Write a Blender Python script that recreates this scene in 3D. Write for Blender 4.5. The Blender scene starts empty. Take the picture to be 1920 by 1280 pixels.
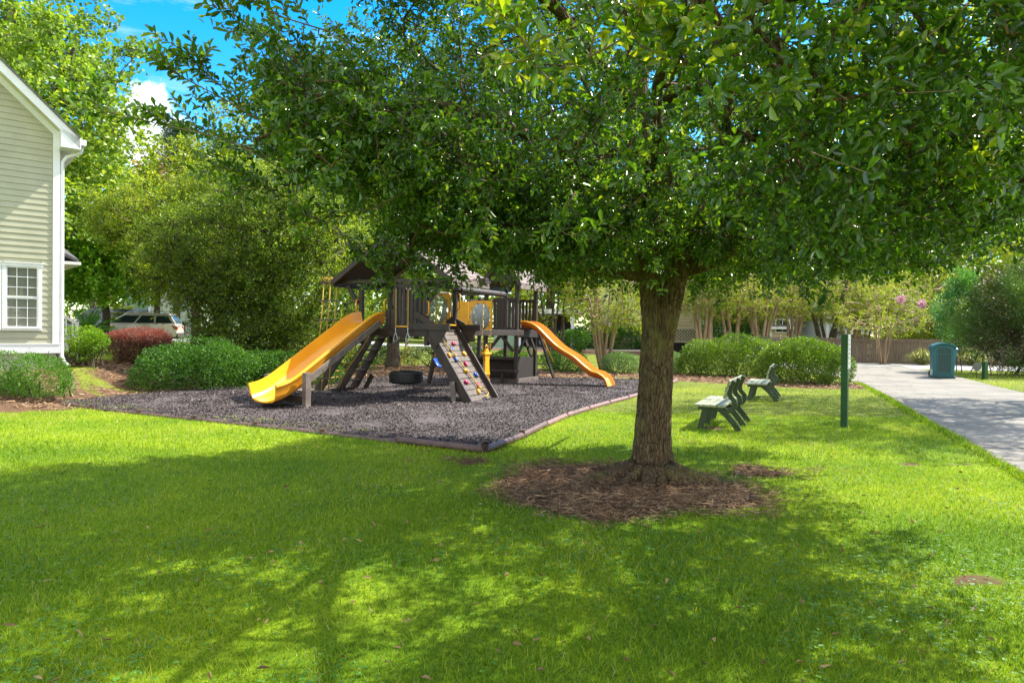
import bpy, math, random
import numpy as np
from mathutils import Matrix, Vector
R = math.radians
rng = np.random.default_rng(7)
random.seed(7)
sc = bpy.context.scene
COL = sc.collection

# ------------------------------------------------------------------ camera
CAM = np.array([0.0, 0.0, 1.55]); F = 1280.0
PITCH = math.atan(22 / F); ROLL = 0.0155
_f = np.array([0, math.cos(PITCH), -math.sin(PITCH)])
_r0 = np.array([1.0, 0, 0]); _u0 = np.array([0, math.sin(PITCH), math.cos(PITCH)])
_r = _r0 * math.cos(ROLL) + _u0 * math.sin(ROLL)
_u = -_r0 * math.sin(ROLL) + _u0 * math.cos(ROLL)
cd = bpy.data.cameras.new('camera'); cam = bpy.data.objects.new('camera', cd); COL.objects.link(cam)
cd.sensor_width = 36; cd.lens = 24; cd.clip_start = 0.05; cd.clip_end = 2000
M = Matrix.Identity(4)
for i in range(3):
    M[i][0] = _r[i]; M[i][1] = _u[i]; M[i][2] = -_f[i]; M[i][3] = CAM[i]
cam.matrix_world = M
sc.camera = cam

# ------------------------------------------------------------------ light
SUN_EL, SUN_AZ = 50.0, 30.0          # azimuth from +X towards +Y
wd = bpy.data.worlds.new('World'); sc.world = wd; wd.use_nodes = True
wn = wd.node_tree; wn.nodes.clear()
def N(nt, t, **kw):
    n = nt.nodes.new(t)
    for k, v in kw.items(): setattr(n, k, v)
    return n
out = N(wn, 'ShaderNodeOutputWorld'); bg = N(wn, 'ShaderNodeBackground'); bg.inputs[1].default_value = 0.15
sky = N(wn, 'ShaderNodeTexSky'); sky.sky_type = 'NISHITA'; sky.sun_disc = False
sky.sun_elevation = R(SUN_EL); sky.sun_rotation = R(90 - SUN_AZ)
sky.air_density = 1.0; sky.dust_density = 0.3; sky.ozone_density = 2.5
hs = N(wn, 'ShaderNodeHueSaturation'); hs.inputs['Saturation'].default_value = 1.5; hs.inputs['Value'].default_value = 1.0
wn.links.new(sky.outputs[0], hs.inputs['Color'])
tc = N(wn, 'ShaderNodeTexCoord')
def pixdir(px, py):
    d = _f + _r * (px - 960) / F + _u * (640 - py) / F
    return d / np.linalg.norm(d)
nz = N(wn, 'ShaderNodeTexNoise'); nz.inputs['Scale'].default_value = 22; nz.inputs['Detail'].default_value = 6; nz.inputs['Roughness'].default_value = 0.6
wn.links.new(tc.outputs['Generated'], nz.inputs['Vector'])
prev = None
for (px, py, rad) in [(300, 272, .048), (318, 292, .030), (290, 200, .030), (270, 240, .03), (345, 290, .016), (240, 250, .03)]:
    d0 = pixdir(px, py)
    vm = N(wn, 'ShaderNodeVectorMath', operation='DISTANCE'); vm.inputs[1].default_value = tuple(d0)
    wn.links.new(tc.outputs['Generated'], vm.inputs[0])
    m1 = N(wn, 'ShaderNodeMath', operation='SUBTRACT'); m1.inputs[0].default_value = rad; wn.links.new(vm.outputs['Value'], m1.inputs[1])
    if prev is None: prev = m1.outputs[0]
    else:
        mx = N(wn, 'ShaderNodeMath', operation='MAXIMUM'); wn.links.new(prev, mx.inputs[0]); wn.links.new(m1.outputs[0], mx.inputs[1]); prev = mx.outputs[0]
ns = N(wn, 'ShaderNodeMath', operation='MULTIPLY_ADD'); ns.inputs[1].default_value = 0.075; ns.inputs[2].default_value = -0.037
wn.links.new(nz.outputs[0], ns.inputs[0])
ad = N(wn, 'ShaderNodeMath', operation='ADD'); wn.links.new(prev, ad.inputs[0]); wn.links.new(ns.outputs[0], ad.inputs[1])
mr = N(wn, 'ShaderNodeMapRange'); mr.inputs['From Min'].default_value = -0.002; mr.inputs['From Max'].default_value = 0.008
wn.links.new(ad.outputs[0], mr.inputs['Value'])
mp = N(wn, 'ShaderNodeMapping'); mp.inputs['Scale'].default_value = (3, 3, 11); mp.inputs['Rotation'].default_value = (0.2, 0.3, 0)
wn.links.new(tc.outputs['Generated'], mp.inputs['Vector'])
nz2 = N(wn, 'ShaderNodeTexNoise'); nz2.inputs['Scale'].default_value = 2.2; nz2.inputs['Detail'].default_value = 8; nz2.inputs['Roughness'].default_value = 0.65
wn.links.new(mp.outputs[0], nz2.inputs['Vector'])
mr2 = N(wn, 'ShaderNodeMapRange'); mr2.inputs['From Min'].default_value = 0.55; mr2.inputs['From Max'].default_value = 0.85; mr2.inputs['To Max'].default_value = 0.45
wn.links.new(nz2.outputs[0], mr2.inputs['Value'])
mxx = N(wn, 'ShaderNodeMath', operation='MAXIMUM'); wn.links.new(mr.outputs[0], mxx.inputs[0]); wn.links.new(mr2.outputs[0], mxx.inputs[1])
mixc = N(wn, 'ShaderNodeMix', data_type='RGBA'); wn.links.new(mxx.outputs[0], mixc.inputs['Factor'])
wn.links.new(hs.outputs[0], mixc.inputs['A']); mixc.inputs['B'].default_value = (4.0, 4.2, 4.5, 1)
# unseen broken white cloud, added overhead and behind the camera to brighten the shade
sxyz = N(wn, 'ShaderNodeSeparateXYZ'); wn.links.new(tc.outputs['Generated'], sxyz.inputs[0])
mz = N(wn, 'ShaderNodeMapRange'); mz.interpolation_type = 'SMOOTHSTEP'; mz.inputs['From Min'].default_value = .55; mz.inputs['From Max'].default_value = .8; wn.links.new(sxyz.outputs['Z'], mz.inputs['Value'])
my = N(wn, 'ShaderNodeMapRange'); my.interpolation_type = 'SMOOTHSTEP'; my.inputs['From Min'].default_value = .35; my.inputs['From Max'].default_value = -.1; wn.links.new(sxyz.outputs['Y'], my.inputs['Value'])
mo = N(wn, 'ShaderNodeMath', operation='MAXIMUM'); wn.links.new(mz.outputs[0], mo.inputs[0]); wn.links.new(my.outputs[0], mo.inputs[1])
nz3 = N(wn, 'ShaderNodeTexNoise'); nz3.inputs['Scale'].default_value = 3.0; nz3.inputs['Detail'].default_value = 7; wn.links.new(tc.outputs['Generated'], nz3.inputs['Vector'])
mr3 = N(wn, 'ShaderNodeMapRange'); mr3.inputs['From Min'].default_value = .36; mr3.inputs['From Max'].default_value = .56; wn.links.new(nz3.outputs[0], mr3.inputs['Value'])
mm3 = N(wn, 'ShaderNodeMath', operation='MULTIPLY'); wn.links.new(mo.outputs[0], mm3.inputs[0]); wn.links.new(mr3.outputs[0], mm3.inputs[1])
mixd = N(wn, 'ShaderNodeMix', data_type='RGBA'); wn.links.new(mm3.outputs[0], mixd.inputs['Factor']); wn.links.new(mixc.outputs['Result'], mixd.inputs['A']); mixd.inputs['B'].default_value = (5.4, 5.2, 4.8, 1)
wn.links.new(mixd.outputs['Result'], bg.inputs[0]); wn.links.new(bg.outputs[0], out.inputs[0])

sd = bpy.data.lights.new('sun', 'SUN'); sd.energy = 4.2; sd.angle = R(0.53); sd.color = (1.0, 0.94, 0.82)
so = bpy.data.objects.new('sun', sd); COL.objects.link(so)
sdir = Vector((math.cos(R(SUN_EL)) * math.cos(R(SUN_AZ)), math.cos(R(SUN_EL)) * math.sin(R(SUN_AZ)), math.sin(R(SUN_EL))))
so.rotation_euler = sdir.to_track_quat('Z', 'Y').to_euler(); so.location = (20, 10, 30)
sc.view_settings.view_transform = 'Standard'; sc.view_settings.look = 'None'; sc.view_settings.gamma = 1
sc.view_settings.exposure = 1.45
sc.cycles.max_bounces = 10; sc.cycles.diffuse_bounces = 5; sc.cycles.glossy_bounces = 3
sc.cycles.transmission_bounces = 6; sc.cycles.transparent_max_bounces = 8
sc.cycles.caustics_reflective = False; sc.cycles.caustics_refractive = False

# ------------------------------------------------------------------ terrain, pixel helpers
def S(a, b, x):
    t = np.clip((np.asarray(x, float) - a) / (b - a), 0, 1); return t * t * (3 - 2 * t)
def tz(x, y):
    left = S(8.3, 10.2, -np.asarray(x, float)) * S(10, 15.5, y)
    back = S(25, 41, y) * (1 - S(8, 13, x)) * 0.86
    return 0.5 * np.maximum(left, back)
_ys = np.concatenate([np.arange(2, 60, .02), np.arange(60, 300, .5)])
def G(px, py):
    d = _f + _r * (px - 960) / F + _u * (640 - py) / F
    t = _ys / d[1]; X = d[0] * t; Z = CAM[2] + d[2] * t
    k = np.argmax(Z < tz(X, _ys))
    return float(X[k]), float(_ys[k]), float(tz(X[k], _ys[k]))
def at(px, py, Y):
    d = _f + _r * (px - 960) / F + _u * (640 - py) / F
    p = CAM + d * (Y / d[1]); return tuple(float(v) for v in p)
def fbm(x, y, s=1.0, seed=0):
    r = np.random.default_rng(seed); v = 0; a = 1; tot = 0
    x = np.asarray(x, float); y = np.asarray(y, float)
    for o in range(4):
        for k in range(4):
            th = r.uniform(0, 6.28); ph = r.uniform(0, 6.28)
            v = v + a * np.sin((x * math.cos(th) + y * math.sin(th)) * s * r.uniform(.7, 1.4) + ph) / 4
        tot += a; a *= .55; s *= 2.1
    return v / tot * 1.8
def noise3(P, s, seed):
    r = np.random.default_rng(seed); v = np.zeros(len(P))
    for k in range(9):
        d = r.normal(size=3); d /= np.linalg.norm(d)
        v += np.sin(P @ d * s * r.uniform(.6, 1.6) + r.uniform(0, 6.28))
    return v / 3

# ------------------------------------------------------------------ materials
MATS = {}
def newmat(name):
    m = bpy.data.materials.new(name); m.use_nodes = True; nt = m.node_tree
    b = nt.nodes['Principled BSDF']; MATS[name] = m; return m, nt, b
def ramp(nt, stops):
    r = N(nt, 'ShaderNodeValToRGB'); e = r.color_ramp.elements
    while len(e) > 1: e.remove(e[-1])
    e[0].position = stops[0][0]; e[0].color = (*stops[0][1], 1)
    for p, c in stops[1:]:
        q = e.new(p); q.color = (*c, 1)
    return r
def basic(name, c1, c2=None, scale=4, rough=.6, bump=0, bscale=30, stretch=(1, 1, 1), metal=0, spec=.5, coat=0, detail=5, coord='Object', lo=.35, hi=.68):
    m, nt, b = newmat(name)
    b.inputs['Roughness'].default_value = rough; b.inputs['Metallic'].default_value = metal
    b.inputs['Specular IOR Level'].default_value = spec; b.inputs['Coat Weight'].default_value = coat
    t = N(nt, 'ShaderNodeTexCoord'); mp = N(nt, 'ShaderNodeMapping'); mp.inputs['Scale'].default_value = stretch
    nt.links.new(t.outputs[coord], mp.inputs['Vector'])
    if c2 is None: c2 = tuple(v * .78 for v in c1)
    n = N(nt, 'ShaderNodeTexNoise'); n.inputs['Scale'].default_value = scale; n.inputs['Detail'].default_value = detail; n.inputs['Roughness'].default_value = .65
    nt.links.new(mp.outputs[0], n.inputs['Vector'])
    r = ramp(nt, [(lo, c2), (hi, c1)]); nt.links.new(n.outputs[0], r.inputs[0]); nt.links.new(r.outputs[0], b.inputs['Base Color'])
    if bump:
        n2 = N(nt, 'ShaderNodeTexNoise'); n2.inputs['Scale'].default_value = bscale; n2.inputs['Detail'].default_value = 4
        nt.links.new(mp.outputs[0], n2.inputs['Vector'])
        bp = N(nt, 'ShaderNodeBump'); bp.inputs['Strength'].default_value = bump; bp.inputs['Distance'].default_value = .02
        nt.links.new(n2.outputs[0], bp.inputs['Height']); nt.links.new(bp.outputs[0], b.inputs['Normal'])
    return m
def leafmat(name, stops, rough=.42, trans=.35, tcol=None, spec=.5):
    """leaf surface: colour by per-leaf 'tint', part reflective part translucent"""
    m, nt, b = newmat(name)
    a = N(nt, 'ShaderNodeAttribute', attribute_name='tint'); r = ramp(nt, stops)
    nt.links.new(a.outputs['Fac'], r.inputs[0]); nt.links.new(r.outputs[0], b.inputs['Base Color'])
    b.inputs['Roughness'].default_value = rough; b.inputs['Specular IOR Level'].default_value = spec
    tr = N(nt, 'ShaderNodeBsdfTranslucent')
    mm = N(nt, 'ShaderNodeMix', data_type='RGBA', blend_type='MULTIPLY'); mm.inputs['Factor'].default_value = 1
    nt.links.new(r.outputs[0], mm.inputs['A']); mm.inputs['B'].default_value = (*(tcol or (1.7, 1.6, .6)), 1)
    nt.links.new(mm.outputs['Result'], tr.inputs['Color'])
    mx = N(nt, 'ShaderNodeMixShader'); mx.inputs[0].default_value = trans
    nt.links.new(b.outputs[0], mx.inputs[1]); nt.links.new(tr.outputs[0], mx.inputs[2])
    nt.links.new(mx.outputs[0], nt.nodes['Material Output'].inputs['Surface'])
    return m
def barkmat(name, c1, c2, c3, sc_=10, bump=1.0, zs=.22):
    m, nt, b = newmat(name); b.inputs['Roughness'].default_value = .92; b.inputs['Specular IOR Level'].default_value = .2
    t = N(nt, 'ShaderNodeTexCoord'); mp = N(nt, 'ShaderNodeMapping'); mp.inputs['Scale'].default_value = (1, 1, zs)
    nt.links.new(t.outputs['Object'], mp.inputs['Vector'])
    n0 = N(nt, 'ShaderNodeTexNoise'); n0.inputs['Scale'].default_value = sc_ * .8; n0.inputs['Detail'].default_value = 3
    nt.links.new(mp.outputs[0], n0.inputs['Vector'])
    vmx = N(nt, 'ShaderNodeMix', data_type='RGBA'); vmx.inputs['Factor'].default_value = .12
    nt.links.new(mp.outputs[0], vmx.inputs['A']); nt.links.new(n0.outputs['Color'], vmx.inputs['B'])
    v = N(nt, 'ShaderNodeTexVoronoi', feature='DISTANCE_TO_EDGE'); v.inputs['Scale'].default_value = sc_ * 4.2
    nt.links.new(vmx.outputs['Result'], v.inputs['Vector'])
    n = N(nt, 'ShaderNodeTexNoise'); n.inputs['Scale'].default_value = sc_ * 3; n.inputs['Detail'].default_value = 8
    nt.links.new(mp.outputs[0], n.inputs['Vector'])
    n3 = N(nt, 'ShaderNodeTexNoise'); n3.inputs['Scale'].default_value = 3.5; n3.inputs['Detail'].default_value = 6
    nt.links.new(t.outputs['Object'], n3.inputs['Vector'])
    r1 = ramp(nt, [(0, tuple(x * .6 for x in c2)), (.05, tuple((x + y) / 2.3 for x, y in zip(c1, c2))), (.18, c1)]); nt.links.new(v.outputs[0], r1.inputs[0])
    r2 = ramp(nt, [(.3, (.55, .55, .55)), (.7, (1.25, 1.25, 1.25))]); nt.links.new(n.outputs[0], r2.inputs[0])
    mu = N(nt, 'ShaderNodeMix', data_type='RGBA', blend_type='MULTIPLY'); mu.inputs['Factor'].default_value = 1
    nt.links.new(r1.outputs[0], mu.inputs['A']); nt.links.new(r2.outputs[0], mu.inputs['B'])
    r3 = ramp(nt, [(.52, (0, 0, 0)), (.68, (.8, .8, .8))]); nt.links.new(n3.outputs[0], r3.inputs[0])
    ml = N(nt, 'ShaderNodeMix', data_type='RGBA'); nt.links.new(r3.outputs[0], ml.inputs['Factor'])
    nt.links.new(mu.outputs['Result'], ml.inputs['A']); ml.inputs['B'].default_value = (*c3, 1)
    nt.links.new(ml.outputs['Result'], b.inputs['Base Color'])
    mh = N(nt, 'ShaderNodeMath', operation='MULTIPLY_ADD'); mh.inputs[1].default_value = 1.2
    nt.links.new(v.outputs[0], mh.inputs[0]); nt.links.new(n.outputs[0], mh.inputs[2])
    bp = N(nt, 'ShaderNodeBump'); bp.inputs['Strength'].default_value = bump; bp.inputs['Distance'].default_value = .03
    nt.links.new(mh.outputs[0], bp.inputs['Height']); nt.links.new(bp.outputs[0], b.inputs['Normal'])
    return m

oak_leaf = leafmat('oak_leaf', [(0, (.016, .044, .008)), (.4, (.043, .108, .015)), (.75, (.095, .205, .02)), (.9, (.21, .30, .022)), (.987, (.27, .32, .03)), (1, (.25, .09, .03))], rough=.27, trans=.38, tcol=(2.1, 2.0, .5), spec=.9)
gum_leaf = leafmat('gum_leaf', [(0, (.07, .14, .02)), (.5, (.18, .30, .035)), (1, (.38, .48, .07))], trans=.4, rough=.45)
maple_leaf = leafmat('maple_leaf', [(0, (.08, .19, .015)), (.6, (.20, .40, .03)), (.93, (.36, .52, .05)), (1, (.35, .25, .06))], trans=.4)
myrtle_leaf = leafmat('myrtle_leaf', [(0, (.04, .075, .010)), (.5, (.11, .195, .018)), (.8, (.26, .36, .03)), (1, (.46, .48, .05))], trans=.45, rough=.5)
yellow_leaf = leafmat('yellow_leaf', [(0, (.08, .14, .012)), (.5, (.24, .33, .025)), (1, (.52, .52, .05))], trans=.4)
dark_leaf = leafmat('dark_leaf', [(0, (.012, .04, .012)), (.7, (.03, .08, .02)), (1, (.08, .15, .03))], trans=.3)
pine_leaf = leafmat('pine_leaf', [(0, (.015, .05, .03)), (1, (.05, .12, .06))], trans=.2)
hedge_leaf = leafmat('hedge_leaf', [(0, (.03, .075, .006)), (.5, (.10, .20, .012)), (.85, (.23, .33, .018)), (1, (.42, .42, .03))], rough=.45, trans=.3, spec=.45)
hedge2_leaf = leafmat('hedge2_leaf', [(0, (.02, .075, .010)), (.6, (.065, .18, .016)), (1, (.16, .32, .025))], rough=.48, trans=.3, spec=.4)
lime_leaf = leafmat('lime_leaf', [(0, (.07, .16, .012)), (.6, (.18, .34, .02)), (1, (.32, .46, .04))], trans=.35)
red_leaf = leafmat('red_leaf', [(0, (.07, .03, .04)), (.5, (.22, .11, .08)), (.72, (.62, .18, .16)), (1, (.85, .38, .32))], trans=.25)
pale_leaf = leafmat('pale_leaf', [(0, (.06, .14, .04)), (.6, (.16, .27, .10)), (1, (.35, .45, .22))], trans=.3)
crape_leaf = leafmat('crape_leaf', [(0, (.08, .13, .015)), (.5, (.25, .34, .03)), (.9, (.46, .50, .06)), (1, (.52, .34, .06))], trans=.4)
cedar_leaf = leafmat('cedar_leaf', [(0, (.02, .09, .025)), (.6, (.07, .23, .05)), (1, (.20, .42, .08))], trans=.2)
juniper_leaf = leafmat('juniper_leaf', [(0, (.08, .045, .022)), (.22, (.06, .06, .015)), (.5, (.045, .12, .02)), (1, (.17, .27, .035))], trans=.2)
palm_leaf = leafmat('palm_leaf', [(0, (.08, .13, .03)), (.7, (.2, .28, .06)), (1, (.38, .36, .12))], trans=.3)
sago_leaf = leafmat('sago_leaf', [(0, (.03, .12, .01)), (1, (.11, .30, .02))], trans=.25)
grassy_leaf = leafmat('grassy_leaf', [(0, (.12, .17, .05)), (1, (.42, .42, .18))], trans=.3)
grass_leaf = leafmat('grass_leaf', [(0, (.05, .125, .010)), (.3, (.14, .265, .012)), (.65, (.30, .41, .016)), (.88, (.48, .50, .04)), (.94, (.50, .44, .18)), (1, (.55, .42, .24))], rough=.5, trans=.35, tcol=(1.5, 1.5, .5), spec=.35)
clover_leaf = leafmat('clover_leaf', [(0, (.04, .14, .012)), (1, (.13, .29, .03))], rough=.5, trans=.3)
moss_mat = leafmat('hanging_moss', [(0, (.10, .09, .03)), (1, (.22, .20, .07))], rough=.9, trans=.3, spec=.1)
flower_mat = leafmat('flower', [(0, (.55, .25, .34)), (1, (.75, .45, .55))], trans=.3, tcol=(1, 1, 1))
chip_mat = leafmat('rubber_chip', [(0, (.014, .011, .013)), (.5, (.056, .043, .044)), (.85, (.165, .135, .13)), (1, (.45, .39, .33))], rough=.75, trans=0, spec=.3)
straw_mat = leafmat('pine_straw', [(0, (.10, .05, .028)), (.5, (.28, .17, .10)), (.9, (.48, .33, .20)), (1, (.7, .55, .36))], rough=.85, trans=0, spec=.2)
dry_leaf = leafmat('dry_leaf', [(0, (.10, .055, .02)), (1, (.36, .25, .11))], rough=.8, trans=.1)

oak_bark = barkmat('oak_bark', (.20, .135, .075), (.055, .036, .022), (.20, .17, .06))
bark = barkmat('bark', (.15, .12, .09), (.05, .04, .03), (.13, .13, .07), sc_=7, bump=.6)
smooth_bark = basic('smooth_bark', (.42, .30, .18), (.22, .14, .085), scale=5, rough=.7, stretch=(1, 1, .3), bump=.2)
twig_mat = basic('twig', (.28, .19, .11), (.12, .08, .05), rough=.8)
play_wood = basic('play_wood', (.056, .037, .026), (.028, .018, .013), scale=6, rough=.62, bump=.25, bscale=60, stretch=(1, 1, 1), detail=8)
grey_wood = basic('grey_wood', (.205, .165, .14), (.10, .078, .066), scale=7, rough=.75, bump=.3, bscale=50, detail=8)
shingle_mat = basic('shingle', (.27, .215, .195), (.16, .125, .115), scale=5, rough=.85, bump=.3, detail=8)
yellow_plastic = basic('yellow_plastic', (.88, .43, .014), (.80, .35, .010), scale=1.2, rough=.33, spec=.5, coat=.15, detail=8)
orange_plastic = basic('orange_plastic', (.88, .38, .025), (.82, .32, .02), scale=2, rough=.36, coat=.1)
shaded_orange = basic('shaded_orange', (.78, .19, .012), (.70, .15, .01), scale=2, rough=.4)  # outer side of the wavy slide, its shade put into the colour
yellow_panel = basic('yellow_panel', (.80, .40, .012), (.70, .32, .01), scale=3, rough=.45)
rope_mat = basic('rope', (.66, .46, .07), (.42, .28, .04), scale=60, rough=.8, bump=.5, bscale=120)
chain_mat = basic('chain', (.72, .45, .05), (.5, .3, .03), scale=40, rough=.4)
steel = basic('steel', (.5, .5, .5), (.35, .35, .35), scale=20, rough=.35, metal=.9)
tyre_mat = basic('tyre', (.018, .018, .019), (.01, .01, .011), scale=10, rough=.55, bump=.15)
blue_plastic = basic('blue_plastic', (.01, .10, .52), (.008, .07, .42), scale=3, rough=.35)
pink_plastic = basic('pink_plastic', (.62, .03, .16), (.5, .02, .12), scale=3, rough=.4)
bench_slat = basic('bench_slat', (.37, .38, .25), (.24, .26, .15), scale=9, rough=.6, bump=.15, detail=8)
bench_frame = basic('bench_frame', (.05, .075, .03), (.03, .045, .018), scale=7, rough=.5)
post_green = basic('post_green', (.016, .085, .018), (.010, .06, .012), scale=6, rough=.5, bump=.1)
white_paint = basic('white_paint', (.80, .81, .82), (.72, .73, .75), scale=3, rough=.45)
siding_mat = basic('siding', (.43, .425, .31), (.36, .355, .255), scale=1.5, rough=.65, bump=.08, bscale=40, detail=6)
beige_siding = basic('beige_siding', (.56, .46, .31), (.50, .41, .27), scale=2, rough=.7)
green_siding = basic('green_siding', (.33, .46, .33), (.29, .41, .29), scale=2, rough=.7)
blue_siding = basic('blue_siding', (.50, .58, .68), (.45, .53, .63), scale=2, rough=.7)
yellow_siding = basic('yellow_siding', (.62, .58, .30), (.56, .52, .27), scale=2, rough=.7)
stucco = basic('stucco', (.42, .41, .34), (.33, .32, .26), scale=4, rough=.9, bump=.3, bscale=60)
roof_mat = basic('roof', (.115, .115, .125), (.07, .07, .078), scale=9, rough=.9, bump=.4, bscale=25)
grey_roof = basic('grey_roof', (.32, .36, .42), (.24, .27, .33), scale=6, rough=.85)
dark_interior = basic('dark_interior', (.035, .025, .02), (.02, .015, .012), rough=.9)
brick_mat = basic('brick', (.14, .07, .045), (.09, .045, .03), scale=12, rough=.85)
blind_mat = basic('blind', (.62, .66, .66), (.55, .6, .6), rough=.6)
fence_wood = basic('fence_wood', (.27, .20, .15), (.12, .085, .06), scale=7, rough=.85, stretch=(6, 6, .5), bump=.3, detail=8)
border_mat = basic('border_timber', (.14, .075, .06), (.08, .045, .04), scale=5, rough=.55, bump=.2)
pink_border = basic('faded_border', (.24, .13, .11), (.13, .07, .06), scale=6, rough=.6, bump=.2)
teal_bin = basic('teal_bin', (.011, .125, .145), (.009, .10, .118), scale=3, rough=.38)
teal_dark = basic('teal_dark', (.008, .05, .055), (.006, .04, .045), scale=3, rough=.4)
bin_blue = basic('bin_blue', (.01, .13, .30), (.008, .11, .26), scale=3, rough=.35)
black_plastic = basic('black_plastic', (.02, .02, .022), rough=.5)
sign_grey = basic('sign_grey', (.14, .17, .15), (.11, .13, .12), rough=.5)
sign_white = basic('sign_white', (.74, .76, .74), (.66, .68, .66), rough=.4)
sign_ink = basic('sign_ink', (.09, .11, .16), (.07, .09, .13), rough=.5)
car_silver = basic('car_silver', (.62, .56, .52), (.58, .52, .48), rough=.25, metal=.15, coat=.6)
car_navy = basic('car_navy', (.05, .08, .13), (.045, .07, .12), rough=.25, metal=.3, coat=.8)
car_black = basic('car_black', (.012, .014, .018), rough=.2, coat=.9)
car_blue = basic('car_blue', (.10, .16, .24), (.09, .14, .22), rough=.25, coat=.7)
tail_red = basic('tail_red', (.75, .05, .02), (.6, .03, .015), rough=.25)
trim_brown = basic('trim_brown', (.07, .055, .05), rough=.5)
asphalt = basic('road_surface', (.33, .33, .32), (.25, .25, .245), scale=1.4, rough=.9, bump=.2, bscale=80, detail=10)
def glassmat(name, col, rough=.06, alpha=None):
    m, nt, b = newmat(name); b.inputs['Base Color'].default_value = (*col, 1); b.inputs['Roughness'].default_value = rough
    b.inputs['Specular IOR Level'].default_value = .8
    t = N(nt, 'ShaderNodeTexCoord'); n = N(nt, 'ShaderNodeTexNoise'); n.inputs['Scale'].default_value = 1.5
    nt.links.new(t.outputs['Object'], n.inputs['Vector'])
    bp = N(nt, 'ShaderNodeBump'); bp.inputs['Strength'].default_value = .06; bp.inputs['Distance'].default_value = .05
    nt.links.new(n.outputs[0], bp.inputs['Height']); nt.links.new(bp.outputs[0], b.inputs['Normal'])
    if alpha is not None:
        tr = N(nt, 'ShaderNodeBsdfTransparent'); mx = N(nt, 'ShaderNodeMixShader'); mx.inputs[0].default_value = alpha
        nt.links.new(tr.outputs[0], mx.inputs[1]); nt.links.new(b.outputs[0], mx.inputs[2])
        nt.links.new(mx.outputs[0], nt.nodes['Material Output'].inputs['Surface'])
    return m
glass_dark = glassmat('dark_glass', (.02, .03, .035))
glass_pane = glassmat('window_glass', (.03, .05, .05), alpha=.38)
bubble_glass = glassmat('bubble_glass', (.55, .6, .6), rough=.12, alpha=.42)

# concrete drive
def concrete():
    m, nt, b = newmat('concrete'); b.inputs['Roughness'].default_value = .9
    t = N(nt, 'ShaderNodeTexCoord')
    n1 = N(nt, 'ShaderNodeTexNoise'); n1.inputs['Scale'].default_value = .9; n1.inputs['Detail'].default_value = 10; n1.inputs['Roughness'].default_value = .7
    n2 = N(nt, 'ShaderNodeTexNoise'); n2.inputs['Scale'].default_value = 40; n2.inputs['Detail'].default_value = 6
    for n in (n1, n2): nt.links.new(t.outputs['Object'], n.inputs['Vector'])
    r1 = ramp(nt, [(.3, (.13, .12, .10)), (.55, (.225, .208, .178)), (.8, (.30, .28, .242))]); nt.links.new(n1.outputs[0], r1.inputs[0])
    r2 = ramp(nt, [(.3, (.72, .72, .72)), (.6, (1, 1, 1))]); nt.links.new(n2.outputs[0], r2.inputs[0])
    mu = N(nt, 'ShaderNodeMix', data_type='RGBA', blend_type='MULTIPLY'); mu.inputs['Factor'].default_value = 1
    nt.links.new(r1.outputs[0], mu.inputs['A']); nt.links.new(r2.outputs[0], mu.inputs['B'])
    nt.links.new(mu.outputs['Result'], b.inputs['Base Color'])
    bp = N(nt, 'ShaderNodeBump'); bp.inputs['Strength'].default_value = .25; bp.inputs['Distance'].default_value = .01
    nt.links.new(n2.outputs[0], bp.inputs['Height']); nt.links.new(bp.outputs[0], b.inputs['Normal'])
    return m
concrete_mat = concrete()
RING = (1.12, 6.78, 1.26, 1.12)
BARE = [(2.95, 7.55, .55, .22), (3.0, 4.3, .26, .13), (-.35, 7.9, .5, .16), (3.35, 11.0, .22, .25), (5.5, 8.2, .55, .14)]
def ringval(x, y):
    v = 1 - np.hypot((x - RING[0]) / RING[2], (y - RING[1]) / RING[3]) + .30 * fbm(x, y, 3.0, 3)
    for bx, by, rx, ry in BARE:
        v = np.maximum(v, .30 * (1 - np.hypot((x - bx) / rx, (y - by) / ry)) - .12 + .5 * fbm(x, y, 6, 4) * (np.hypot((x - bx) / rx, (y - by) / ry) < 1.8))
    return v
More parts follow.
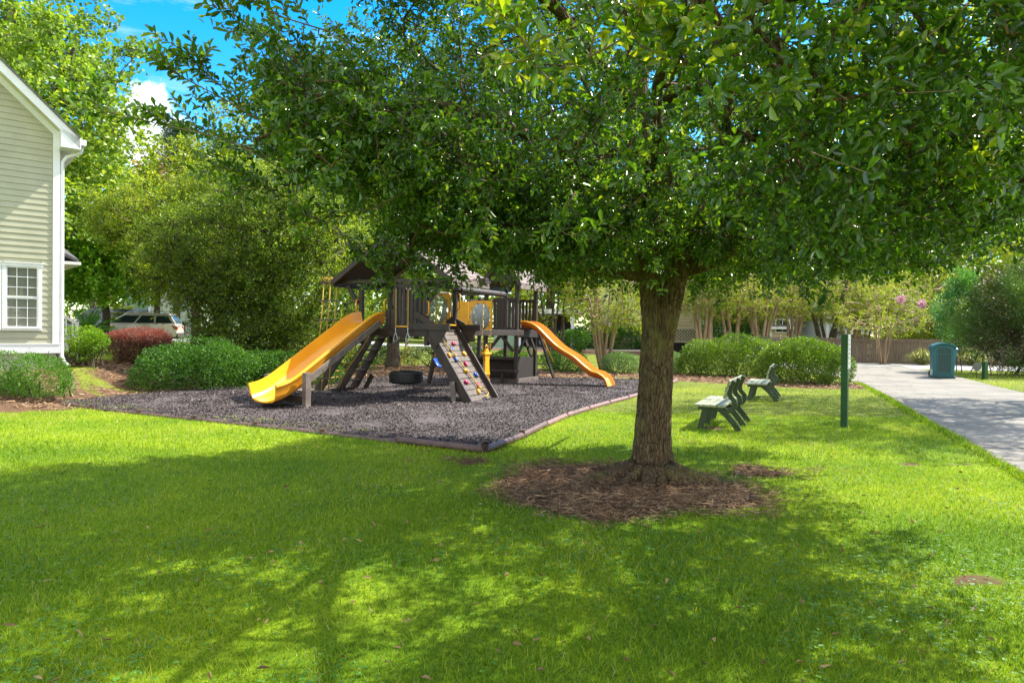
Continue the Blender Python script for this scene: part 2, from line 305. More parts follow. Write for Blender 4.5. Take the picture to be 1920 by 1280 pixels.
def lawnmat():
    m, nt, b = newmat('lawn'); b.inputs['Roughness'].default_value = .95; b.inputs['Specular IOR Level'].default_value = .15
    a = N(nt, 'ShaderNodeAttribute', attribute_name='bare')
    t = N(nt, 'ShaderNodeTexCoord')
    n1 = N(nt, 'ShaderNodeTexNoise'); n1.inputs['Scale'].default_value = .7; n1.inputs['Detail'].default_value = 8
    n2 = N(nt, 'ShaderNodeTexNoise'); n2.inputs['Scale'].default_value = 28; n2.inputs['Detail'].default_value = 8; n2.inputs['Roughness'].default_value = .8
    for n in (n1, n2): nt.links.new(t.outputs['Object'], n.inputs['Vector'])
    r1 = ramp(nt, [(.35, (.11, .215, .008)), (.65, (.25, .345, .010))]); nt.links.new(n1.outputs[0], r1.inputs[0])
    r2 = ramp(nt, [(.32, (.42, .42, .42)), (.62, (1.15, 1.15, 1.15))]); nt.links.new(n2.outputs[0], r2.inputs[0])
    mu = N(nt, 'ShaderNodeMix', data_type='RGBA', blend_type='MULTIPLY'); mu.inputs['Factor'].default_value = 1
    nt.links.new(r1.outputs[0], mu.inputs['A']); nt.links.new(r2.outputs[0], mu.inputs['B'])
    rs = ramp(nt, [(.35, (.06, .038, .025)), (.6, (.17, .10, .06)), (.75, (.32, .22, .15))]); nt.links.new(n2.outputs[0], rs.inputs[0])
    sm = N(nt, 'ShaderNodeMath', operation='MULTIPLY_ADD'); sm.inputs[1].default_value = .35
    nt.links.new(n2.outputs[0], sm.inputs[0]); nt.links.new(a.outputs['Fac'], sm.inputs[2])
    mr = N(nt, 'ShaderNodeMapRange'); mr.inputs['From Min'].default_value = .12; mr.inputs['From Max'].default_value = .26
    nt.links.new(sm.outputs[0], mr.inputs['Value'])
    mx = N(nt, 'ShaderNodeMix', data_type='RGBA'); nt.links.new(mr.outputs[0], mx.inputs['Factor'])
    nt.links.new(mu.outputs['Result'], mx.inputs['A']); nt.links.new(rs.outputs[0], mx.inputs['B'])
    nt.links.new(mx.outputs['Result'], b.inputs['Base Color'])
    bp = N(nt, 'ShaderNodeBump'); bp.inputs['Strength'].default_value = .7; bp.inputs['Distance'].default_value = .03
    nt.links.new(n2.outputs[0], bp.inputs['Height']); nt.links.new(bp.outputs[0], b.inputs['Normal'])
    return m
lawn_mat = lawnmat()
mulch_mat = basic('rubber_mulch', (.135, .108, .108), (.038, .03, .032), scale=45, rough=.9, bump=.8, bscale=55, detail=8)
bed_mat = basic('straw_bed', (.33, .19, .11), (.13, .07, .04), scale=14, rough=.95, bump=.6, bscale=50, detail=8)

# ------------------------------------------------------------------ object helpers
def tag(o, label=None, cat=None, group=None, kind=None):
    if label: o['label'] = label
    if cat: o['category'] = cat
    if group: o['group'] = group
    if kind: o['kind'] = kind
    return o
def empty(name, loc=(0, 0, 0), rz=0, label=None, cat=None, group=None, scale=None):
    o = bpy.data.objects.new(name, None); COL.objects.link(o); o.location = loc; o.rotation_euler = (0, 0, rz); o.empty_display_size = .2
    if scale: o.scale = scale
    return tag(o, label, cat, group)
def copy_tree(o, parent=None):
    c = o.copy(); COL.objects.link(c)
    if parent is not None: c.parent = parent
    for ch in [q for q in o.children]: copy_tree(ch, c)
    return c
def npmesh(name, V, n, mat, parent=None, tint=None, smooth=False, extra=None):
    """V: (count*n... ) vertices; faces given as list of (faces array MxK)"""
    me = bpy.data.meshes.new(name)
    V = np.asarray(V, np.float32); fl = n
    me.vertices.add(len(V)); me.vertices.foreach_set('co', V.ravel())
    nl = sum(f.size for f in fl); npoly = sum(len(f) for f in fl)
    me.loops.add(nl); me.polygons.add(npoly)
    me.loops.foreach_set('vertex_index', np.concatenate([f.ravel() for f in fl]).astype(np.int32))
    st = []; off = 0
    for f in fl:
        st.append(off + np.arange(len(f)) * f.shape[1]); off += f.size
    me.polygons.foreach_set('loop_start', np.concatenate(st).astype(np.int32))
    if smooth: me.polygons.foreach_set('use_smooth', np.ones(npoly, bool))
    me.update(calc_edges=True)
    if tint is not None:
        a = me.attributes.new('tint', 'FLOAT', 'POINT'); a.data.foreach_set('value', np.asarray(tint, np.float32))
    me.materials.append(mat)
    o = bpy.data.objects.new(name, me); COL.objects.link(o)
    if parent is not None: o.parent = parent
    return o
def unit(v): return v / np.maximum(np.linalg.norm(v, axis=-1, keepdims=True), 1e-9)
def leaves(name, P, A, L, W, tint, mat, parent=None, shape='oval', up=.8, jit=.55, fold=.25, seed=1):
    r = np.random.default_rng(seed); n = len(P); A = unit(A)
    Nn = np.array([0, 0, up]) + r.normal(size=(n, 3)) * jit
    Nn = unit(Nn - A * np.sum(Nn * A, 1, keepdims=True)); B = np.cross(A, Nn)
    L = np.broadcast_to(L, n)[:, None]; W = np.broadcast_to(W, n)[:, None]
    if shape == 'oval':      # obovate, folded along the midrib, drooping tip
        v = [P, P + A * L * .38 + B * W * .36 + Nn * W * fold, P + A * L * .74 + B * W * .48 + Nn * W * fold * .9, P + A * L - Nn * L * .10,
             P + A * L * .74 - B * W * .48 + Nn * W * fold * .9, P + A * L * .38 - B * W * .36 + Nn * W * fold]
        k = 6; f = [np.array([0, 1, 2, 3]), np.array([3, 4, 5, 0])]
    elif shape == 'kite':
        v = [P, P + A * L * .55 + B * W * .5 + Nn * W * fold, P + A * L, P + A * L * .55 - B * W * .5 + Nn * W * fold]
        k = 4; f = [np.array([0, 1, 2]), np.array([2, 3, 0])]
    elif shape == 'blade':
        v = [P - B * W * .5, P + B * W * .5, P + A * L]; k = 3; f = [np.array([0, 1, 2])]
    elif shape == 'flat':
        v = [P - A * L * .5 - B * W * .5, P + A * L * .5 - B * W * .4, P + A * L * .45 + B * W * .5, P - A * L * .5 + B * W * .45]; k = 4; f = [np.array([0, 1, 2, 3])]
    V = np.stack(v, 1).reshape(-1, 3); base = np.arange(n)[:, None] * k
    FF = [base + q[None] for q in f]
    return npmesh(name, V, FF, mat, parent, np.repeat(np.broadcast_to(tint, n), k))
def tubes_np(P0, P1, r0, r1, k=4):
    n = len(P0); D = unit(P1 - P0); ref = np.where(np.abs(D[:, 2:3]) > .9, np.array([[1., 0, 0]]), np.array([[0, 0, 1.]]))
    U = unit(np.cross(D, ref)); W = np.cross(D, U)
    a = np.arange(k) / k * 2 * math.pi; ring = U[:, None] * np.cos(a)[None, :, None] + W[:, None] * np.sin(a)[None, :, None]
    V = np.concatenate([P0[:, None] + ring * np.reshape(r0, (-1, 1, 1)), P1[:, None] + ring * np.reshape(r1, (-1, 1, 1))], 1).reshape(-1, 3)
    b = np.arange(n)[:, None] * 2 * k; FF = np.stack([b[:, 0][:, None] + np.array([[i, (i + 1) % k, k + (i + 1) % k, k + i]]) for i in range(k)], 1).reshape(-1, 4)
    return V, FF
class MB:
    def __init__(s): s.v = []; s.f = []
    def add(s, v, f):
        o = len(s.v); s.v += [tuple(float(c) for c in p) for p in v]; s.f += [tuple(i + o for i in q) for q in f]; return s
    def box(s, c, d, rz=0, top=1.0):
        x, y, z = [q / 2 for q in d]; cs, sn = math.cos(rz), math.sin(rz); P = []
        for dz in (-z, z):
            k = top if dz > 0 else 1
            for dx, dy in ((-x, -y), (x, -y), (x, y), (-x, y)):
                dx *= k; dy *= k
                P.append((c[0] + dx * cs - dy * sn, c[1] + dx * sn + dy * cs, c[2] + dz))
        return s.add(P, [(0, 3, 2, 1), (4, 5, 6, 7), (0, 1, 5, 4), (1, 2, 6, 5), (2, 3, 7, 6), (3, 0, 4, 7)])
    def bb(s, a, b): return s.box([(a[i] + b[i]) / 2 for i in range(3)], [abs(b[i] - a[i]) for i in range(3)])
    def beam(s, p, q, w, h, side=None):
        """board from p to q; w measured along `side`, h perpendicular"""
        p = np.array(p, float); q = np.array(q, float); d = unit(q - p)
        sd_ = np.array(side if side is not None else ((0, 0, 1.) if abs(d[2]) < .9 else (1., 0, 0)), float)
        if side is None: sd_ = np.cross(d, sd_)
        sd_ = unit(sd_ - d * np.dot(sd_, d)); up = np.cross(d, sd_)
        P = [o + sd_ * a * w / 2 + up * b * h / 2 for o in (p, q) for a, b in ((-1, -1), (1, -1), (1, 1), (-1, 1))]
        return s.add(P, [(0, 3, 2, 1), (4, 5, 6, 7), (0, 1, 5, 4), (1, 2, 6, 5), (2, 3, 7, 6), (3, 0, 4, 7)])
    def tube(s, pts, r, k=8, cap=True):
        pts = [np.array(p, float) for p in pts]; n = len(pts); rs = r if hasattr(r, '__len__') else [r] * n
        o = len(s.v); ref = None
        for i, p in enumerate(pts):
            d = unit(pts[min(i + 1, n - 1)] - pts[max(i - 1, 0)])
            if ref is None: ref = np.array([1., 0, 0]) if abs(d[2]) > .8 else np.array([0, 0, 1.])
            u = unit(np.cross(d, ref)); w = np.cross(u, d); ref = w if True else ref
            for j in range(k):
                a = 2 * math.pi * j / k
                s.v.append(tuple(p + (u * math.cos(a) + w * math.sin(a)) * rs[i]))
        for i in range(n - 1):
            for j in range(k):
                a = o + i * k + j; b = o + i * k + (j + 1) % k; s.f.append((a, b, b + k, a + k))
        if cap: s.f.append(tuple(o + j for j in range(k))[::-1]); s.f.append(tuple(o + (n - 1) * k + j for j in range(k)))
        return s
    def prism(s, poly, e0, e1):
        """poly: list of 3d points, extruded by vector e1 from offset e0"""
        n = len(poly); a = [np.array(p, float) + np.array(e0) for p in poly]; b = [p + np.array(e1) for p in a]
        return s.add(a + b, [tuple(range(n))[::-1], tuple(range(n, 2 * n))] + [(i, (i + 1) % n, n + (i + 1) % n, n + i) for i in range(n)])
    def lathe(s, prof, c=(0, 0, 0), k=24, ax='z'):
        o = len(s.v)
        for r_, z in prof:
            for j in range(k):
                a = 2 * math.pi * j / k; x, y = r_ * math.cos(a), r_ * math.sin(a)
                p = (x, y, z) if ax == 'z' else ((z, x, y) if ax == 'x' else (x, z, y))
                s.v.append((c[0] + p[0], c[1] + p[1], c[2] + p[2]))
        for i in range(len(prof) - 1):
            for j in range(k):
                a = o + i * k + j; b = o + i * k + (j + 1) % k; s.f.append((a, b, b + k, a + k))
        return s
    def build(s, name, mat, parent=None, smooth=False, bevel=0, label=None, auto=None):
        if name in SPLIT and not getattr(s, 'whole', False):
            o = None
            for c in comps(s): c.whole = True; o = c.build(name, mat, parent, smooth, bevel, label, auto)
            return o
        me = bpy.data.meshes.new(name); me.from_pydata(s.v, [], s.f)
        bm_fix(me)
        if smooth: me.polygons.foreach_set('use_smooth', np.ones(len(me.polygons), bool))
        me.materials.append(mat); me.update()
        if auto: me.set_sharp_from_angle(angle=R(auto))
        o = bpy.data.objects.new(name, me); COL.objects.link(o)
        if parent is not None: o.parent = parent
        if bevel:
            m = o.modifiers.new('bevel', 'BEVEL'); m.width = bevel; m.segments = 2; m.limit_method = 'ANGLE'; m.angle_limit = R(40)
        if label: o['label'] = label
        return o
def comps(mb):
    par = list(range(len(mb.v)))
    def find(a):
        while par[a] != a: par[a] = par[par[a]]; a = par[a]
        return a
    for f in mb.f:
        r_ = find(f[0])
        for v in f[1:]: par[find(v)] = r_
    g = {}
    for f in mb.f: g.setdefault(find(f[0]), []).append(f)
    for fs in g.values():
        ids = sorted({v for f in fs for v in f}); mp_ = {v: i for i, v in enumerate(ids)}; m = MB(); m.v = [mb.v[i] for i in ids]; m.f = [tuple(mp_[v] for v in f) for f in fs]; yield m
SPLIT = {'brace', 'grab_handle', 'bolt', 'base_board', 'gusset_board', 'swing_leg', 'ladder_rail', 'lower_wall', 'leg_brace', 'ground_board', 'slide_crossbar', 'bench_part', 'border'}
def bm_fix(me):
    import bmesh
    b = bmesh.new(); b.from_mesh(me); bmesh.ops.recalc_face_normals(b, faces=b.faces); b.to_mesh(me); b.free()

# ------------------------------------------------------------------ ground, drive, street, playground
def inpoly(x, y, poly):
    x = np.asarray(x, float); y = np.asarray(y, float); c = np.zeros(np.broadcast(x, y).shape, bool); n = len(poly)
    for i in range(n):
        x1, y1 = poly[i]; x2, y2 = poly[(i + 1) % n]
        if y1 == y2: continue
        t = ((y1 > y) != (y2 > y)) & (x < (x2 - x1) * (y - y1) / (y2 - y1) + x1); c ^= t
    return c
def smooth_poly(pts, it=2, keep=()):
    for _ in range(it):
        q = []
        for i in range(len(pts)):
            a = np.array(pts[i]); b = np.array(pts[(i + 1) % len(pts)]); q += [tuple(a * .75 + b * .25), tuple(a * .25 + b * .75)]
        pts = q
    return pts
PLAY = [(-.32, 8.55), (.15, 9.7), (.85, 11.9), (1.75, 13.9), (2.95, 16.2), (4.1, 18.9), (5.25, 21.6), (.7, 21.9), (-2.6, 22.4), (-4.6, 20.6), (-6.4, 17.9), (-8.0, 15.2), (-8.7, 13.1), (-7.4, 12.2), (-5.6, 11.3), (-3.55, 10.3), (-1.9, 9.4)]
DL = [(3.9, 2.6), (5.05, 5.8), (5.72, 7.6), (7.4, 12), (9.2, 16.6), (10.9, 21.2), (11.9, 25), (12.2, 29), (12.0, 33.5)]
DR = [(9.9, 2.6), (10.6, 5.8), (11.1, 7.6), (12.1, 12), (13.2, 16), (14.9, 20.8), (16.6, 25), (17.6, 27.3), (19.3, 33.5)]
DRIVE = DL + DR[::-1]
SC = [(-60, 56, 22), (-30, 53, 20), (-20, 50, 18), (-14, 48.5, 15), (-10.5, 46.5, 9), (-7, 44.5, 5), (-3, 43, 4), (2, 42.3, 3), (8, 41, 3), (11, 38.6, 4), (15, 35.6, 6), (20, 34.5, 6.4), (40, 33.5, 6.6), (80, 31, 7)]
ST = [(x, y - w / 2) for x, y, w in SC] + [(x, y + w / 2) for x, y, w in SC][::-1]
def Gc(px, py, r, ax=1.0): x, y, z = G(px, py); return (x, y, r, ax)
BEDS = [Gc(40, 742, 1.6), Gc(160, 750, .5, 3.4), Gc(290, 742, .6, 2.4), Gc(140, 683, .9, 2.0), Gc(245, 681, 1.0, 2.0), Gc(340, 726, 1.5, 1.5), Gc(470, 722, 1.8, 1.6), Gc(560, 716, 1.8), Gc(760, 697, 4.2, 1.5), Gc(860, 700, 3.0, 1.6),
        Gc(690, 706, 2.2, 1.4), Gc(1080, 703, 1.4, 1.6), Gc(1180, 704, 1.3, 1.6), Gc(1270, 704, 1.2, 1.4), Gc(1360, 712, 1.5, 1.9), Gc(1450, 716, 1.6, 1.6), Gc(1540, 722, 1.5, 1.6), Gc(1200, 657, 5, 2.2), Gc(1330, 657, 4, 1.6), Gc(1660, 681, 1.6, 2), (-10.6, 14.2, 1.3, 1), (-11.6, 12.2, 1.5, 1)]
def bedval(x, y):
    v = np.full(np.broadcast(x, y).shape, -1.0)
    for bx, by, r, ax in BEDS: v = np.maximum(v, 1 - np.hypot((x - bx) / (r * ax), (y - by) / r))
    return v + .18 * fbm(x, y, 3.2, 8)
def grid_axis(segs):
    a = [np.arange(s, e, st) for s, e, st in segs]; return np.concatenate(a + [[segs[-1][1]]])
gx = grid_axis([(-700, -100, 100), (-100, -40, 10), (-40, -16, 1), (-16, 14, .12), (14, 40, 1), (40, 100, 10), (100, 700, 100)])
gy = grid_axis([(-60, -4, 8), (-4, 2, 1), (2, 24, .12), (24, 60, .6), (60, 120, 6), (120, 900, 60)])
GX, GY = np.meshgrid(gx, gy); V = np.stack([GX, GY, tz(GX, GY)], -1).reshape(-1, 3)
nx, ny = len(gx), len(gy); ii, jj = np.meshgrid(np.arange(nx - 1), np.arange(ny - 1)); b0 = (jj * nx + ii).ravel()
gnd = npmesh('ground', V, [np.stack([b0, b0 + 1, b0 + nx + 1, b0 + nx], 1)], lawn_mat, smooth=True)
gnd['kind'] = 'structure'
bare = np.maximum(ringval(V[:, 0], V[:, 1]) * (V[:, 1] < 13), bedval(V[:, 0], V[:, 1]))
at_ = gnd.data.attributes.new('bare', 'FLOAT', 'POINT'); at_.data.foreach_set('value', bare.astype(np.float32))
def strip(name, A, B, z, mat, nu=10, sub=6):
    A = np.array(A); B = np.array(B); t = np.linspace(0, len(A) - 1, (len(A) - 1) * sub + 1)
    ia = lambda P: np.stack([np.interp(t, np.arange(len(P)), P[:, k]) for k in (0, 1)], 1)
    a, b = ia(A), ia(B); u = np.linspace(0, 1, nu + 1)[None, :, None]; P = a[:, None] * (1 - u) + b[:, None] * u
    Z = tz(P[..., 0], P[..., 1]) + z; V = np.concatenate([P, Z[..., None]], -1).reshape(-1, 3)
    m, n = len(t), nu + 1; i, j = np.meshgrid(np.arange(n - 1), np.arange(m - 1)); q = (j * n + i).ravel()
    o = npmesh(name, V, [np.stack([q, q + 1, q + n + 1, q + n], 1)], mat, smooth=True); o['kind'] = 'structure'; return o
strip('street', ST[:len(SC)], ST[len(SC):][::-1], .02, asphalt)
strip('driveway', DL, DR, .028, concrete_mat)
jm = MB()      # expansion joints: thin dark grooves laid in the slab
for k in (1.5, 2.4, 3.3, 4.3, 5.3, 6.4):
    i = int(k); f = k - i; a = np.array(DL[i]) * (1 - f) + np.array(DL[i + 1]) * f; b = np.array(DR[i]) * (1 - f) + np.array(DR[i + 1]) * f
    jm.add([(a[0], a[1], .032), (b[0], b[1], .032), (b[0], b[1] + .035, .032), (a[0], a[1] + .035, .032)], [(0, 1, 2, 3)])
jo = jm.build('driveway_joint', basic('joint', (.12, .11, .10), rough=.95)); jo['kind'] = 'structure'
# playground surface
def poly_sheet(name, poly, z, mat):
    m = MB(); c = np.mean(poly, 0); n = len(poly); rings = [1, .9, .7, .45, .2]
    P = []
    for r_ in rings:
        for p in poly:
            q = c + (np.array(p) - c) * r_; P.append((q[0], q[1], float(tz(q[0], q[1])) + z + .02 * (r_ < .95)))
    P.append((c[0], c[1], z + .02)); Fc = []
    for k in range(len(rings) - 1):
        for i in range(n): Fc.append((k * n + i, k * n + (i + 1) % n, (k + 1) * n + (i + 1) % n, (k + 1) * n + i))
    Fc += [((len(rings) - 1) * n + i, (len(rings) - 1) * n + (i + 1) % n, len(rings) * n) for i in range(n)]
    m.add(P, Fc); o = m.build(name, mat, smooth=True); o['kind'] = 'structure'; return o
PLAYD = []
for i in range(len(PLAY)):
    a = np.array(PLAY[i]); b = np.array(PLAY[(i + 1) % len(PLAY)]); k = max(2, int(np.linalg.norm(b - a) / .25))
    for t in range(k):
        p = a + (b - a) * t / k; w = .09 * fbm(p[0], p[1], 4, 21) if (p[0] < -3.5 or p[1] > 20) else 0; PLAYD.append((p[0] + w, p[1] + w))
poly_sheet('playground_surface', PLAYD, .025, mulch_mat)
# loose rubber chips
n = 260000; y = 8.5 + 14 * rng.random(n) ** 1.5; x = rng.uniform(-9, 5.4, n); k = inpoly(x, y, PLAYD); x, y = x[k], y[k]; n = len(x)
A = rng.normal(size=(n, 3)) * (1, 1, .35); sz = rng.uniform(.012, .028, n) * (1 + (y - 8) * .03)
tint = np.clip(rng.beta(1.6, 2.4, n) + .12 * fbm(x, y, 1.2, 30) + (rng.random(n) > .985) * .5, 0, 1)
o = leaves('rubber_chips', np.stack([x, y, tz(x, y) + .043 + .016 * fbm(x, y, 3, 31) + rng.uniform(0, .018, n)], 1), A, sz, sz * .55, tint, chip_mat, shape='flat', up=1, jit=.6, seed=3)
tag(o, 'dark grey purple loose rubber mulch covering the play area', 'rubber mulch', kind='stuff')
# border timbers
def border(pts, sel):
    t = empty('border_timber', (pts[0][0], pts[0][1], float(tz(*pts[0]))))
    a, b = np.array(pts[0]), np.array(pts[1]); d = (b - a) / np.linalg.norm(b - a); L = np.linalg.norm(b - a)
    m = MB(); P = []
    for s, r_ in ((0.0, .042), (.02, .052), (.06, .056), (.12, .052), (L * .5, .050), (L - .12, .052), (L - .06, .056), (L - .02, .048)):
        q = d * s; P.append(((q[0], q[1], .038 if sel == 1 else (.024 if sel else -.008)), r_))
    m.tube([p for p, _ in P], [r_ for _, r_ in P], k=12)
    m.build('rail', border_mat if sel != 2 else pink_border, t, smooth=True, auto=50)
    c = MB(); c.tube([(0, 0, -.02), (0, 0, .125 if sel == 1 else .08)], .045, k=12); c.build('joint_cap', border_mat, t, smooth=True, auto=40)
    return t
def seglist(path, step):
    P = [np.array(path[0])]; out = []; path = [np.array(p) for p in path]
    d = [0]; 
    for a, b in zip(path, path[1:]): d.append(d[-1] + np.linalg.norm(b - a))
    n = int(d[-1] / step); s = np.linspace(0, d[-1], n + 1); X = np.interp(s, d, [p[0] for p in path]); Y = np.interp(s, d, [p[1] for p in path])
    return [((X[i], Y[i]), (X[i + 1], Y[i + 1])) for i in range(n)]
rlab = ['near the corner', 'second from the corner', 'third from the corner', 'fourth from the corner', 'fifth from the corner', 'sixth from the corner', 'seventh from the corner', 'eighth from the corner', 'ninth from the corner', 'tenth from the corner', 'eleventh from the corner', 'twelfth from the corner']
for i, s in enumerate(seglist(PLAY[0:7], 1.25)):
    t = border(s, 1 if i < 2 else 2)
    tag(t, 'rounded border timber on the oak side of the mulch, %s' % rlab[min(i, 11)], 'border timber', 'border timbers around the playground')
for i, s in enumerate(seglist([PLAY[0]] + PLAY[:12:-1] + [PLAY[12]], 1.25)[:7]):
    t = border(s, 1 if i < 1 else 0)
    tag(t, 'reddish border timber along the front lawn edge, %s' % rlab[min(i, 11)], 'border timber', 'border timbers around the playground')
for i, s in enumerate(seglist([(.9, 21.95), (5.3, 21.75)], 1.4)):
    t = border(s, 0); tag(t, 'low red border timber behind the wavy slide, %s' % ['left end', 'middle', 'end nearest the oak'][min(i, 2)], 'border timber', 'border timbers around the playground')

# ------------------------------------------------------------------ playset
TH = math.atan2(-.455, .89)
PS = empty('wooden_playset', (-3.46, 15.39, 0.03), TH, 'large dark brown wooden playset with two roofed towers, yellow slides and a climbing wall', 'playset')
ex, ey = np.array([.89, -.455, 0]), np.array([.455, .89, 0]); O3 = np.array([-3.46, 15.39, 0.03])
def P_(m, name, mat=play_wood, bevel=.008, **k): return m.build(name, mat, PS, bevel=bevel, **k)
W, D, H = 1.86, 1.2, 1.50
EV = 2.6
for (x, y) in ((0.04, 0.04), (W - .04, 0.04), (0.04, D - .04), (W - .04, D - .04)):
    m = MB(); m.bb((x - .045, y - .045, H - .35), (x + .045, y + .045, EV - .02)); P_(m, 'post')
for x in (1.02, 1.55):
    m = MB(); m.bb((x - .04, -.03, H - .2), (x + .04, .05, EV - .02)); P_(m, 'post')
# deck
m = MB(); m.bb((-.04, -.06, H - .16), (W + .04, -.02, H)); m.bb((-.04, D + .02, H - .16), (W + .04, D + .06, H)); m.bb((-.04, -.018, H - .16), (-.002, D + .018, H)); m.bb((W + .002, -.018, H - .16), (W + .04, D + .018, H)); P_(m, 'deck_frame')
m = MB()
for i in range(9): m.bb((.002 + i * .206, 0.0, H - .04), (.198 + i * .206, D, H - .003))
P_(m, 'deck')
# outriggers either side of the climbing wall
for y in (-.09, D + .02):
    m = MB(); m.bb((1.35, y, H - .02), (2.45, y + .06, H + .12)); P_(m, 'outrigger_beam')
# legs of the ladder side
for k, (y, ty) in enumerate(((.02, -.10), (.64, .66), (1.10, 1.16))):
    m = MB(); m.beam((-.02, y, H + .05), (-1.12, ty, 0), .045, .20, side=(0, 1, 0)); P_(m, 'leg')
for i in range(5):
    z = .24 + i * .25; x = -.02 - 1.1 * (1 - z / (H + .05)); m = MB(); m.bb((x - .09, .68, z - .02), (x + .09, 1.10, z + .02)); P_(m, 'ladder_step', grey_wood if i < 4 else play_wood)
m = MB(); m.bb((-1.75, -.35, .0), (-.9, .12, .05)); m.beam((-1.15, .35, .03), (-1.1, 1.2, .03), .12, .06); P_(m, 'ground_board', grey_wood)
m = MB(); m.beam((-.75, 1.18, .02), (-.55, 1.2, .38), .07, .10, side=(0, 1, 0)); P_(m, 'leg_brace')
# climbing wall
cw0, cw1 = np.array([W, 0, H + .0]), np.array([W + 1.02, 0, 0])
for y, up in ((-.02, .02), (1.12, .30)):
    dd = unit(cw0 - cw1); m = MB(); m.beam(cw1 + (0.02, y, 0) - dd * .05, cw0 + (0, y, 0) + dd * up, .05, .21, side=(0, 1, 0)); P_(m, 'climbing_beam')
dn = unit(cw1 - cw0); nrm = np.cross(np.array([0, 1., 0]), dn); nrm = nrm if nrm[2] > 0 else -nrm
Lw = np.linalg.norm(cw1 - cw0); npl = 13
cwall = MB()
for i in range(npl):
    a = cw0 + dn * (i * Lw / npl + .006); b = cw0 + dn * ((i + 1) * Lw / npl - .006)
    for p_ in (a, b): pass
    y0, y1 = .008, 1.092; th = .03 + .004 * (i % 3)
    P = [a + (0, y0, 0), a + (0, y1, 0), b + (0, y1, 0), b + (0, y0, 0)]
    cwall.prism([p_ - nrm * .03 for p_ in P], (0, 0, 0), nrm * th)
CW = P_(cwall, 'climbing_wall', basic('wall_boards', (.15, .12, .10), (.085, .066, .055), scale=7, rough=.75, bump=.3, bscale=50, detail=8), bevel=.004)
def wpt(u, v): return cw0 + dn * (u * Lw) + np.array([0, .01 + v * 1.08, 0]) + nrm * .012
holds = [(.13, .20, 0), (.21, .62, 2), (.29, .42, 1), (.37, .22, 0), (.36, .80, 0), (.43, .38, 1), (.50, .66, 2), (.60, .50, 0), (.66, .80, 1), (.745, .30, 2), (.80, .70, 2), (.83, .10, 3), (.885, .55, 0)]
hr = np.random.default_rng(5)
for u, v, c in holds:
    m = MB(); q = wpt(u, v); k = 12; s = .052 if c < 3 else .022; prof = [(s, 0), (s * 1.05, .018), (s * .8, .04), (s * .42, .05), (s * .3, .034), (.001, .03)]
    t1 = dn; t2 = np.array([0, 1., 0]); o = len(m.v); ph = hr.uniform(0, 6)
    for r_, h_ in prof:
        for j in range(k):
            a = 2 * math.pi * j / k; rr = r_ * (1 + .2 * math.sin(2 * a + ph) + .1 * math.sin(3 * a + ph)); m.v.append(tuple(q + t1 * rr * math.cos(a) + t2 * rr * math.sin(a) + nrm * h_))
    for i in range(len(prof) - 1):
        for j in range(k): a = o + i * k + j; b = o + i * k + (j + 1) % k; m.f.append((a, b, b + k, a + k))
    m.build('climbing_hold', [yellow_plastic, blue_plastic, pink_plastic, blue_plastic][c], CW, smooth=True)
# climbing beam prop
m = MB(); m.beam((W + .78, -.16, 0.0), (W + .70, -.10, .42), .07, .09, side=(0, 1, 0)); P_(m, 'leg_brace', grey_wood)
# triangular gusset boards where wall meets deck
for y in (-.07, 1.16):
    m = MB(); m.prism([(1.92, y, H - .02), (2.38, y, H - .02), (2.12, y, H - .40)], (0, 0, 0), (0, .04, 0)); P_(m, 'gusset_board')
    m = MB(); m.beam((1.55, y + .02, H + .33), (2.05, y + .02, H + .10), .04, .12, side=(0, 1, 0)); P_(m, 'brace')
# railings with slats
def slats(x0, x1, y, z0, z1, n, axis='x', mt=play_wood, nm='railing'):
    m = MB()
    for i in range(n):
        c = x0 + (x1 - x0) * (i + .5) / n; w = abs(x1 - x0) / n * .31
        if axis == 'x': m.bb((c - w, y - .012, z0), (c + w, y + .012, z1))
        else: m.bb((y - .012, c - w, z0), (y + .012, c + w, z1))
    for z in (z0 - .03, z1 - .05):
        if axis == 'x': m.bb((x0, y - .035, z), (x1, y - .014, z + .08))
        else: m.bb((y - .035, x0, z), (y - .014, x1, z + .08))
    return P_(m, nm, mt, bevel=.004)
slats(1.08, 1.82, .0, H + .03, H + .95, 7); slats(.1, 1.1, D - .02, H + .03, H + .9, 8)
# flank boards of slide
for x in (.86, 1.0):
    m = MB(); m.bb((x - .055, -.075, H - .03), (x + .055, -.035, H + .42)); P_(m, 'flank_board')
m = MB(); m.bb((-.1, -.075, H - .03), (-.02, -.035, H + .40)); P_(m, 'flank_board')
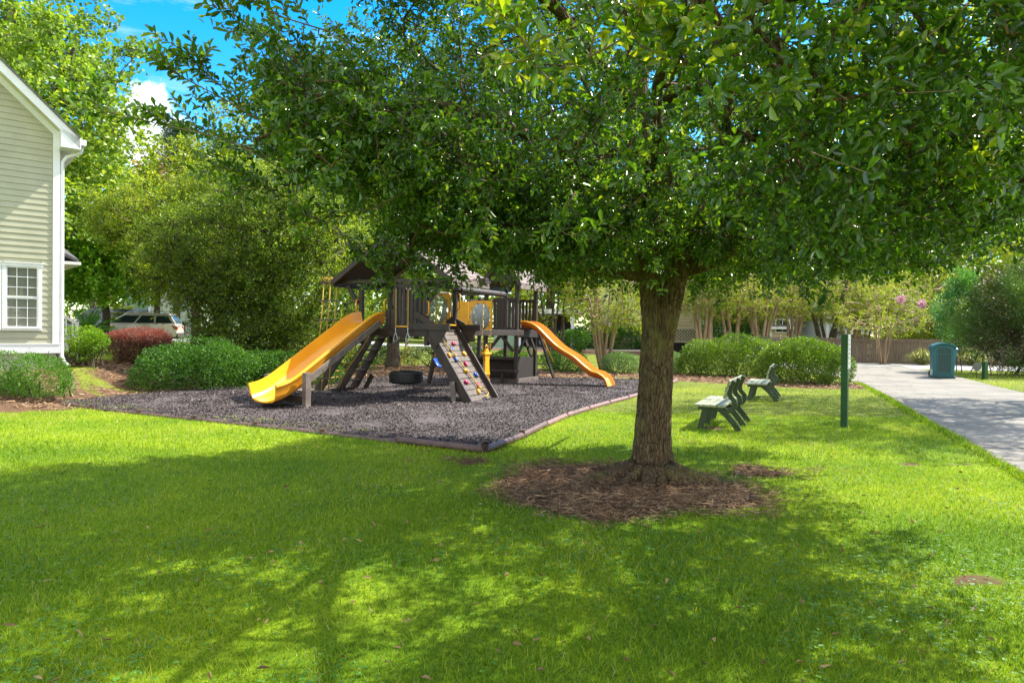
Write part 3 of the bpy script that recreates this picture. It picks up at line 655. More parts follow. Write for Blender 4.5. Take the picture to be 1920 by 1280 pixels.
# bubble panels
def bubble(x0, x1, y, z0, z1, parent_tf=None, nm='bubble_panel'):
    m = MB(); cx, cz = (x0 + x1) / 2, (z0 + z1) / 2; rx, rz = (x1 - x0) * .43, (z1 - z0) * .43; k = 48
    for yy in (y - .02, y + .02):
        o = len(m.v)
        for j in range(k):
            a = 2 * math.pi * (j + .5) / k; c, s = math.cos(a), math.sin(a); t = 1 / max(abs(c), abs(s))
            m.v.append((cx + c * rx, yy, cz + s * rz)); m.v.append((cx + c * t * (x1 - x0) / 2, yy, cz + s * t * (z1 - z0) / 2))
        for j in range(k):
            q = (j + 1) % k; m.f.append((o + 2 * j, o + 2 * j + 1, o + 2 * q + 1, o + 2 * q))
    for j in range(k):
        q = (j + 1) % k; m.f.append((2 * j, 2 * q, 2 * k + 2 * q, 2 * k + 2 * j)); m.f.append((2 * j + 1, 2 * q + 1, 2 * k + 2 * q + 1, 2 * k + 2 * j + 1))
    pn = m.build(nm, yellow_panel, PS)
    b = MB(); prof = [(math.cos(t) * 1.0, math.sin(t)) for t in np.linspace(0, math.pi / 2, 9)]; o = 0
    for r_, h_ in prof:
        for j in range(32):
            a = 2 * math.pi * j / 32; b.v.append((cx + max(r_, .001) * rx * math.cos(a), y - .02 - h_ * .2, cz + max(r_, .001) * rz * math.sin(a)))
    for i in range(8):
        for j in range(32): a = i * 32 + j; c = i * 32 + (j + 1) % 32; b.f.append((a, c, c + 32, a + 32))
    b.build('bubble_window', bubble_glass, pn, smooth=True)
    s = MB()
    for j in range(10):
        a = 2 * math.pi * j / 10; s.lathe([(.016, 0), (.016, -.008), (.001, -.012)], (cx + math.cos(a) * (rx + .03), y - .021, cz + math.sin(a) * (rz + .03)), 8, 'y')
    s.build('bolt', trim_brown, pn)
    return pn
bubble(1.05, 1.72, D - .08, H + .06, H + .84)
# grab handle, safety bar on wall top
m = MB(); m.tube([(W - .02, -.02, H + .30), (W + .06, -.05, H + .32), (W + .06, -.05, H + .58), (W - .02, -.02, H + .60)], .016); m.tube([(W - .02, D, H + .45), (W + .06, D, H + .48), (W + .06, D, H + .8), (W - .02, D, H + .82)], .018); P_(m, 'grab_handle', orange_plastic, bevel=0, smooth=True)
m = MB(); m.tube([(W + .03, .02, H + .10), (W + .03, 1.08, H + .10)], .017); P_(m, 'safety_bar', yellow_plastic, bevel=0, smooth=True)
m = MB(); m.tube([(.02, -.06, H + .35), (.02, -.12, H + .38), (.02, -.12, H + .62), (.02, -.06, H + .65)], .014); m.tube([(.80, -.06, H + .35), (.80, -.12, H + .38), (.80, -.12, H + .62), (.80, -.06, H + .65)], .014); P_(m, 'grab_handle', orange_plastic, bevel=0, smooth=True)

# roofs -----------------------------------------------------------
def roof(x0, x1, y0, y1, ze, za, nm, sunz, cx=None, base=(0, 0)):
    bx, by = base; xm = (x0 + x1) / 2; hw = (x1 - x0) / 2; rise = za - ze; L = math.hypot(hw, rise); courses = max(5, int(L / .165))
    for side in (-1, 1):
        m = MB(); r_ = np.random.default_rng(int(abs(x0 * 100)) + side + 5)
        for c in range(courses):
            t0, t1 = c / courses, (c + 1) / courses + .25 / courses
            n = int((y1 - y0) / .16) + 1; off = r_.uniform(0, .16)
            ys = [y0] + sorted([y0 + off + i * .165 for i in range(n) if y0 + .03 < y0 + off + i * .165 < y1 - .03]) + [y1]
            for a, b in zip(ys, ys[1:]):
                j = r_.uniform(-.012, .012); tt0 = max(0, t0 - .02 + j * .3)
                q = lambda t, h: (bx + xm + side * (hw * (1 - t)) , 0, ze + rise * t + h)
                e = .03; p0 = q(tt0, e + r_.uniform(0, .008)); p1 = q(min(t1, 1), .008); p0b = q(tt0, .002); p1b = q(min(t1, 1), -.004)
                m.add([(p0[0], by + a + .004, p0[2]), (p0[0], by + b - .004, p0[2]), (p1[0], by + b - .004, p1[2]), (p1[0], by + a + .004, p1[2]),
                       (p0b[0], by + a + .004, p0b[2]), (p0b[0], by + b - .004, p0b[2]), (p1b[0], by + b - .004, p1b[2]), (p1b[0], by + a + .004, p1b[2])],
                      [(0, 1, 2, 3), (4, 5, 1, 0), (5, 6, 2, 1), (7, 4, 0, 3), (7, 6, 5, 4)])
        m.add([(bx + xm + side * hw, by + y0 + .01, ze - .012), (bx + xm + side * hw, by + y1 - .01, ze - .012), (bx + xm, by + y1 - .01, za - .012), (bx + xm, by + y0 + .01, za - .012)], [(0, 1, 2, 3)])
        P_(m, nm, shingle_mat, bevel=0)
        m = MB(); m.add([(bx + xm + side * (hw - .02), by + y0 + .012, ze - .03), (bx + xm + side * (hw - .02), by + y1 - .012, ze - .03), (bx + xm, by + y1 - .012, za - .035), (bx + xm, by + y0 + .012, za - .035)], [(0, 1, 2, 3)]); P_(m, 'roof_lining', play_wood, bevel=0)
    for y in (y0 - .03, y1):      # barge boards
        for side in (-1, 1):
            m = MB(); m.beam((bx + xm + side * (hw + .02), by + y + .015, ze - .05), (bx + xm, by + y + .015, za - .045), .03, .12, side=(0, 1, 0)); P_(m, 'barge_board')
    m = MB(); m.bb((bx + x0 - .02, by + y0 + .002, ze - .14), (bx + x0 + .03, by + y1 - .002, ze - .01)); P_(m, 'eave_board')
    m = MB(); m.bb((bx + x1 - .03, by + y0 + .002, ze - .14), (bx + x1 + .02, by + y1 - .002, ze - .01)); P_(m, 'eave_board', shingle_mat)
    # sunburst in the front gable
    sx = bx + xm; sb = MB(); y = by + y0 + .03; r0 = .19
    sb.prism([(sx + r0 * math.cos(a), y, sunz + r0 * math.sin(a)) for a in np.linspace(0, math.pi, 17)], (0, 0, 0), (0, .035, 0))
    for a in np.linspace(.12, math.pi - .12, 8):
        dx, dz = math.cos(a), math.sin(a); tmax = 1e9
        for sd in (-1, 1):      # rafter line
            den = dz + rise / hw * sd * dx
            if den > 0: tmax = min(tmax, (za - .09 - sunz) / den)
        tmax = min(tmax, .62); 
        if tmax > r0: sb.beam((sx + dx * (r0 - .02), y + .012, sunz + dz * (r0 - .02)), (sx + dx * tmax, y + .012, sunz + dz * tmax), .02, .055, side=(0, 1, 0))
    P_(sb, 'sunburst', bevel=.003)
    zt = (sunz - ze) / rise * hw; m = MB(); m.bb((sx - (hw - zt) + .05, by + y0 + .02, sunz - .11), (sx + (hw - zt) - .05, by + y0 + .06, sunz - .002)); P_(m, 'collar_beam')
roof(-.5, 2.6, -.3, 1.33, 2.56, 3.58, 'roof', 3.20)
for y in (-.04, D - .02):
    m = MB(); m.bb((-.50 if y > 0 else -1.07, y - .04, EV - .10), (2.6, y + .02, EV - .02)); P_(m, 'tie_beam')
m = MB(); m.bb((W - .03, -.26, EV - .20), (W + .06, 2.0, EV - .105)); P_(m, 'tie_beam')
m = MB(); m.beam((-.02, -.02, EV - .55), (-.32, -.02, EV - .12), .05, .09, side=(0, 1, 0)); m.beam((W, -.02, EV - .55), (W + .35, -.02, EV - .12), .05, .09, side=(0, 1, 0)); P_(m, 'brace')
m = MB(); m.bb((2.56, .9, EV - .09), (2.75, 1.05, EV + .04)); P_(m, 'beam_end')
# swing beams behind the tower
SB = (W + .02, D, 2.44)
m = MB(); m.tube([(SB[0], D + .07, 2.42), (SB[0], D + 2.2, 2.42), (SB[0], D + 2.32, 2.43)], [.07, .07, .03], k=12); P_(m, 'swing_beam', bevel=0, smooth=True, auto=40)
m = MB(); m.tube([(.32, D + .07, 2.42), (.32, D + 2.1, 2.42)], .065, k=12); P_(m, 'swing_beam', bevel=0, smooth=True, auto=40)
m = MB(); m.beam((.32, D + 2.0, 2.45), (-.35, D + 2.15, 0), .09, .09); P_(m, 'swing_leg')
m = MB(); m.beam((.32, D + 2.0, 2.45), (.72, D + 2.15, 0), .09, .09); P_(m, 'swing_leg')

# slide A (straight)
def slide(path, w, wall, nm, mat, under=None, thick=.022, bend=None, parent=PS):
    """path: list of (centre point, side vector); U section lofted"""
    sec = [(-.5 * w - .035, wall - .035), (-.5 * w - .03, wall), (-.5 * w, wall + .008), (-.5 * w + .012, wall - .03), (-.5 * w + .03, wall * .45), (-.5 * w + .07, wall * .16), (-.5 * w + .14, .03), (-.12 * w, 0), (.12 * w, 0),
           (.5 * w - .14, .03), (.5 * w - .07, wall * .16), (.5 * w - .03, wall * .45), (.5 * w - .012, wall - .03), (.5 * w, wall + .008), (.5 * w + .03, wall), (.5 * w + .035, wall - .035)]
    out_ = [(.5 * w + .012, wall - .05), (.5 * w + .0, wall * .4), (.5 * w - .05, .03), (.5 * w - .13, -.012), (0, -.03), (-.5 * w + .13, -.012), (-.5 * w + .05, .03), (-.5 * w - .0, wall * .4), (-.5 * w - .012, wall - .05)]
    m = MB(); mu = MB(); path = [(np.array(p, float), wl) for p, wl in path]; n = len(path)
    for i, (p, wl) in enumerate(path):
        d = unit(path[min(i + 1, n - 1)][0] - path[max(i - 1, 0)][0]); s = unit(np.cross(d, np.array([0, 0, 1.]))); u = np.cross(s, d)
        for a, h in sec: m.v.append(tuple(p + s * a + u * h * wl))
        for a, h in [sec[-1]] + out_ + [sec[0]]: mu.v.append(tuple(p + s * a + u * (h * wl if h > 0 else h)))
    K, K2 = len(sec), len(out_) + 2
    for i in range(n - 1):
        for j in range(K - 1): a = i * K + j; m.f.append((a, a + 1, a + 1 + K, a + K))
        for j in range(K2 - 1): a = i * K2 + j; mu.f.append((a, a + 1, a + 1 + K2, a + K2))
    # end lip joins inside and outside
    o = len(m.v); e = (n - 1) * K; m.v += mu.v[(n - 1) * K2 + 1:(n - 1) * K2 + K2 - 1]
    m.f.append(tuple(e + j for j in range(K)) + tuple(o + j for j in range(len(out_))))
    a_ = m.build(nm, mat, parent, smooth=True, auto=60); b_ = mu.build('slide_underside', under or mat, a_, smooth=True, auto=60)
    return a_
xs = .42
pa = []
for t in np.linspace(0, 1, 40):
    s = t * 3.1
    if s < .25: z = H + .06
    elif s < 2.55: z = H + .06 - (s - .25) / (2.3) * (H - .24)
    else: q = (s - 2.55) / .55; z = .30 - .17 * (q * 1.55 - q * q * .62)
    if .15 < s < .4: z -= .03 * (1 - abs(s - .275) / .125) * 0
    wl = 1.0 if s < 2.5 else 1 + .12 * (s - 2.5)
    pa.append(((xs, -.02 - s, z + .0), wl))
zz = [p[0][2] for p in pa]
for _ in range(3): zz = [zz[0]] + [(zz[i - 1] + zz[i] + zz[i + 1]) / 3 for i in range(1, len(zz) - 1)] + [zz[-1]]
pa = [((p[0][0], p[0][1], z_), p[1]) for p, z_ in zip(pa, zz)]
SLA = slide(pa, .66, .30, 'straight_slide', yellow_plastic, orange_plastic)
SLA['label'] = 'straight deep yellow slide on the camera side of the left tower'
m = MB(); m.beam((xs + .42, -.3, H + .13), (xs + .42, -2.52, .47), .035, .13, side=(1, 0, 0)); m.build('slide_rail', grey_wood, SLA, bevel=.006)
m = MB(); m.beam((xs - .42, -.3, H + .13), (xs - .42, -2.52, .47), .035, .13, side=(1, 0, 0)); m.build('slide_rail', grey_wood, SLA, bevel=.006)
m = MB(); m.bb((xs + .44, -2.62, -.02), (xs + .53, -2.48, .66)); m.build('slide_post', grey_wood, SLA, bevel=.006)
m = MB(); m.bb((xs - .53, -2.62, -.02), (xs - .44, -2.48, .60)); m.build('slide_post', grey_wood, SLA, bevel=.006)
m = MB(); m.bb((xs - .44, -2.60, .10), (xs + .44, -2.50, .22)); m.bb((xs - .3, -2.95, -.02), (xs - .2, -2.45, .09)); m.build('slide_crossbar', play_wood, SLA, bevel=.006)
b = MB()
for i, s in enumerate((.5, 1.0, 1.5, 2.0, 2.45)):
    z = H + .06 - (s - .25) / 2.3 * (H - .24)
    b.lathe([(.018, 0), (.014, -.012), (.001, -.014)], (xs - .335, -.02 - s, z + .2), 8, 'x')
    b.lathe([(.018, 0), (.014, .012), (.001, .014)], (xs + .462, -.02 - s, z + .14), 8, 'x')
b.build('bolt', trim_brown, SLA)

# tower B (origin offset in the same frame)
B0 = np.array([-1.66, 20.2, 0.03]) - O3; bx, by = float(B0 @ ex), float(B0 @ ey)
WB, DB = 2.03, 1.35
def bbB(m, a, b_): return m.bb((a[0] + bx, a[1] + by, a[2]), (b_[0] + bx, b_[1] + by, b_[2]))
for (x, y, z1) in ((0.05, .05, 2.5), (WB - .05, .05, 2.9), (WB - .05, DB - .05, 2.9), (.05, DB - .05, 2.5), (.98, .05, 2.9), (.98, DB - .05, 2.9)):
    m = MB(); bbB(m, (x - .05, y - .05, -.02), (x + .05, y + .05, z1)); P_(m, 'post')
m = MB(); bbB(m, (0, -.05, H - .14), (WB, -.01, H)); bbB(m, (0, DB + .01, H - .14), (WB, DB + .05, H)); bbB(m, (0, -.005, H - .14), (.04, DB + .005, H)); bbB(m, (WB + .002, -.05, H - .20), (WB + .042, DB + .05, H + .02)); P_(m, 'deck_frame')
m = MB()
for i in range(10): bbB(m, (.045 + i * .198, .005, H - .04), (.235 + i * .198, DB - .005, H - .004))
P_(m, 'deck')
m = MB()
for i in range(3): bbB(m, (.01 + i * .155, -.085, H - .06), (.16 + i * .155, -.055, H + .82))
P_(m, 'yellow_boards', yellow_panel, bevel=.004, label='flat yellow boards beside the bubble window of the right tower')
bubble(bx + .50, bx + 1.25, by - .07, H - .08, H + .84)
slats(bx + 1.27, bx + WB - .08, by - .03, H + .03, H + .9, 6); slats(bx + .08, bx + .95, by + DB - .03, H + .03, H + .9, 8); slats(bx + 1.05, bx + WB - .08, by + DB - .03, H + .03, H + .9, 8)
slats(by + .6, by + DB - .08, bx + .02, H + .03, H + .9, 5, axis='y')
roof(.96, 2.20, -.2, 1.55, 2.80, 3.66, 'roof', 2.98, base=(bx, by))
m = MB(); bbB(m, (-.1, -.045, 2.50), (1.2, .03, 2.62)); P_(m, 'tie_beam')
# bridge boards between towers (behind the climbing wall)
m = MB()
for i in range(9):
    y = D + .12 + i * .2; m.bb((W - 1.02, y, H - .05), (W - .22, y + .17, H - .01))
m.bb((W - 1.06, D + .07, H - .14), (W - 1.02, by - .06, H + .01)); m.bb((W - .22, D + .07, H - .14), (W - .18, by - .06, H + .01)); P_(m, 'bridge')
# playhouse under deck B
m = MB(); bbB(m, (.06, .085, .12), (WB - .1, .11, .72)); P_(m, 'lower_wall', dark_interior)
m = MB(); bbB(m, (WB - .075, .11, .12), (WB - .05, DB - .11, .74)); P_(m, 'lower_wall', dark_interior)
m = MB(); bbB(m, (.0, -.02, .66), (WB - .11, .16, .74)); P_(m, 'counter')
m = MB(); bbB(m, (.2, -.32, .34), (WB + .12, -.1, .38)); bbB(m, (1.65, -.26, 0), (1.72, -.16, .338)); P_(m, 'bench')
m = MB(); bbB(m, (-.2, -.06, 0), (WB + .0, -.01, .13)); bbB(m, (WB + .01, -.06, 0), (WB + .06, DB, .14)); P_(m, 'base_board', grey_wood)
for (xa, xb) in ((WB - .12, WB - .52), (1.1, 1.5)):
    m = MB(); m.beam((bx + xa, by + .0, H - .60), (bx + xb, by + .0, H - .14), .05, .09, side=(0, 1, 0)); P_(m, 'brace')
m = MB(); m.beam((bx + WB, by + .12, H - .62), (bx + WB, by + .5, H - .2), .05, .09, side=(1, 0, 0)); m.beam((bx + WB, by + DB - .12, H - .62), (bx + WB, by + DB - .5, H - .2), .05, .09, side=(1, 0, 0)); P_(m, 'brace')
# rear ladder
for x in (WB + .04, WB - .5):
    m = MB(); m.beam((bx + x, by + DB - .02, H - .02), (bx + x + .12, by + DB + .95, 0), .045, .12, side=(1, 0, 0)); P_(m, 'ladder_rail')
for i in range(5):
    z = .2 + i * .27; t = 1 - z / H; m = MB(); m.bb((bx + WB - .48 + .12 * t, by + DB + .93 * t - .05, z - .015), (bx + WB + .04 + .12 * t - .025, by + DB + .93 * t + .07, z + .015)); P_(m, 'ladder_step')
m = MB(); m.tube([(bx + WB + .1, by + DB + .05, H - .1), (bx + WB + .2, by + DB + .75, .55)], .014); P_(m, 'hand_rail', yellow_plastic, bevel=0, smooth=True)
# slide B (wavy)
cy = by + .62; key = [(0, 1.60), (.18, 1.61), (.42, 1.50), (.72, 1.22), (1.0, .98), (1.25, .83), (1.55, .68), (1.85, .44), (2.1, .27), (2.32, .235), (2.48, .20), (2.55, .12), (2.58, .0)]
ks = np.array([k_[0] for k_ in key]); kz = np.array([k_[1] for k_ in key]); ss = np.linspace(0, 2.58, 60); zs = np.interp(ss, ks, kz)
for _ in range(3): zs = np.concatenate([[zs[0]], (zs[:-2] + zs[1:-1] + zs[2:]) / 3, [zs[-1]]])
pb = [((bx + WB - .05 + s, cy, z), 1.0 if s < 2.3 else max(.35, 1 - (s - 2.3) * 2.0)) for s, z in zip(ss, zs)]
SLB = slide(pb, .56, .17, 'wavy_slide', orange_plastic, shaded_orange)
SLB['label'] = 'orange wavy slide coming off the right tower'
# foliage-free extras: frayed rope ends on the left beam
rp = MB(); rr = np.random.default_rng(3)
for i in range(34):
    x = rr.choice([-.98, -.78, -.58]) + rr.normal() * .05; p = [(x, -.07 + rr.normal() * .02, EV + rr.uniform(-.03, .03))]
    for k in range(3): p.append((p[-1][0] + rr.normal() * .035, p[-1][1] + rr.normal() * .03, p[-1][2] + rr.normal() * .03))
    rp.tube(p, .008, k=4, cap=False)
P_(rp, 'rope_lashing', rope_mat, bevel=0)

def w_(x, y, z): p = O3 + ex * x + ey * y; return (float(p[0]), float(p[1]), z + .03)
def chain(m, a, b_, r=.009, link=.05):
    a, b_ = np.array(a, float), np.array(b_, float); L = np.linalg.norm(b_ - a); n = int(L / link); d = (b_ - a) / L; s = unit(np.cross(d, (0.3, 1, 0.1))); t = np.cross(d, s)
    for i in range(n):
        c = a + d * (i + .5) * L / n; q = s if i % 2 else t; h = L / n * .62
        m.tube([c - d * h + q * .001, c - d * h * .6 + q * .014, c + d * h * .6 + q * .014, c + d * h, c + d * h * .6 - q * .014, c - d * h * .6 - q * .014, c - d * h], r * .55, k=4, cap=False)
# rope ladder (hangs from left beam)
T = empty('rope_ladder', w_(-.78, -.07, EV - .06), TH, 'yellow rope ladder with wooden rungs hanging from the beam left of the slide', 'rope ladder')
for x in (-.2, 0, .2):
    m = MB(); m.tube([(x, 0, 0), (x - .03, -.02, -.7), (x - .09, -.16, -2.5)], .013, k=6); m.build('rope', rope_mat, T, smooth=True)
for i, z in enumerate((-.42, -.86, -1.35, -1.78, -2.2, -2.5)):
    t = -z / 2.5; m = MB(); m.box((-.09 * t, -.16 * t, z), (.62, .06, .03 if i < 5 else .05)); m.build('rung', trim_brown if i < 5 else grey_wood, T, bevel=.005)
    k = MB()
    for x in (-.2, 0, .2): k.lathe([(.001, -.07), (.026, -.055), (.028, -.02), (.016, -.005)], (x - .09 * t, -.16 * t, z - .01), 8)
    k.build('knot', rope_mat, T, smooth=True)
# climbing net between the legs
T = empty('climbing_net', w_(-.05, .3, H), TH, 'yellow rope net stretched between the slanted legs under the straight slide', 'climbing net')
m = MB()
def npn(u, v): return (-1.07 * v, -.24 + .52 * u + .05 * math.sin(7 * v), -H * v + .02 + .05 * math.sin(u * 3.1) * math.sin(v * 9))
for u in (0, .5, 1): m.tube([npn(u, v) for v in np.linspace(0, .98, 14)], .011, k=5)
for v in np.linspace(.12, .95, 7): m.tube([npn(u, v) for u in np.linspace(0, 1, 6)], .011, k=5)
m.build('net', rope_mat, T, smooth=True)
# trapeze with rings
T = empty('trapeze_swing', w_(1.35, -.22, 2.35), TH, 'trapeze bar with two triangular rings on yellow chains in front of the slatted railing', 'trapeze')
for x in (-.16, .16): m = MB(); chain(m, (x, 0, 0), (x, 0, -.78)); m.build('chain', chain_mat, T)
m = MB(); m.tube([(-.165, 0, -.80), (.165, 0, -.80)], .016); m.build('bar', yellow_plastic, T, smooth=True)
for x in (-.16, .16):
    m = MB(); m.tube([(x, 0, -.80), (x, 0, -.92), (x - .055, 0, -1.06), (x - .045, 0, -1.11), (x, 0, -1.125), (x + .045, 0, -1.11), (x + .055, 0, -1.06), (x, 0, -.92)], .012); m.build('ring', steel, T, smooth=True)
# tyre swing
T = empty('tire_swing', w_(1.19, .18, .30), TH, 'black tire swing hanging flat on three yellow chains under the left tower', 'tire swing')
m = MB(); prof = []
for a in np.linspace(0, 2 * math.pi, 25): prof.append((.255 + .105 * np.sign(math.cos(a)) * abs(math.cos(a)) ** .55, .14 + .135 * np.sign(math.sin(a)) * abs(math.sin(a)) ** .55))
m.lathe(prof, k=40)
for i in range(40):
    a = 2 * math.pi * i / 40
    for z in (.07, .14, .21): m.box((.362 * math.cos(a), .362 * math.sin(a), z), (.012, .035, .045), a)
m.build('tyre', tyre_mat, T, smooth=True, auto=40)
for a in (.4, 2.5, 4.6): m = MB(); chain(m, (.25 * math.cos(a), .25 * math.sin(a), .27), (0, 0, .92), r=.01); m.build('chain', chain_mat, T)
m = MB(); m.tube([(0, 0, .90), (0, 0, 1.05)], .02); m.build('swivel', steel, T)
# glider swing
gy0 = D + 1.35
T = empty('glider_swing', w_(SB[0], gy0, .30), TH, 'yellow two seat glider swing with blue seat behind the climbing wall', 'glider swing')
for y in (-.22, .22): m = MB(); chain(m, (0, y, 2.06), (0, y * .9, .72), link=.06); m.build('chain', chain_mat, T)
m = MB(); m.prism([(0, -.13, .08), (0, .13, .08), (0, .10, .45), (0, .13, .60), (0, .09, .68), (0, .04, .74), (0, -.04, .74), (0, -.09, .68), (0, -.13, .60), (0, -.10, .45)], (-.035, 0, 0), (.07, 0, 0)); m.box((0, 0, .62), (.12, .34, .05)); m.build('backrest', yellow_plastic, T, bevel=.012)
m = MB()
for y in (-.1, .0, .1): m.box((.0, y, .05), (.06, .022, .15))
m.box((0, 0, -.03), (.09, .26, .03)); m.box((0, 0, .125), (.09, .26, .03)); m.build('footrest', yellow_plastic, T, bevel=.006)
m = MB(); m.tube([(0, -.05, .72), (0, -.055, .80), (0, 0, .84), (0, .055, .80), (0, .05, .72)], .014); m.build('handle', yellow_plastic, T, smooth=True)
m = MB(); m.tube([(-.03, 0, .28), (-.35, 0, .30)], .05, k=12); m.tube([(-.35, 0, .34), (-.35, 0, .08)], .04, k=10); m.build('seat', blue_plastic, T, smooth=True, auto=40)
# sling swing
T = empty('sling_swing', w_(.32, D + 1.75, .50), TH, 'blue sling seat swing on yellow chains in front of the mulch bed', 'swing')
m = MB(); P = []
for i in range(13):
    t = i / 12 * 2 - 1; P.append((t * .21, -.09, .02 + .22 * abs(t) ** 2.2)); 
o = [(p[0], p[1] + .18, p[2]) for p in P]; o2 = [(p[0], p[1], p[2] - .018) for p in P]; o3 = [(p[0], p[1] + .18, p[2] - .018) for p in P]
n = 13; m.add(P + o + o2 + o3, [(i, i + 1, n + i + 1, n + i) for i in range(12)] + [(2 * n + i, 2 * n + i + 1, 3 * n + i + 1, 3 * n + i) for i in range(12)] + [(i, i + 1, 2 * n + i + 1, 2 * n + i) for i in range(12)] + [(n + i, n + i + 1, 3 * n + i + 1, 3 * n + i) for i in range(12)])
m.build('seat', blue_plastic, T, smooth=True)
for x in (-.21, .21): m = MB(); chain(m, (x, 0, .24), (x, 0, 1.88), link=.06); m.build('chain', chain_mat, T)
# climbing rope with knots
T = empty('climbing_rope', w_(W, .30, 2.42), TH, 'knotted yellow climbing rope lying down the face of the climbing wall', 'rope')
def loc(u, v, h=.035): q = wpt(u, v) + nrm * h; return (q[0] - W, q[1] - .30, q[2] - 2.42)
m = MB(); pts = [(0, 0, 0), (.03, -.02, -.5), (.06, -.02, -.9)] + [loc(u, v) for u, v in ((.12, .24), (.3, .34), (.5, .45), (.7, .56), (.86, .64), (.88, .80), (.93, .86), (.965, .74), (.965, .60))]
m.tube(pts, .014, k=8); m.build('rope', rope_mat, T, smooth=True)
for u, v in ((.39, .39), (.61, .505), (.845, .635)):
    q = loc(u, v); m = MB(); m.lathe([(.002, -.045), (.03, -.03), (.038, 0), (.03, .03), (.002, .045)], q, 10); m.build('knot', rope_mat, T, smooth=True)

# ------------------------------------------------------------------ trees
def tree(name, label, cat, base, forks, lobes, nclu, per, leaf, lw, lmat, bmat, tr, group=None, seed=1, shape='kite', cr=.35, stems=None, shell=.6, gap=-9, gs=1.0, up=.7, z0=None, twig=.010, kids=None, upbias=.3, tbias=0, tint_fn=None, branch_frac=1.0):
    """forks: list of polylines [(x,y,z,r)...] relative to base; lobes: ellipsoids (cx,cy,cz,rx,ry,rz) relative to base"""
    r = np.random.default_rng(seed)
    T = empty(name, base, 0, label, cat, group)
    lob = np.array(lobes, float); vol = lob[:, 3] * lob[:, 4] * lob[:, 5]; vol = vol ** .8
    c = r.choice(len(lob), nclu * 2, p=vol / vol.sum()); d = unit(r.normal(size=(len(c), 3))); rad = r.random(len(c)) ** (1 / 3 * (1 - shell) + .02)
    A = lob[c, :3] + d * rad[:, None] * lob[c, 3:6] * (1 + .12 * noise3(d * 3, 1.5, seed))[:, None]
    keep = np.ones(len(A), bool)
    if z0 is not None: keep &= A[:, 2] > z0
    keep &= noise3(A, gs, seed + 9) > gap
    A = A[keep][:nclu]
    return grow(T, A, forks, per, leaf, lw, lmat, bmat, r, shape, cr, up, twig, upbias, tbias, tint_fn, seed, branch_frac)
def grow(T, A, forks, per, leaf, lw, lmat, bmat, r, shape, cr, up, twig, upbias, tbias=0, tint_fn=None, seed=1, branch_frac=1.0, tk=10, trunk_obj=True, kk=4, shoot=None, trunk_name='trunk'):
    m = MB(); NP = []; NPAR = []; NR = []
    for fk in forks:
        pts = np.array(fk, float); s0 = len(NP)
        d = np.linalg.norm(np.diff(pts[:, :3], axis=0), axis=1); t = np.concatenate([[0], np.cumsum(d)]); n = max(3, int(t[-1] / max(.25, t[-1] / 40)))
        s = np.linspace(0, t[-1], n); Q = np.stack([np.interp(s, t, pts[:, k]) for k in range(4)], 1)
        wob = np.stack([np.interp(s, np.linspace(0, t[-1], 6), r.normal(size=6) * .12 * t[-1] / 6 * (0 if trunk_obj == 'x' else 1) * np.array([0, 1, 1, 1, 1, .5])) for k in range(2)], 1)
        Q[:, :2] += wob * .5
        if trunk_obj is True: m.tube(Q[:, :3], list(Q[:, 3]), k=tk)
        for i, q in enumerate(Q):
            if i >= n * .35 or len(forks) > 1 and i > n * .5: NP.append(q[:3]); NPAR.append(-1); NR.append(q[3])
    # connect attractors
    root = np.mean(np.array(NP), 0); nb = int(len(A) * branch_frac)
    order = np.argsort(np.linalg.norm(A - np.array(NP)[np.argmin(np.linalg.norm(A[:, None] - np.array(NP)[None], axis=2), axis=1)], axis=1)) if len(NP) < 400 else np.arange(len(A))
    A = A[order]; cap = len(NP) + nb * 4 + 10
    NPa = np.zeros((cap, 3)); NPa[:len(NP)] = NP; par = [-1] * len(NP); cnt = len(NP); dd = np.zeros(cap); 
    tips = []; 
    for a in A[:nb] if branch_frac >= 1 else A[np.sort(r.choice(len(A), nb, replace=False))]:
        dist = np.linalg.norm(NPa[:cnt] - a, axis=1) + .18 * dd[:cnt]; j = int(np.argmin(dist)); p = NPa[j]; L = np.linalg.norm(a - p)
        k = 3 if L > .5 else 1; prev = j
        for i in range(1, k + 1):
            t = i / k; q = p + (a - p) * t; 
            if i < k: q = q + r.normal(size=3) * L * .06 + np.array([0, 0, L * .07 * math.sin(math.pi * t)])
            NPa[cnt] = q; par.append(prev); dd[cnt] = dd[prev] + L / k; prev = cnt; cnt += 1
        tips.append(prev)
    w = np.zeros(cnt); 
    for t in tips: w[t] += 1
    for i in range(cnt - 1, -1, -1):
        if par[i] >= 0: w[par[i]] += w[i]
    e = [i for i in range(cnt) if par[i] >= 0]
    if e:
        e = np.array(e); pp = np.array([par[i] for i in e]); rad = twig * np.maximum(w, 1) ** .45; mx = np.array(NR).max() * .7; rad = np.minimum(rad, mx)
        rp = np.where(np.array([par[p] for p in pp]) >= 0, np.minimum(rad[pp], rad[e] * 1.5), rad[e] * 1.3)
        Vb, Fb = tubes_np(NPa[pp], NPa[e], rp, rad[e], kk); o_ = len(m.v); m.v += [tuple(v) for v in Vb.tolist()]; m.f += [tuple(v) for v in (Fb + o_).tolist()]
    m.build(trunk_name, bmat, T, smooth=True)
    # leaves: shoots from each cluster
    C = A; nc = len(C); nsh = shoot or max(2, per // 9); nl = max(3, per // nsh)
    out_ = unit(C - root); D = unit(out_[:, None] * .8 + r.normal(size=(nc, nsh, 3)) * .75 + np.array([0, 0, upbias])).reshape(-1, 3)
    P0 = np.repeat(C, nsh, 0) + r.normal(size=(nc * nsh, 3)) * cr * .35
    SL = r.uniform(.6, 1.2, nc * nsh) * cr
    t = (np.arange(nl) + .5) / nl; P = P0[:, None] + D[:, None] * (SL[:, None] * (.15 + .85 * t))[..., None]
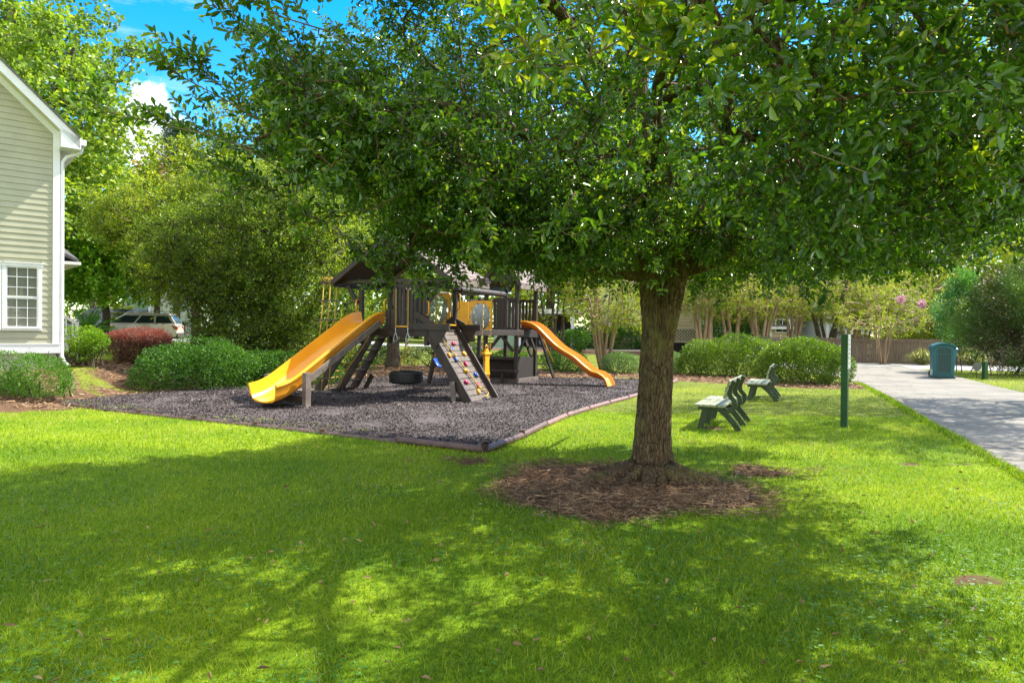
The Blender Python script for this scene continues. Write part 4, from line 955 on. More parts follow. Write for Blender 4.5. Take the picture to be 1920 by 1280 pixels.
    ref = unit(np.cross(D, r.normal(size=D.shape))); bn = np.cross(D, ref)
    az = np.arange(nl)[None] * 2.4 + r.uniform(0, 6.28, (len(D), 1)); rd = ref[:, None] * np.cos(az)[..., None] + bn[:, None] * np.sin(az)[..., None]
    AX = unit(D[:, None] * (.35 + .5 * t[None, :, None]) + rd * .85 + r.normal(size=rd.shape) * .25)
    P = P.reshape(-1, 3) + r.normal(size=(P.shape[0] * nl, 3)) * cr * .08; AX = AX.reshape(-1, 3)
    ct = np.repeat(r.uniform(-.14, .14, nc), nsh * nl) + np.repeat(.12 * noise3(C, .8, seed + 3), nsh * nl)
    ti = np.clip(r.beta(2.2, 2.6, len(P)) * .8 + ct + .08 + tbias + (r.random(len(P)) > .985) * .25 + np.tile(t * .12, len(D)), 0, 1)
    if tint_fn: ti = tint_fn(P, ti)
    ti = np.minimum(ti, .985) + (r.random(len(P)) < .0012) * .015
    sz = r.uniform(.62, 1.12, len(P)) * leaf
    crown = leaves('crown', P, AX, sz, sz * lw, ti, lmat, T, shape=shape, up=up, jit=.6, seed=seed)
    return T, P0, D, SL

# ---- the big oak in front
TX, TY, _z = G(1222, 897); TB = (TX, TY, 0)
OAK = empty('oak_tree', TB, 0, 'large live oak whose thick trunk rises from the brown needle ring', 'tree')
def rel(px, py, Y): p = at(px, py, Y); return (p[0] - TX, p[1] - TY, p[2])
def trunkmesh():
    m = MB(); K = 72
    def col(path, rad, flare, ph, amp):
        rows = []; n = 110; o = len(m.v); pts = np.array(path, float); t = np.linspace(0, len(pts) - 1, n)
        X = [np.interp(t, np.arange(len(pts)), pts[:, k]) for k in range(3)]; Rr = np.interp(t, np.arange(len(rad)), rad)
        for i in range(n):
            for j in range(K):
                a = 2 * math.pi * j / K; z = X[2][i]; fl = math.exp(-max(z, 0) / .16) * flare * (.55 + .45 * math.sin(3 * a + ph) + .35 * math.sin(5 * a + 1.3))
                g = amp * (math.sin(17 * a + 2.2 * math.sin(z * 4 + a) + ph) * math.sin(z * 9 + 3 * math.sin(3 * a)) + .7 * math.sin(29 * a + 5 * math.sin(z * 2.3) + 2) * math.cos(z * 14 + 4 * a)) + .012 * math.sin(2 * a + z * 2)
                r_ = Rr[i] * (1 + g) + fl; m.v.append((X[0][i] + r_ * math.cos(a), X[1][i] + r_ * math.sin(a), z))
        for i in range(n - 1):
            for j in range(K): a = o + i * K + j; b = o + i * K + (j + 1) % K; m.f.append((a, b, b + K, a + K))
    col([(0, 0, -.12), (0, 0, .15), (0, 0, .5), (.02, 0, 1.0), (.03, 0, 1.35), (.03, 0, 1.62), (-.03, 0, 1.85), (-.065, .0, 2.15), (-.09, .03, 2.7), (-.10, .05, 3.4)], [.196, .192, .182, .168, .165, .152, .118, .102, .10, .10], .10, .4, .06)
    col([(.05, -.01, 1.15), (.065, -.03, 1.45), (.125, -.045, 1.75), (.18, -.045, 1.98), (.25, -.01, 2.25), (.36, .06, 2.7)], [.10, .132, .124, .114, .105, .095], 0, 2.0, .05)
    return m
tm = trunkmesh(); tr_o = tm.build('trunk', oak_bark, OAK, smooth=True)
rm = MB(); rr = np.random.default_rng(12)
for a, L in ((-2.9, .8), (-2.4, .5), (-1.9, .55), (-1.45, .35), (-.95, .75), (-.45, .95), (.1, .6), (2.6, .7), (3.3, .9), (1.5, .5)):
    P = []; Rr = []; d = a
    for i in range(9):
        t = i / 8; d += rr.normal() * .12; rad = .17 + L * t; P.append((rad * math.cos(d * .3 + a * .7), rad * math.sin(d * .3 + a * .7), .13 * (1 - t) ** 1.4 - .015 - .03 * t)); Rr.append(.082 * (1 - t) ** .8 + .014)
    rm.tube(P, Rr, k=10)
rm.build('roots', oak_bark, OAK, smooth=True)
# a few surfacing roots in the ring
for k, (a, b_) in enumerate((((1085, 905), (1130, 900)), ((1150, 965), (1215, 948)), ((980, 940), (1040, 928)))):
    p, q = G(*a), G(*b_); m = MB(); m.tube([(p[0] - TX, p[1] - TY, -.02), ((p[0] + q[0]) / 2 - TX, (p[1] + q[1]) / 2 - TY, .03), (q[0] - TX, q[1] - TY, -.02)], [.02, .035, .02], k=8); m.build('surface_root', oak_bark, OAK, smooth=True)
limbs = [
    [(-.11, .05, 3.3, .12), (-.2, .1, 4.2, .10), (-.1, .2, 5.2, .075), (.1, .1, 6.4, .045), (.1, .1, 7.2, .02)],
    [(.34, .05, 2.6, .10), (.7, .3, 3.1, .095), (1.2, .5, 4.0, .075), (1.6, .7, 5.0, .05), (1.8, .8, 6.0, .02)],
    [(.27, .0, 2.2, .085)] + [(*rel(px, py, Y), r_) for px, py, Y, r_ in ((1340, 490, 7.0, .075), (1400, 448, 6.8, .065), (1480, 425, 6.5, .05), (1590, 385, 6.2, .04), (1740, 340, 5.8, .025), (1900, 300, 5.3, .012))],
    [(-.13, -.02, 2.12, .055)] + [(*rel(px, py, Y), r_) for px, py, Y, r_ in ((1150, 514, 7.0, .04), (1110, 506, 6.9, .035), (1040, 480, 6.6, .028), (940, 450, 6.3, .02), (840, 440, 6.0, .012))],
    [(-.12, .0, 2.5, .06)] + [(*rel(px, py, Y), r_) for px, py, Y, r_ in ((1100, 300, 6.6, .052), (960, 240, 6.0, .042), (800, 190, 5.5, .03), (640, 215, 5.3, .02), (560, 235, 5.1, .02), (480, 260, 4.9, .012))],
    [(-.1, -.05, 2.9, .07), (-.3, -1.2, 3.2, .055), (-.5, -2.4, 3.25, .04), (-.6, -3.5, 3.3, .025), (-.7, -4.4, 3.2, .01)],
    [(.3, .0, 2.7, .07), (1.0, -1.2, 3.0, .055), (1.7, -2.4, 3.1, .04), (2.2, -3.5, 3.1, .02)],
    [(-.1, .1, 2.9, .07), (-1.0, .9, 3.3, .06), (-2.2, 1.6, 3.5, .04), (-3.4, 2.2, 3.3, .02)],
    [(.2, .2, 2.9, .07), (.8, 1.6, 3.4, .055), (1.4, 2.9, 3.6, .04), (1.8, 4.2, 3.4, .02)],
    [(.5, .2, 3.0, .07), (2.0, .9, 3.6, .055), (3.4, 1.5, 3.8, .04), (4.6, 1.8, 3.5, .02)],
    [(-.2, .1, 3.9, .07), (-1.2, -.8, 4.6, .05), (-2.4, -1.5, 4.9, .03), (-3.3, -1.9, 4.7, .015)],
    [(.1, .1, 4.0, .07), (.9, -1.2, 4.8, .05), (1.5, -2.4, 5.1, .03)],
    [(-.2, .1, 3.1, .07), (-1.4, -.5, 3.1, .055), (-2.4, -1.0, 3.15, .035), (-3.1, -1.4, 3.1, .012)],
]
def oak_points(n, r):
    th = r.uniform(0, 2 * math.pi, n * 5); q = np.sqrt(r.random(n * 5)); Rm = 4.75 + .25 * np.sin(3 * th + .5) + .22 * np.sin(7 * th + 2) - 1.5 * np.exp(-((th - 2.35) / .5) ** 2) - .95 * np.exp(-((th - 3.45) / .42) ** 2) - .3 * np.exp(-((np.abs(th - math.pi) - math.pi) / .5) ** 2)
    rr_ = q * Rm; x, y = rr_ * np.cos(th), rr_ * np.sin(th)
    zl = 2.18 + .40 * (q ** 4) - .10 * np.exp(-((q - .62) / .2) ** 2) + .55 * np.exp(-(q / .22) ** 2) + .10 * fbm(x, y, 2.0, 5) + .62 * S(.5, 3.0, -x) + .36 * S(.8, 2.5, x) + .5 * S(.5, 4, y) * S(-1.5, 1, -x) + .15 * S(1, 4, y)
    zt = 2.6 + 4.2 * np.sqrt(np.clip(1 - q ** 2.4, 0, 1)) + .25 * fbm(x, y, 1.5, 6)
    k = r.random(n * 5); zt = np.maximum(zt, zl + .05); z = np.where(k < .42, zl + r.exponential(.38, n * 5), np.where(k < .52, zt - r.exponential(.4, n * 5), r.uniform(zl, zt)))
    P = np.stack([x, y, z], 1); ok = (z > zl) & (z < zt + .1) & (noise3(P, 1.15, 77) > -.6) & (noise3(P, 2.6, 78) > -1.0)
    # keep the trunk clear below the fork and the view under the crown on the far side
    ok &= ~((np.hypot(x, y) < .55) & (z < 2.55))
    ok &= ~((x < -.4) & (z > 2.9) & (noise3(P, 2.3, 79) < -.45))
    # air round the camera
    ok &= ~((y + TY < 2.35)); ok &= ~((x > .8) & (y < 2.5) & (z > 4.2 - .6 * (x - .8)))
    # world-side opening at the upper left where the sky shows
    return P[ok][:n]
orr = np.random.default_rng(41)
OA = oak_points(4500, orr)
ex_ = []      # leafy twigs close round the limbs in front of the trunk
for _ in range(190): ex_.append(rel(orr.uniform(1010, 1480), orr.uniform(190, 470), orr.uniform(5.6, 7.6)))
for _ in range(16): ex_.append(rel(orr.uniform(690, 880), orr.uniform(430, 505), orr.uniform(6.2, 7.2)))
for _ in range(22): ex_.append(rel(orr.uniform(740, 930), orr.uniform(400, 475), orr.uniform(6.0, 7.2)))
for _ in range(45): ex_.append(rel(orr.uniform(1030, 1170), orr.uniform(390, 480), orr.uniform(5.6, 7.2)))
for _ in range(90): ex_.append(rel(orr.uniform(540, 1120), orr.uniform(100, 330), orr.uniform(4.4, 6.2)))
for _ in range(60): ex_.append(rel(orr.uniform(1100, 1560), orr.uniform(-20, 300), orr.uniform(3.2, 6.2)))
OA = np.concatenate([OA, np.array(ex_)])
T_, oP, oD, oL = grow(OAK, OA, limbs, 63, .065, .45, oak_leaf, oak_bark, orr, 'oval', .27, .75, .0042, .1, seed=42, tk=12, kk=4, shoot=3, trunk_name='limbs')
# shoots' stems
k = orr.random(len(oP)) < .55
Vb, Fb = tubes_np(oP[k], oP[k] + oD[k] * oL[k][:, None], .0028, .0016, 3); npmesh('twigs', Vb, [Fb], twig_mat, OAK)
# long reaching sprays
SP = [((560, 335), (430, 262), (250, 222), (135, 190), 4.9), ((520, 250), (430, 190), (350, 150), (300, 120), 4.7), ((560, 120), (470, 60), (420, 20), (410, -20), 4.6), ((520, 300), (400, 250), (330, 225), (290, 215), 5.3),
      ((600, 420), (540, 370), (470, 330), (400, 310), 5.6), ((760, 360), (690, 395), (620, 410), (560, 405), 5.2), ((620, 60), (520, 30), (450, -10), (420, -40), 4.4), ((700, 250), (600, 340), (500, 355), (440, 350), 5.6), ((460, 200), (400, 150), (370, 120), (345, 95), 4.9),
      ((900, 110), (960, 90), (1010, 120), (940, 20), 2.9), ((1050, 130), (1120, 100), (1190, 60), (1200, -10), 2.8), ((1330, 160), (1290, 120), (1280, 90), (1270, 60), 3.0), ((1560, 150), (1640, 155), (1720, 140), (1770, 90), 3.2), ((1640, 220), (1700, 260), (1730, 300), (1790, 330), 3.3),
      ((700, 440), (740, 470), (770, 500), (800, 545), 6.3), ((780, 430), (830, 470), (860, 490), (850, 530), 6.4), ((850, 400), (880, 450), (930, 480), (960, 500), 6.2), ((620, 410), (660, 470), (700, 500), (740, 520), 6.6), ((860, 300), (930, 350), (900, 440), (880, 460), 5.0), ((1080, 360), (1040, 420), (1060, 440), (1120, 450), 4.6),
      ((1400, 400), (1500, 440), (1550, 470), (1600, 455), 5.4), ((1600, 380), (1700, 420), (1800, 430), (1900, 420), 5.2), ((1500, 400), (1600, 480), (1700, 500), (1750, 505), 6.6), ((1350, 470), (1400, 505), (1440, 510), (1480, 500), 7.6)]
for i, s in enumerate(SP):
    PP, AA, tt = [], [], []; sm = MB()
    pts = [np.array(rel(px, py, s[4] + .12 * (3 - j))) for j, (px, py) in enumerate(s[:4])]; t = np.linspace(0, 3, 16); Q = np.stack([np.interp(t, range(4), [p[k] for p in pts]) for k in range(3)], 1)
    for _ in range(2): Q[1:-1] = (Q[:-2] + Q[1:-1] * 2 + Q[2:]) / 4
    sm.tube(list(Q), list(np.linspace(.006, .0018, 16)), k=5)
    ends = [(Q[a], unit(Q[min(a + 1, 15)] - Q[a - 1]) + orr.normal(size=3) * .6, orr.uniform(.12, .32)) for a in (2, 4, 5, 7, 8, 9, 10, 11, 12, 13, 14)] + [(Q[13], Q[15] - Q[13], np.linalg.norm(Q[15] - Q[13]))]
    for b_, d, L in ends:
        d = unit(d + np.array([0, 0, .25])); sm.tube([b_, b_ + d * L], [.0035, .0015], k=4, cap=False)
        for j in range(int(L / .014)):
            a = j * 2.4; u = unit(np.cross(d, (0.2, .1, 1))); v = np.cross(d, u); PP.append(b_ + d * (j * .014 + .01)); AA.append(d * .6 + (u * math.cos(a) + v * math.sin(a)) * .8); tt.append(orr.beta(3, 2.4))
    st_o = sm.build('spray', twig_mat, OAK, smooth=True); PP, AA = np.array(PP), np.array(AA); sz = orr.uniform(.05, .092, len(PP))
    leaves('spray_leaves', PP, AA, sz, sz * .42, np.clip(np.array(tt) * 1.0 + (.28 if s[4] < 3.4 else 0), 0, .98), oak_leaf, st_o, shape='oval', up=.7, jit=.5, seed=9 + i)
# hanging moss
def moss(cs, n, mat=moss_mat):
    pv, av, lv = [], [], []
    for px, py, Y, w, L in cs:
        c = np.array(rel(px, py, Y))
        for _ in range(n):
            p = c + orr.normal(size=3) * (w, w, .05); l = L * orr.uniform(.4, 1)
            for j in range(7): pv.append(p + orr.normal(size=3) * .012 - np.array([0, 0, j * l / 7])); av.append((orr.normal() * .5, orr.normal() * .5, -1)); lv.append(l / 5)
    lv = np.array(lv); return leaves('hanging_moss', np.array(pv), np.array(av), lv, .006, orr.random(len(pv)), mat, OAK, shape='blade', up=.2, seed=4)
moss([(1215, 520, 7.0, .09, .35), (1240, 490, 7.0, .12, .3), (1380, 470, 7.0, .2, .22), (1560, 455, 7.2, .35, .4), (1600, 470, 7.2, .3, .5), (1500, 490, 7.4, .3, .35), (1650, 480, 7.6, .3, .4), (1180, 490, 7.1, .25, .25), (900, 440, 7.0, .5, .3), (1020, 480, 7.2, .4, .22), (1430, 500, 7.6, .3, .2)], 42)

# ---- neighbours' trees and the wood behind
def gb(px, py): x, y, z = G(px, py); return (x, y, z)
def zt(x, y): return float(tz(x, y))
# tall sweetgum behind the house
def T3(x, y): return (x, y, zt(x, y))
b = T3(-22.5, 30)
tree('sweetgum_tree', 'towering sweetgum with pale green leaves behind the gabled house', 'tree', b, [[(0, 0, 0, .5), (.2, 0, 5, .4), (.0, 0, 11, .28), (.3, 0, 18, .1)], [(.1, 0, 6, .25), (2.5, -.5, 10, .15), (4, -1, 13, .06)], [(.1, 0, 8, .22), (-2.8, -.6, 12, .14), (-4, -1, 16, .05)], [(.1, 0, 5, .2), (2.8, -1, 7.5, .12), (4.6, -1.2, 9, .05)]],
     [(-.4, 0, 14, 5.2, 4.6, 7), (2.4, -.6, 9.3, 3.3, 3.4, 2.6), (-3, 0, 11, 4.5, 4, 6), (2.2, -.5, 13.6, 3.0, 3.4, 1.6), (2, -1, 6.5, 3.3, 3, 2)], 1400, 42, .24, .85, gum_leaf, bark, .5, seed=11, cr=.75, shell=.5, gap=-.55, gs=.75)
tree('maple_tree', 'bright green maple with some yellowing leaves just right of the gabled house', 'tree', T3(-21.0, 35), [[(0, 0, 0, .22), (0, 0, 3, .16), (.2, 0, 7, .05)]], [(0, 0, 5.4, 3.1, 2.8, 4.0), (.9, -.4, 3.4, 2.6, 2.2, 2.2), (-1, 0, 3.5, 2.4, 2, 2.4)], 620, 40, .22, .8, maple_leaf, bark, .2, seed=12, cr=.55, gap=-.8, z0=2.5)
tree('maple_tree', 'thin maple turning orange and tan behind the pale green house', 'tree', T3(-20.8, 40), [[(0, 0, 0, .2), (0, 0, 5, .12), (0, 0, 9, .04)]], [(0, 0, 7.0, 2.4, 2.2, 3.2), (1, 0, 5.4, 2.0, 1.8, 1.6)], 260, 36, .22, .8, leafmat('autumn_leaf', [(0, (.12, .14, .03)), (.5, (.28, .20, .07)), (1, (.42, .24, .12))]), bark, .2, seed=13, cr=.55, gap=-.5)
tree('yellow_green_tree', 'yellow green broadleaf tree left of the dark wax myrtle, under the white cloud', 'tree', T3(-17.2, 37), [[(0, 0, 0, .24), (0, 0, 4, .16), (.2, 0, 9, .05)], [(0, 0, 2.5, .14), (2, -.4, 6, .06)]], [(0, 0, 7.2, 3.4, 3, 3.4), (2.6, 0, 6.4, 3.2, 3, 3.6), (-2, 0, 5.8, 2.4, 2.6, 2.6)], 800, 40, .20, .7, yellow_leaf, bark, .2, seed=14, cr=.55, gap=-.8)
tree('yellow_green_tree', 'tall yellow green tree standing between the wax myrtle and the left tower roof', 'tree', T3(-11.5, 34), [[(0, 0, 0, .28), (0, 0, 5, .18), (.3, 0, 11, .05)], [(0, 0, 3.5, .14), (2.2, -.4, 7, .06)]], [(0, 0, 8.4, 3.6, 3.2, 3.6), (2.8, 0, 6.5, 3.2, 3, 3.4), (-2.2, 0, 6.0, 3, 2.6, 3)], 800, 40, .19, .7, yellow_leaf, bark, .2, seed=15, cr=.55, gap=-.8, tbias=-.12)
# pines
def pine(x, y, h, lab, seed):
    r = np.random.default_rng(seed); T = empty('pine_tree', T3(x, y), 0, lab, 'tree', 'pines beyond the houses'); m = MB(); m.tube([(0, 0, 0), (.1, 0, h * .5), (0, 0, h)], [.28, .2, .05], k=8); m.build('trunk', bark, T, smooth=True)
    n = 260; t = r.random(n) ** .7; z = h * (.48 + .52 * t); rad = 2.6 * (1 - t * .75) * np.sqrt(r.random(n)); a = r.uniform(0, 6.28, n); C = np.stack([rad * np.cos(a), rad * np.sin(a), z], 1)
    P = np.repeat(C, 70, 0) + r.normal(size=(n * 70, 3)) * (.32, .32, .16); leaves('crown', P, r.normal(size=P.shape) + (0, 0, .5), .26, .05, r.random(len(P)), pine_leaf, T, shape='kite', up=.3, seed=seed)
pine(-24.6, 50, 15.6, 'dark blue green pine top seen under the white cloud', 20); pine(-21.8, 51, 14.4, 'dark pine right of the one under the white cloud, slightly shorter', 22); pine(-18.6, 54, 15.4, 'dark pine behind the yellow green tree, third from the left', 23)
# dark wax myrtle group
tree('wax_myrtle_tree', 'dense dark green multi-stemmed wax myrtle rising from the hedge left of the yellow slide', 'tree', T3(-8.1, 20.2),
     [[(0, 0, 0, .13), (-.3, 0, 1, .10), (-1.2, .2, 3, .07), (-2, .2, 4.4, .03)], [(.15, 0, 0, .15), (.4, 0, 1, .12), (.9, .1, 2.6, .09), (1.7, .2, 4.3, .03)], [(.6, .2, 0, .12), (1.2, .2, 1.2, .09), (2.2, .3, 2.6, .05), (2.9, .3, 3.8, .02)], [(0, .2, 0, .10), (.1, .3, 2, .08), (.2, .3, 4.6, .03)]],
     [(.3, 0, 3.7, 2.6, 2.2, 1.9), (-1.3, -.2, 3.4, 1.7, 1.4, 1.4), (2.0, 0, 3.4, 2.0, 1.8, 1.9), (.3, -.6, 2.0, 1.5, 1.4, 1.3), (2.5, .3, 2.0, 1.2, 1.3, 1.2), (1.0, .2, 5.0, 2.0, 1.9, 1.1), (.5, -.4, 1.4, 1.4, 1.1, .8), (2.2, -.1, 1.5, 1.3, 1.2, .85), (1.4, -.7, 2.4, 1.4, 1.0, 1.0)], 2900, 48, .095, .42, myrtle_leaf, bark, .15, seed=16, cr=.30, gap=-.75, gs=1.5, shell=.55, z0=.5)
tree('wax_myrtle_tree', 'tall olive wax myrtle leaning left above the pale green house', 'tree', T3(-12.0, 26.5),
     [[(0, 0, 0, .14), (-.4, 0, 2, .10), (-1.2, 0, 4.5, .04)], [(.2, 0, 0, .12), (.8, 0, 2.4, .09), (1.6, 0, 5, .03)]],
     [(-1.6, 0, 5.2, 2.5, 2, 1.5), (.8, 0, 5.0, 2.4, 2, 2.0), (-2.8, 0, 4.9, 1.6, 1.5, 1.0), (.4, 0, 3.6, 1.6, 1.5, 1.3)], 1300, 44, .11, .45, myrtle_leaf, bark, .15, seed=17, cr=.34, gap=-.5, gs=1.3, tbias=.1, z0=4.0)
# oak behind the playset
x0, y0, z0_ = G(737, 688)
tree('shade_oak_tree', 'straight grey trunked oak standing in the mulch bed behind the tire swing', 'tree', (x0, y0, z0_), [[(0, 0, -.1, .36), (0, 0, .5, .25), (0, 0, 3, .22), (.2, 0, 5.5, .15), (.1, 0, 8.5, .05)], [(0, 0, 3.2, .14), (-2, -.6, 5, .08), (-3.4, -1, 6, .03)], [(0, 0, 3.6, .14), (2.2, .3, 5.2, .08), (3.6, 0, 6, .03)]],
     [(0, 0, 6.6, 4.6, 3.6, 2.9), (-3.0, 0, 5.6, 2.8, 2.8, 2.0), (3.4, 0, 5.2, 2.8, 2.6, 1.6), (0, 0, 8.8, 3.4, 3, 1.4)], 1500, 44, .13, .5, myrtle_leaf, bark, .25, seed=18, cr=.42, gap=-.75, gs=1.1, tbias=.05, z0=3.4)
# right neighbour tree whose crown reaches over the drive
tree('overhanging_oak_tree', 'sunlit yellow green oak beyond the driveway, its branches entering at the upper right corner', 'tree', T3(14.6, 15.6), [[(0, 0, 0, .3), (-.1, 0, 2.4, .24), (-.4, 0, 5, .14), (-.6, 0, 8, .05)], [(-.1, 0, 2.6, .15), (-2.4, -.6, 4.8, .09), (-4.6, -1, 6.2, .03)], [(-.2, 0, 3.2, .13), (-2.0, 1.2, 5.5, .08), (-4.2, 2.0, 7, .03)]],
     [(-1.2, 0, 7.2, 4.6, 4.4, 2.9), (-4.0, .4, 6.6, 3.4, 3.6, 2.4), (1.5, 0, 6.5, 3.5, 3.5, 2.8)], 1700, 44, .10, .45, yellow_leaf, bark, .3, seed=19, cr=.38, gap=-.75, gs=1.2, tbias=-.05, z0=3.6)
# crape myrtles
def crape(px, py, h, w, ns, lab, seed, Y=None, lean=.16, bm=None, ncl=330, z0=.36, sr=.055):
    x, y, z = G(px, py) if Y is None else (*at(px, py, Y)[:2], 0)
    z = zt(x, y); r = np.random.default_rng(seed); fk = []
    for i in range(ns):
        a = 2 * math.pi * i / ns + r.uniform(-.4, .4); L = w * r.uniform(.45, 1) * .8; rr_ = sr * r.uniform(.7, 1.15)
        fk.append([(.12 * math.cos(a), .12 * math.sin(a), -.05, rr_ * 1.2), (.18 * math.cos(a) + L * .15 * math.cos(a), L * .2 * math.sin(a), h * .25, rr_), (L * .55 * math.cos(a), L * .55 * math.sin(a), h * .55, rr_ * .7), (L * math.cos(a), L * math.sin(a), h * .85, rr_ * .25)])
    return tree('crape_myrtle', lab, 'tree', (x, y, z), fk, [(0, 0, h * .68, w * 1.15, w, h * .32), (w * .6, 0, h * .50, w * .7, w * .6, h * .18), (-w * .6, 0, h * .58, w * .7, w * .6, h * .18)], int(ncl * 1.5), 32, .085 * max(1, h / 6), .5, crape_leaf, bm or smooth_bark, .1, 'crape myrtles along the far side', seed, cr=.34, gap=-.55, gs=1.6, z0=h * z0)
crape(1040, 693, 5.0, 1.6, 6, 'crape myrtle with thin reddish brown stems right of the wavy slide top', 31, bm=bark)
crape(1132, 694, 4.8, 1.5, 9, 'crape myrtle with many pale bare stems left of the big oak trunk', 32, ncl=300)
crape(1318, 658, 6.4, 1.9, 5, 'crape myrtle with thick tan stems in front of the lattice', 33, sr=.13, Y=39)
crape(1425, 652, 6.2, 2.3, 9, 'crape myrtle with a wide fan of stems behind the larger hedge mound', 34, sr=.09, Y=39)
crape(1372, 652, 5.6, 1.9, 6, 'crape myrtle with tan stems just right of the blue green cedar', 39, sr=.10, Y=39.5)
crape(1485, 652, 5.8, 2.0, 6, 'crape myrtle in front of the dark porch house, left of the yellow gable', 40, sr=.10, Y=40)
crape(1618, 658, 5.2, 2.0, 5, 'crape myrtle hiding the right wing of the pale blue house', 43, sr=.09, Y=40.5)
crape(1220, 658, 6.0, 2.0, 6, 'crape myrtle hidden mostly behind the big oak trunk', 44, sr=.10, Y=39)
crape(1550, 655, 6.6, 2.6, 4, 'dark trunked crape myrtle between the yellow gable and the blue house', 35, sr=.13, bm=bark, Y=40)
crape(1590, 660, 5.6, 2.0, 3, 'crape myrtle rising straight behind the green rules post', 36, sr=.12, Y=40)
crape(1655, 679, 4.4, 2.0, 9, 'sparse crape myrtle with thin pale stems in front of the wooden fence', 37, ncl=150, sr=.035, Y=36.3)
crape(1720, 660, 5.2, 2.2, 5, 'crape myrtle with a few pink blossoms behind the wooden fence', 38, ncl=240, Y=39.6)
fx = [at(1690, 562, 33), (at(1728, 569, 33)), at(1700, 575, 33), at(1655, 580, 33)]
for i, p in enumerate(fx[:2]):
    fr = np.random.default_rng(i); q = fr.normal(size=(260, 3)) * (.09, .09, .10); o = leaves('blossom_cluster', q + np.array(p), fr.normal(size=q.shape), .07, .06, fr.random(260), flower_mat, None, shape='kite'); tag(o, ['upper pink blossom cluster over the wooden fence', 'lower pink blossom cluster above the teal bin'][i], 'flowers', 'pink crape myrtle blossoms')
# palms
def palm(p, h, R_, lab, seed, name='palm_tree', group=None, fan=True, n=34, mat=palm_leaf, cat='palm tree', trunk=.16, lw=.05, droop=.9):
    r = np.random.default_rng(seed); T = empty(name, p, 0, lab, cat, group); m = MB(); m.tube([(0, 0, -.1), (.03, 0, h * .5), (0, 0, h)], [trunk * 1.2, trunk, trunk], k=12); m.build('trunk', bark, T, smooth=True)
    P, A, L, W = [], [], [], []; st = MB()
    for i in range(n):
        a = i * 2.4; el = 1.25 - 2.1 * (i / n) + r.normal() * .1; d = np.array([math.cos(a) * math.cos(el), math.sin(a) * math.cos(el), math.sin(el)]); Ls = R_ * r.uniform(.8, 1.1); q0 = np.array([0, 0, h]); pts = []
        for t in np.linspace(0, 1, 9): pts.append(q0 + d * Ls * t - np.array([0, 0, droop * Ls * .5 * t * t]))
        st.tube(pts[:(5 if fan else 9)], list(np.linspace(.02, .006, 5 if fan else 9)), k=4, cap=False); s = unit(np.cross(d, (0, 0, 1.))); u = np.cross(s, d)
        if fan:
            c = pts[4]; dd_ = unit(pts[5] - pts[4])
            for k in range(22):
                f = (k - 10.5) / 10.5 * 1.5; P.append(c); A.append(dd_ * math.cos(f) + s * math.sin(f) + u * .15 - np.array([0, 0, .25 * abs(f)])); L.append(Ls * .5 * (1 - .2 * abs(f))); W.append(lw)
        else:
            for k in range(2, 48):
                t = k / 48; j = t * 8; c = pts[int(j)] * (1 - j % 1) + pts[min(int(j) + 1, 8)] * (j % 1)
                for sd in (-1, 1): P.append(c); A.append(s * sd + d * .7 + u * .25); L.append(Ls * .22 * math.sin(math.pi * min(1, .15 + t * .85)) + .02); W.append(lw)
    st.build('fronds_stem', palm_leaf if fan else mat, T); leaves('fronds', np.array(P), np.array(A), np.array(L), np.array(W), r.random(len(P)), mat, T, shape='kite', up=.6, jit=.2, seed=seed)
x, y, _ = at(1764, 640, 40); palm((x, y, 0), 3.4, 2.0, 'cabbage palm behind the fence left of the juniper', 51, lw=.09)
x, y, _ = at(232, 600, 46); palm((x, y, .42), 1.9, 1.2, 'small cabbage palm with drooping fronds behind the silver car', 52, lw=.09, droop=1.5)
x, y, z = G(165, 662); palm((x, y, z), .75, 1.25, 'sago palm with arching feather fronds between the lime shrub and the navy van', 53, name='sago_palm', fan=False, n=26, mat=sago_leaf, cat='palm', lw=.022, trunk=.12, droop=.5)
# wood behind
def back(x, y, h, w, lab, seed, mat, ncl=420, lf=.30):
    return tree('background_tree', lab, 'tree', T3(x, y), [[(0, 0, 0, .3), (0, 0, h * .45, .2), (.3, 0, h * .85, .06)], [(0, 0, h * .3, .14), (w * .5, 0, h * .55, .06)]], [(0, 0, h * .66, w, w * .8, h * .34), (w * .6, 0, h * .5, w * .6, w * .6, h * .24), (-w * .6, 0, h * .48, w * .6, w * .6, h * .26)], ncl, 34, lf, .7, mat, bark, .3, 'trees beyond the street', seed, cr=.95, gap=-.7, gs=.6, branch_frac=.5)
back(-9, 56, 13, 4.6, 'broad green tree behind the street, directly behind the left tower', 61, gum_leaf)
back(-3.5, 60, 15, 5, 'tall olive tree behind the carport', 62, myrtle_leaf)
back(3, 55, 13, 4.6, 'yellow green tree rising over the beige house roof', 63, yellow_leaf)
back(9.5, 60, 14, 4.8, 'dark tree right behind the beige house', 64, dark_leaf)
back(15, 54, 11, 4.2, 'pale green tree behind the small yellow gable', 65, crape_leaf, 380)
back(20.5, 57, 13, 4.8, 'broad yellow tree behind the pale blue house', 66, yellow_leaf)
back(27.5, 54, 12, 5, 'green tree between the palm and the juniper', 67, gum_leaf)
back(29, 43, 9, 3.6, 'yellow green tree directly behind the juniper and cedar', 72, yellow_leaf, 380)
back(35, 56, 14, 5.5, 'large green tree behind the juniper at the right edge', 68, maple_leaf)
back(-32, 52, 14, 5.5, 'green tree hidden behind the navy van', 69, myrtle_leaf)
back(-27, 62, 17, 6, 'tall green tree behind the pine tops', 70, gum_leaf)
back(-15.5, 66, 15, 5.5, 'olive tree far behind the wax myrtle', 71, myrtle_leaf)
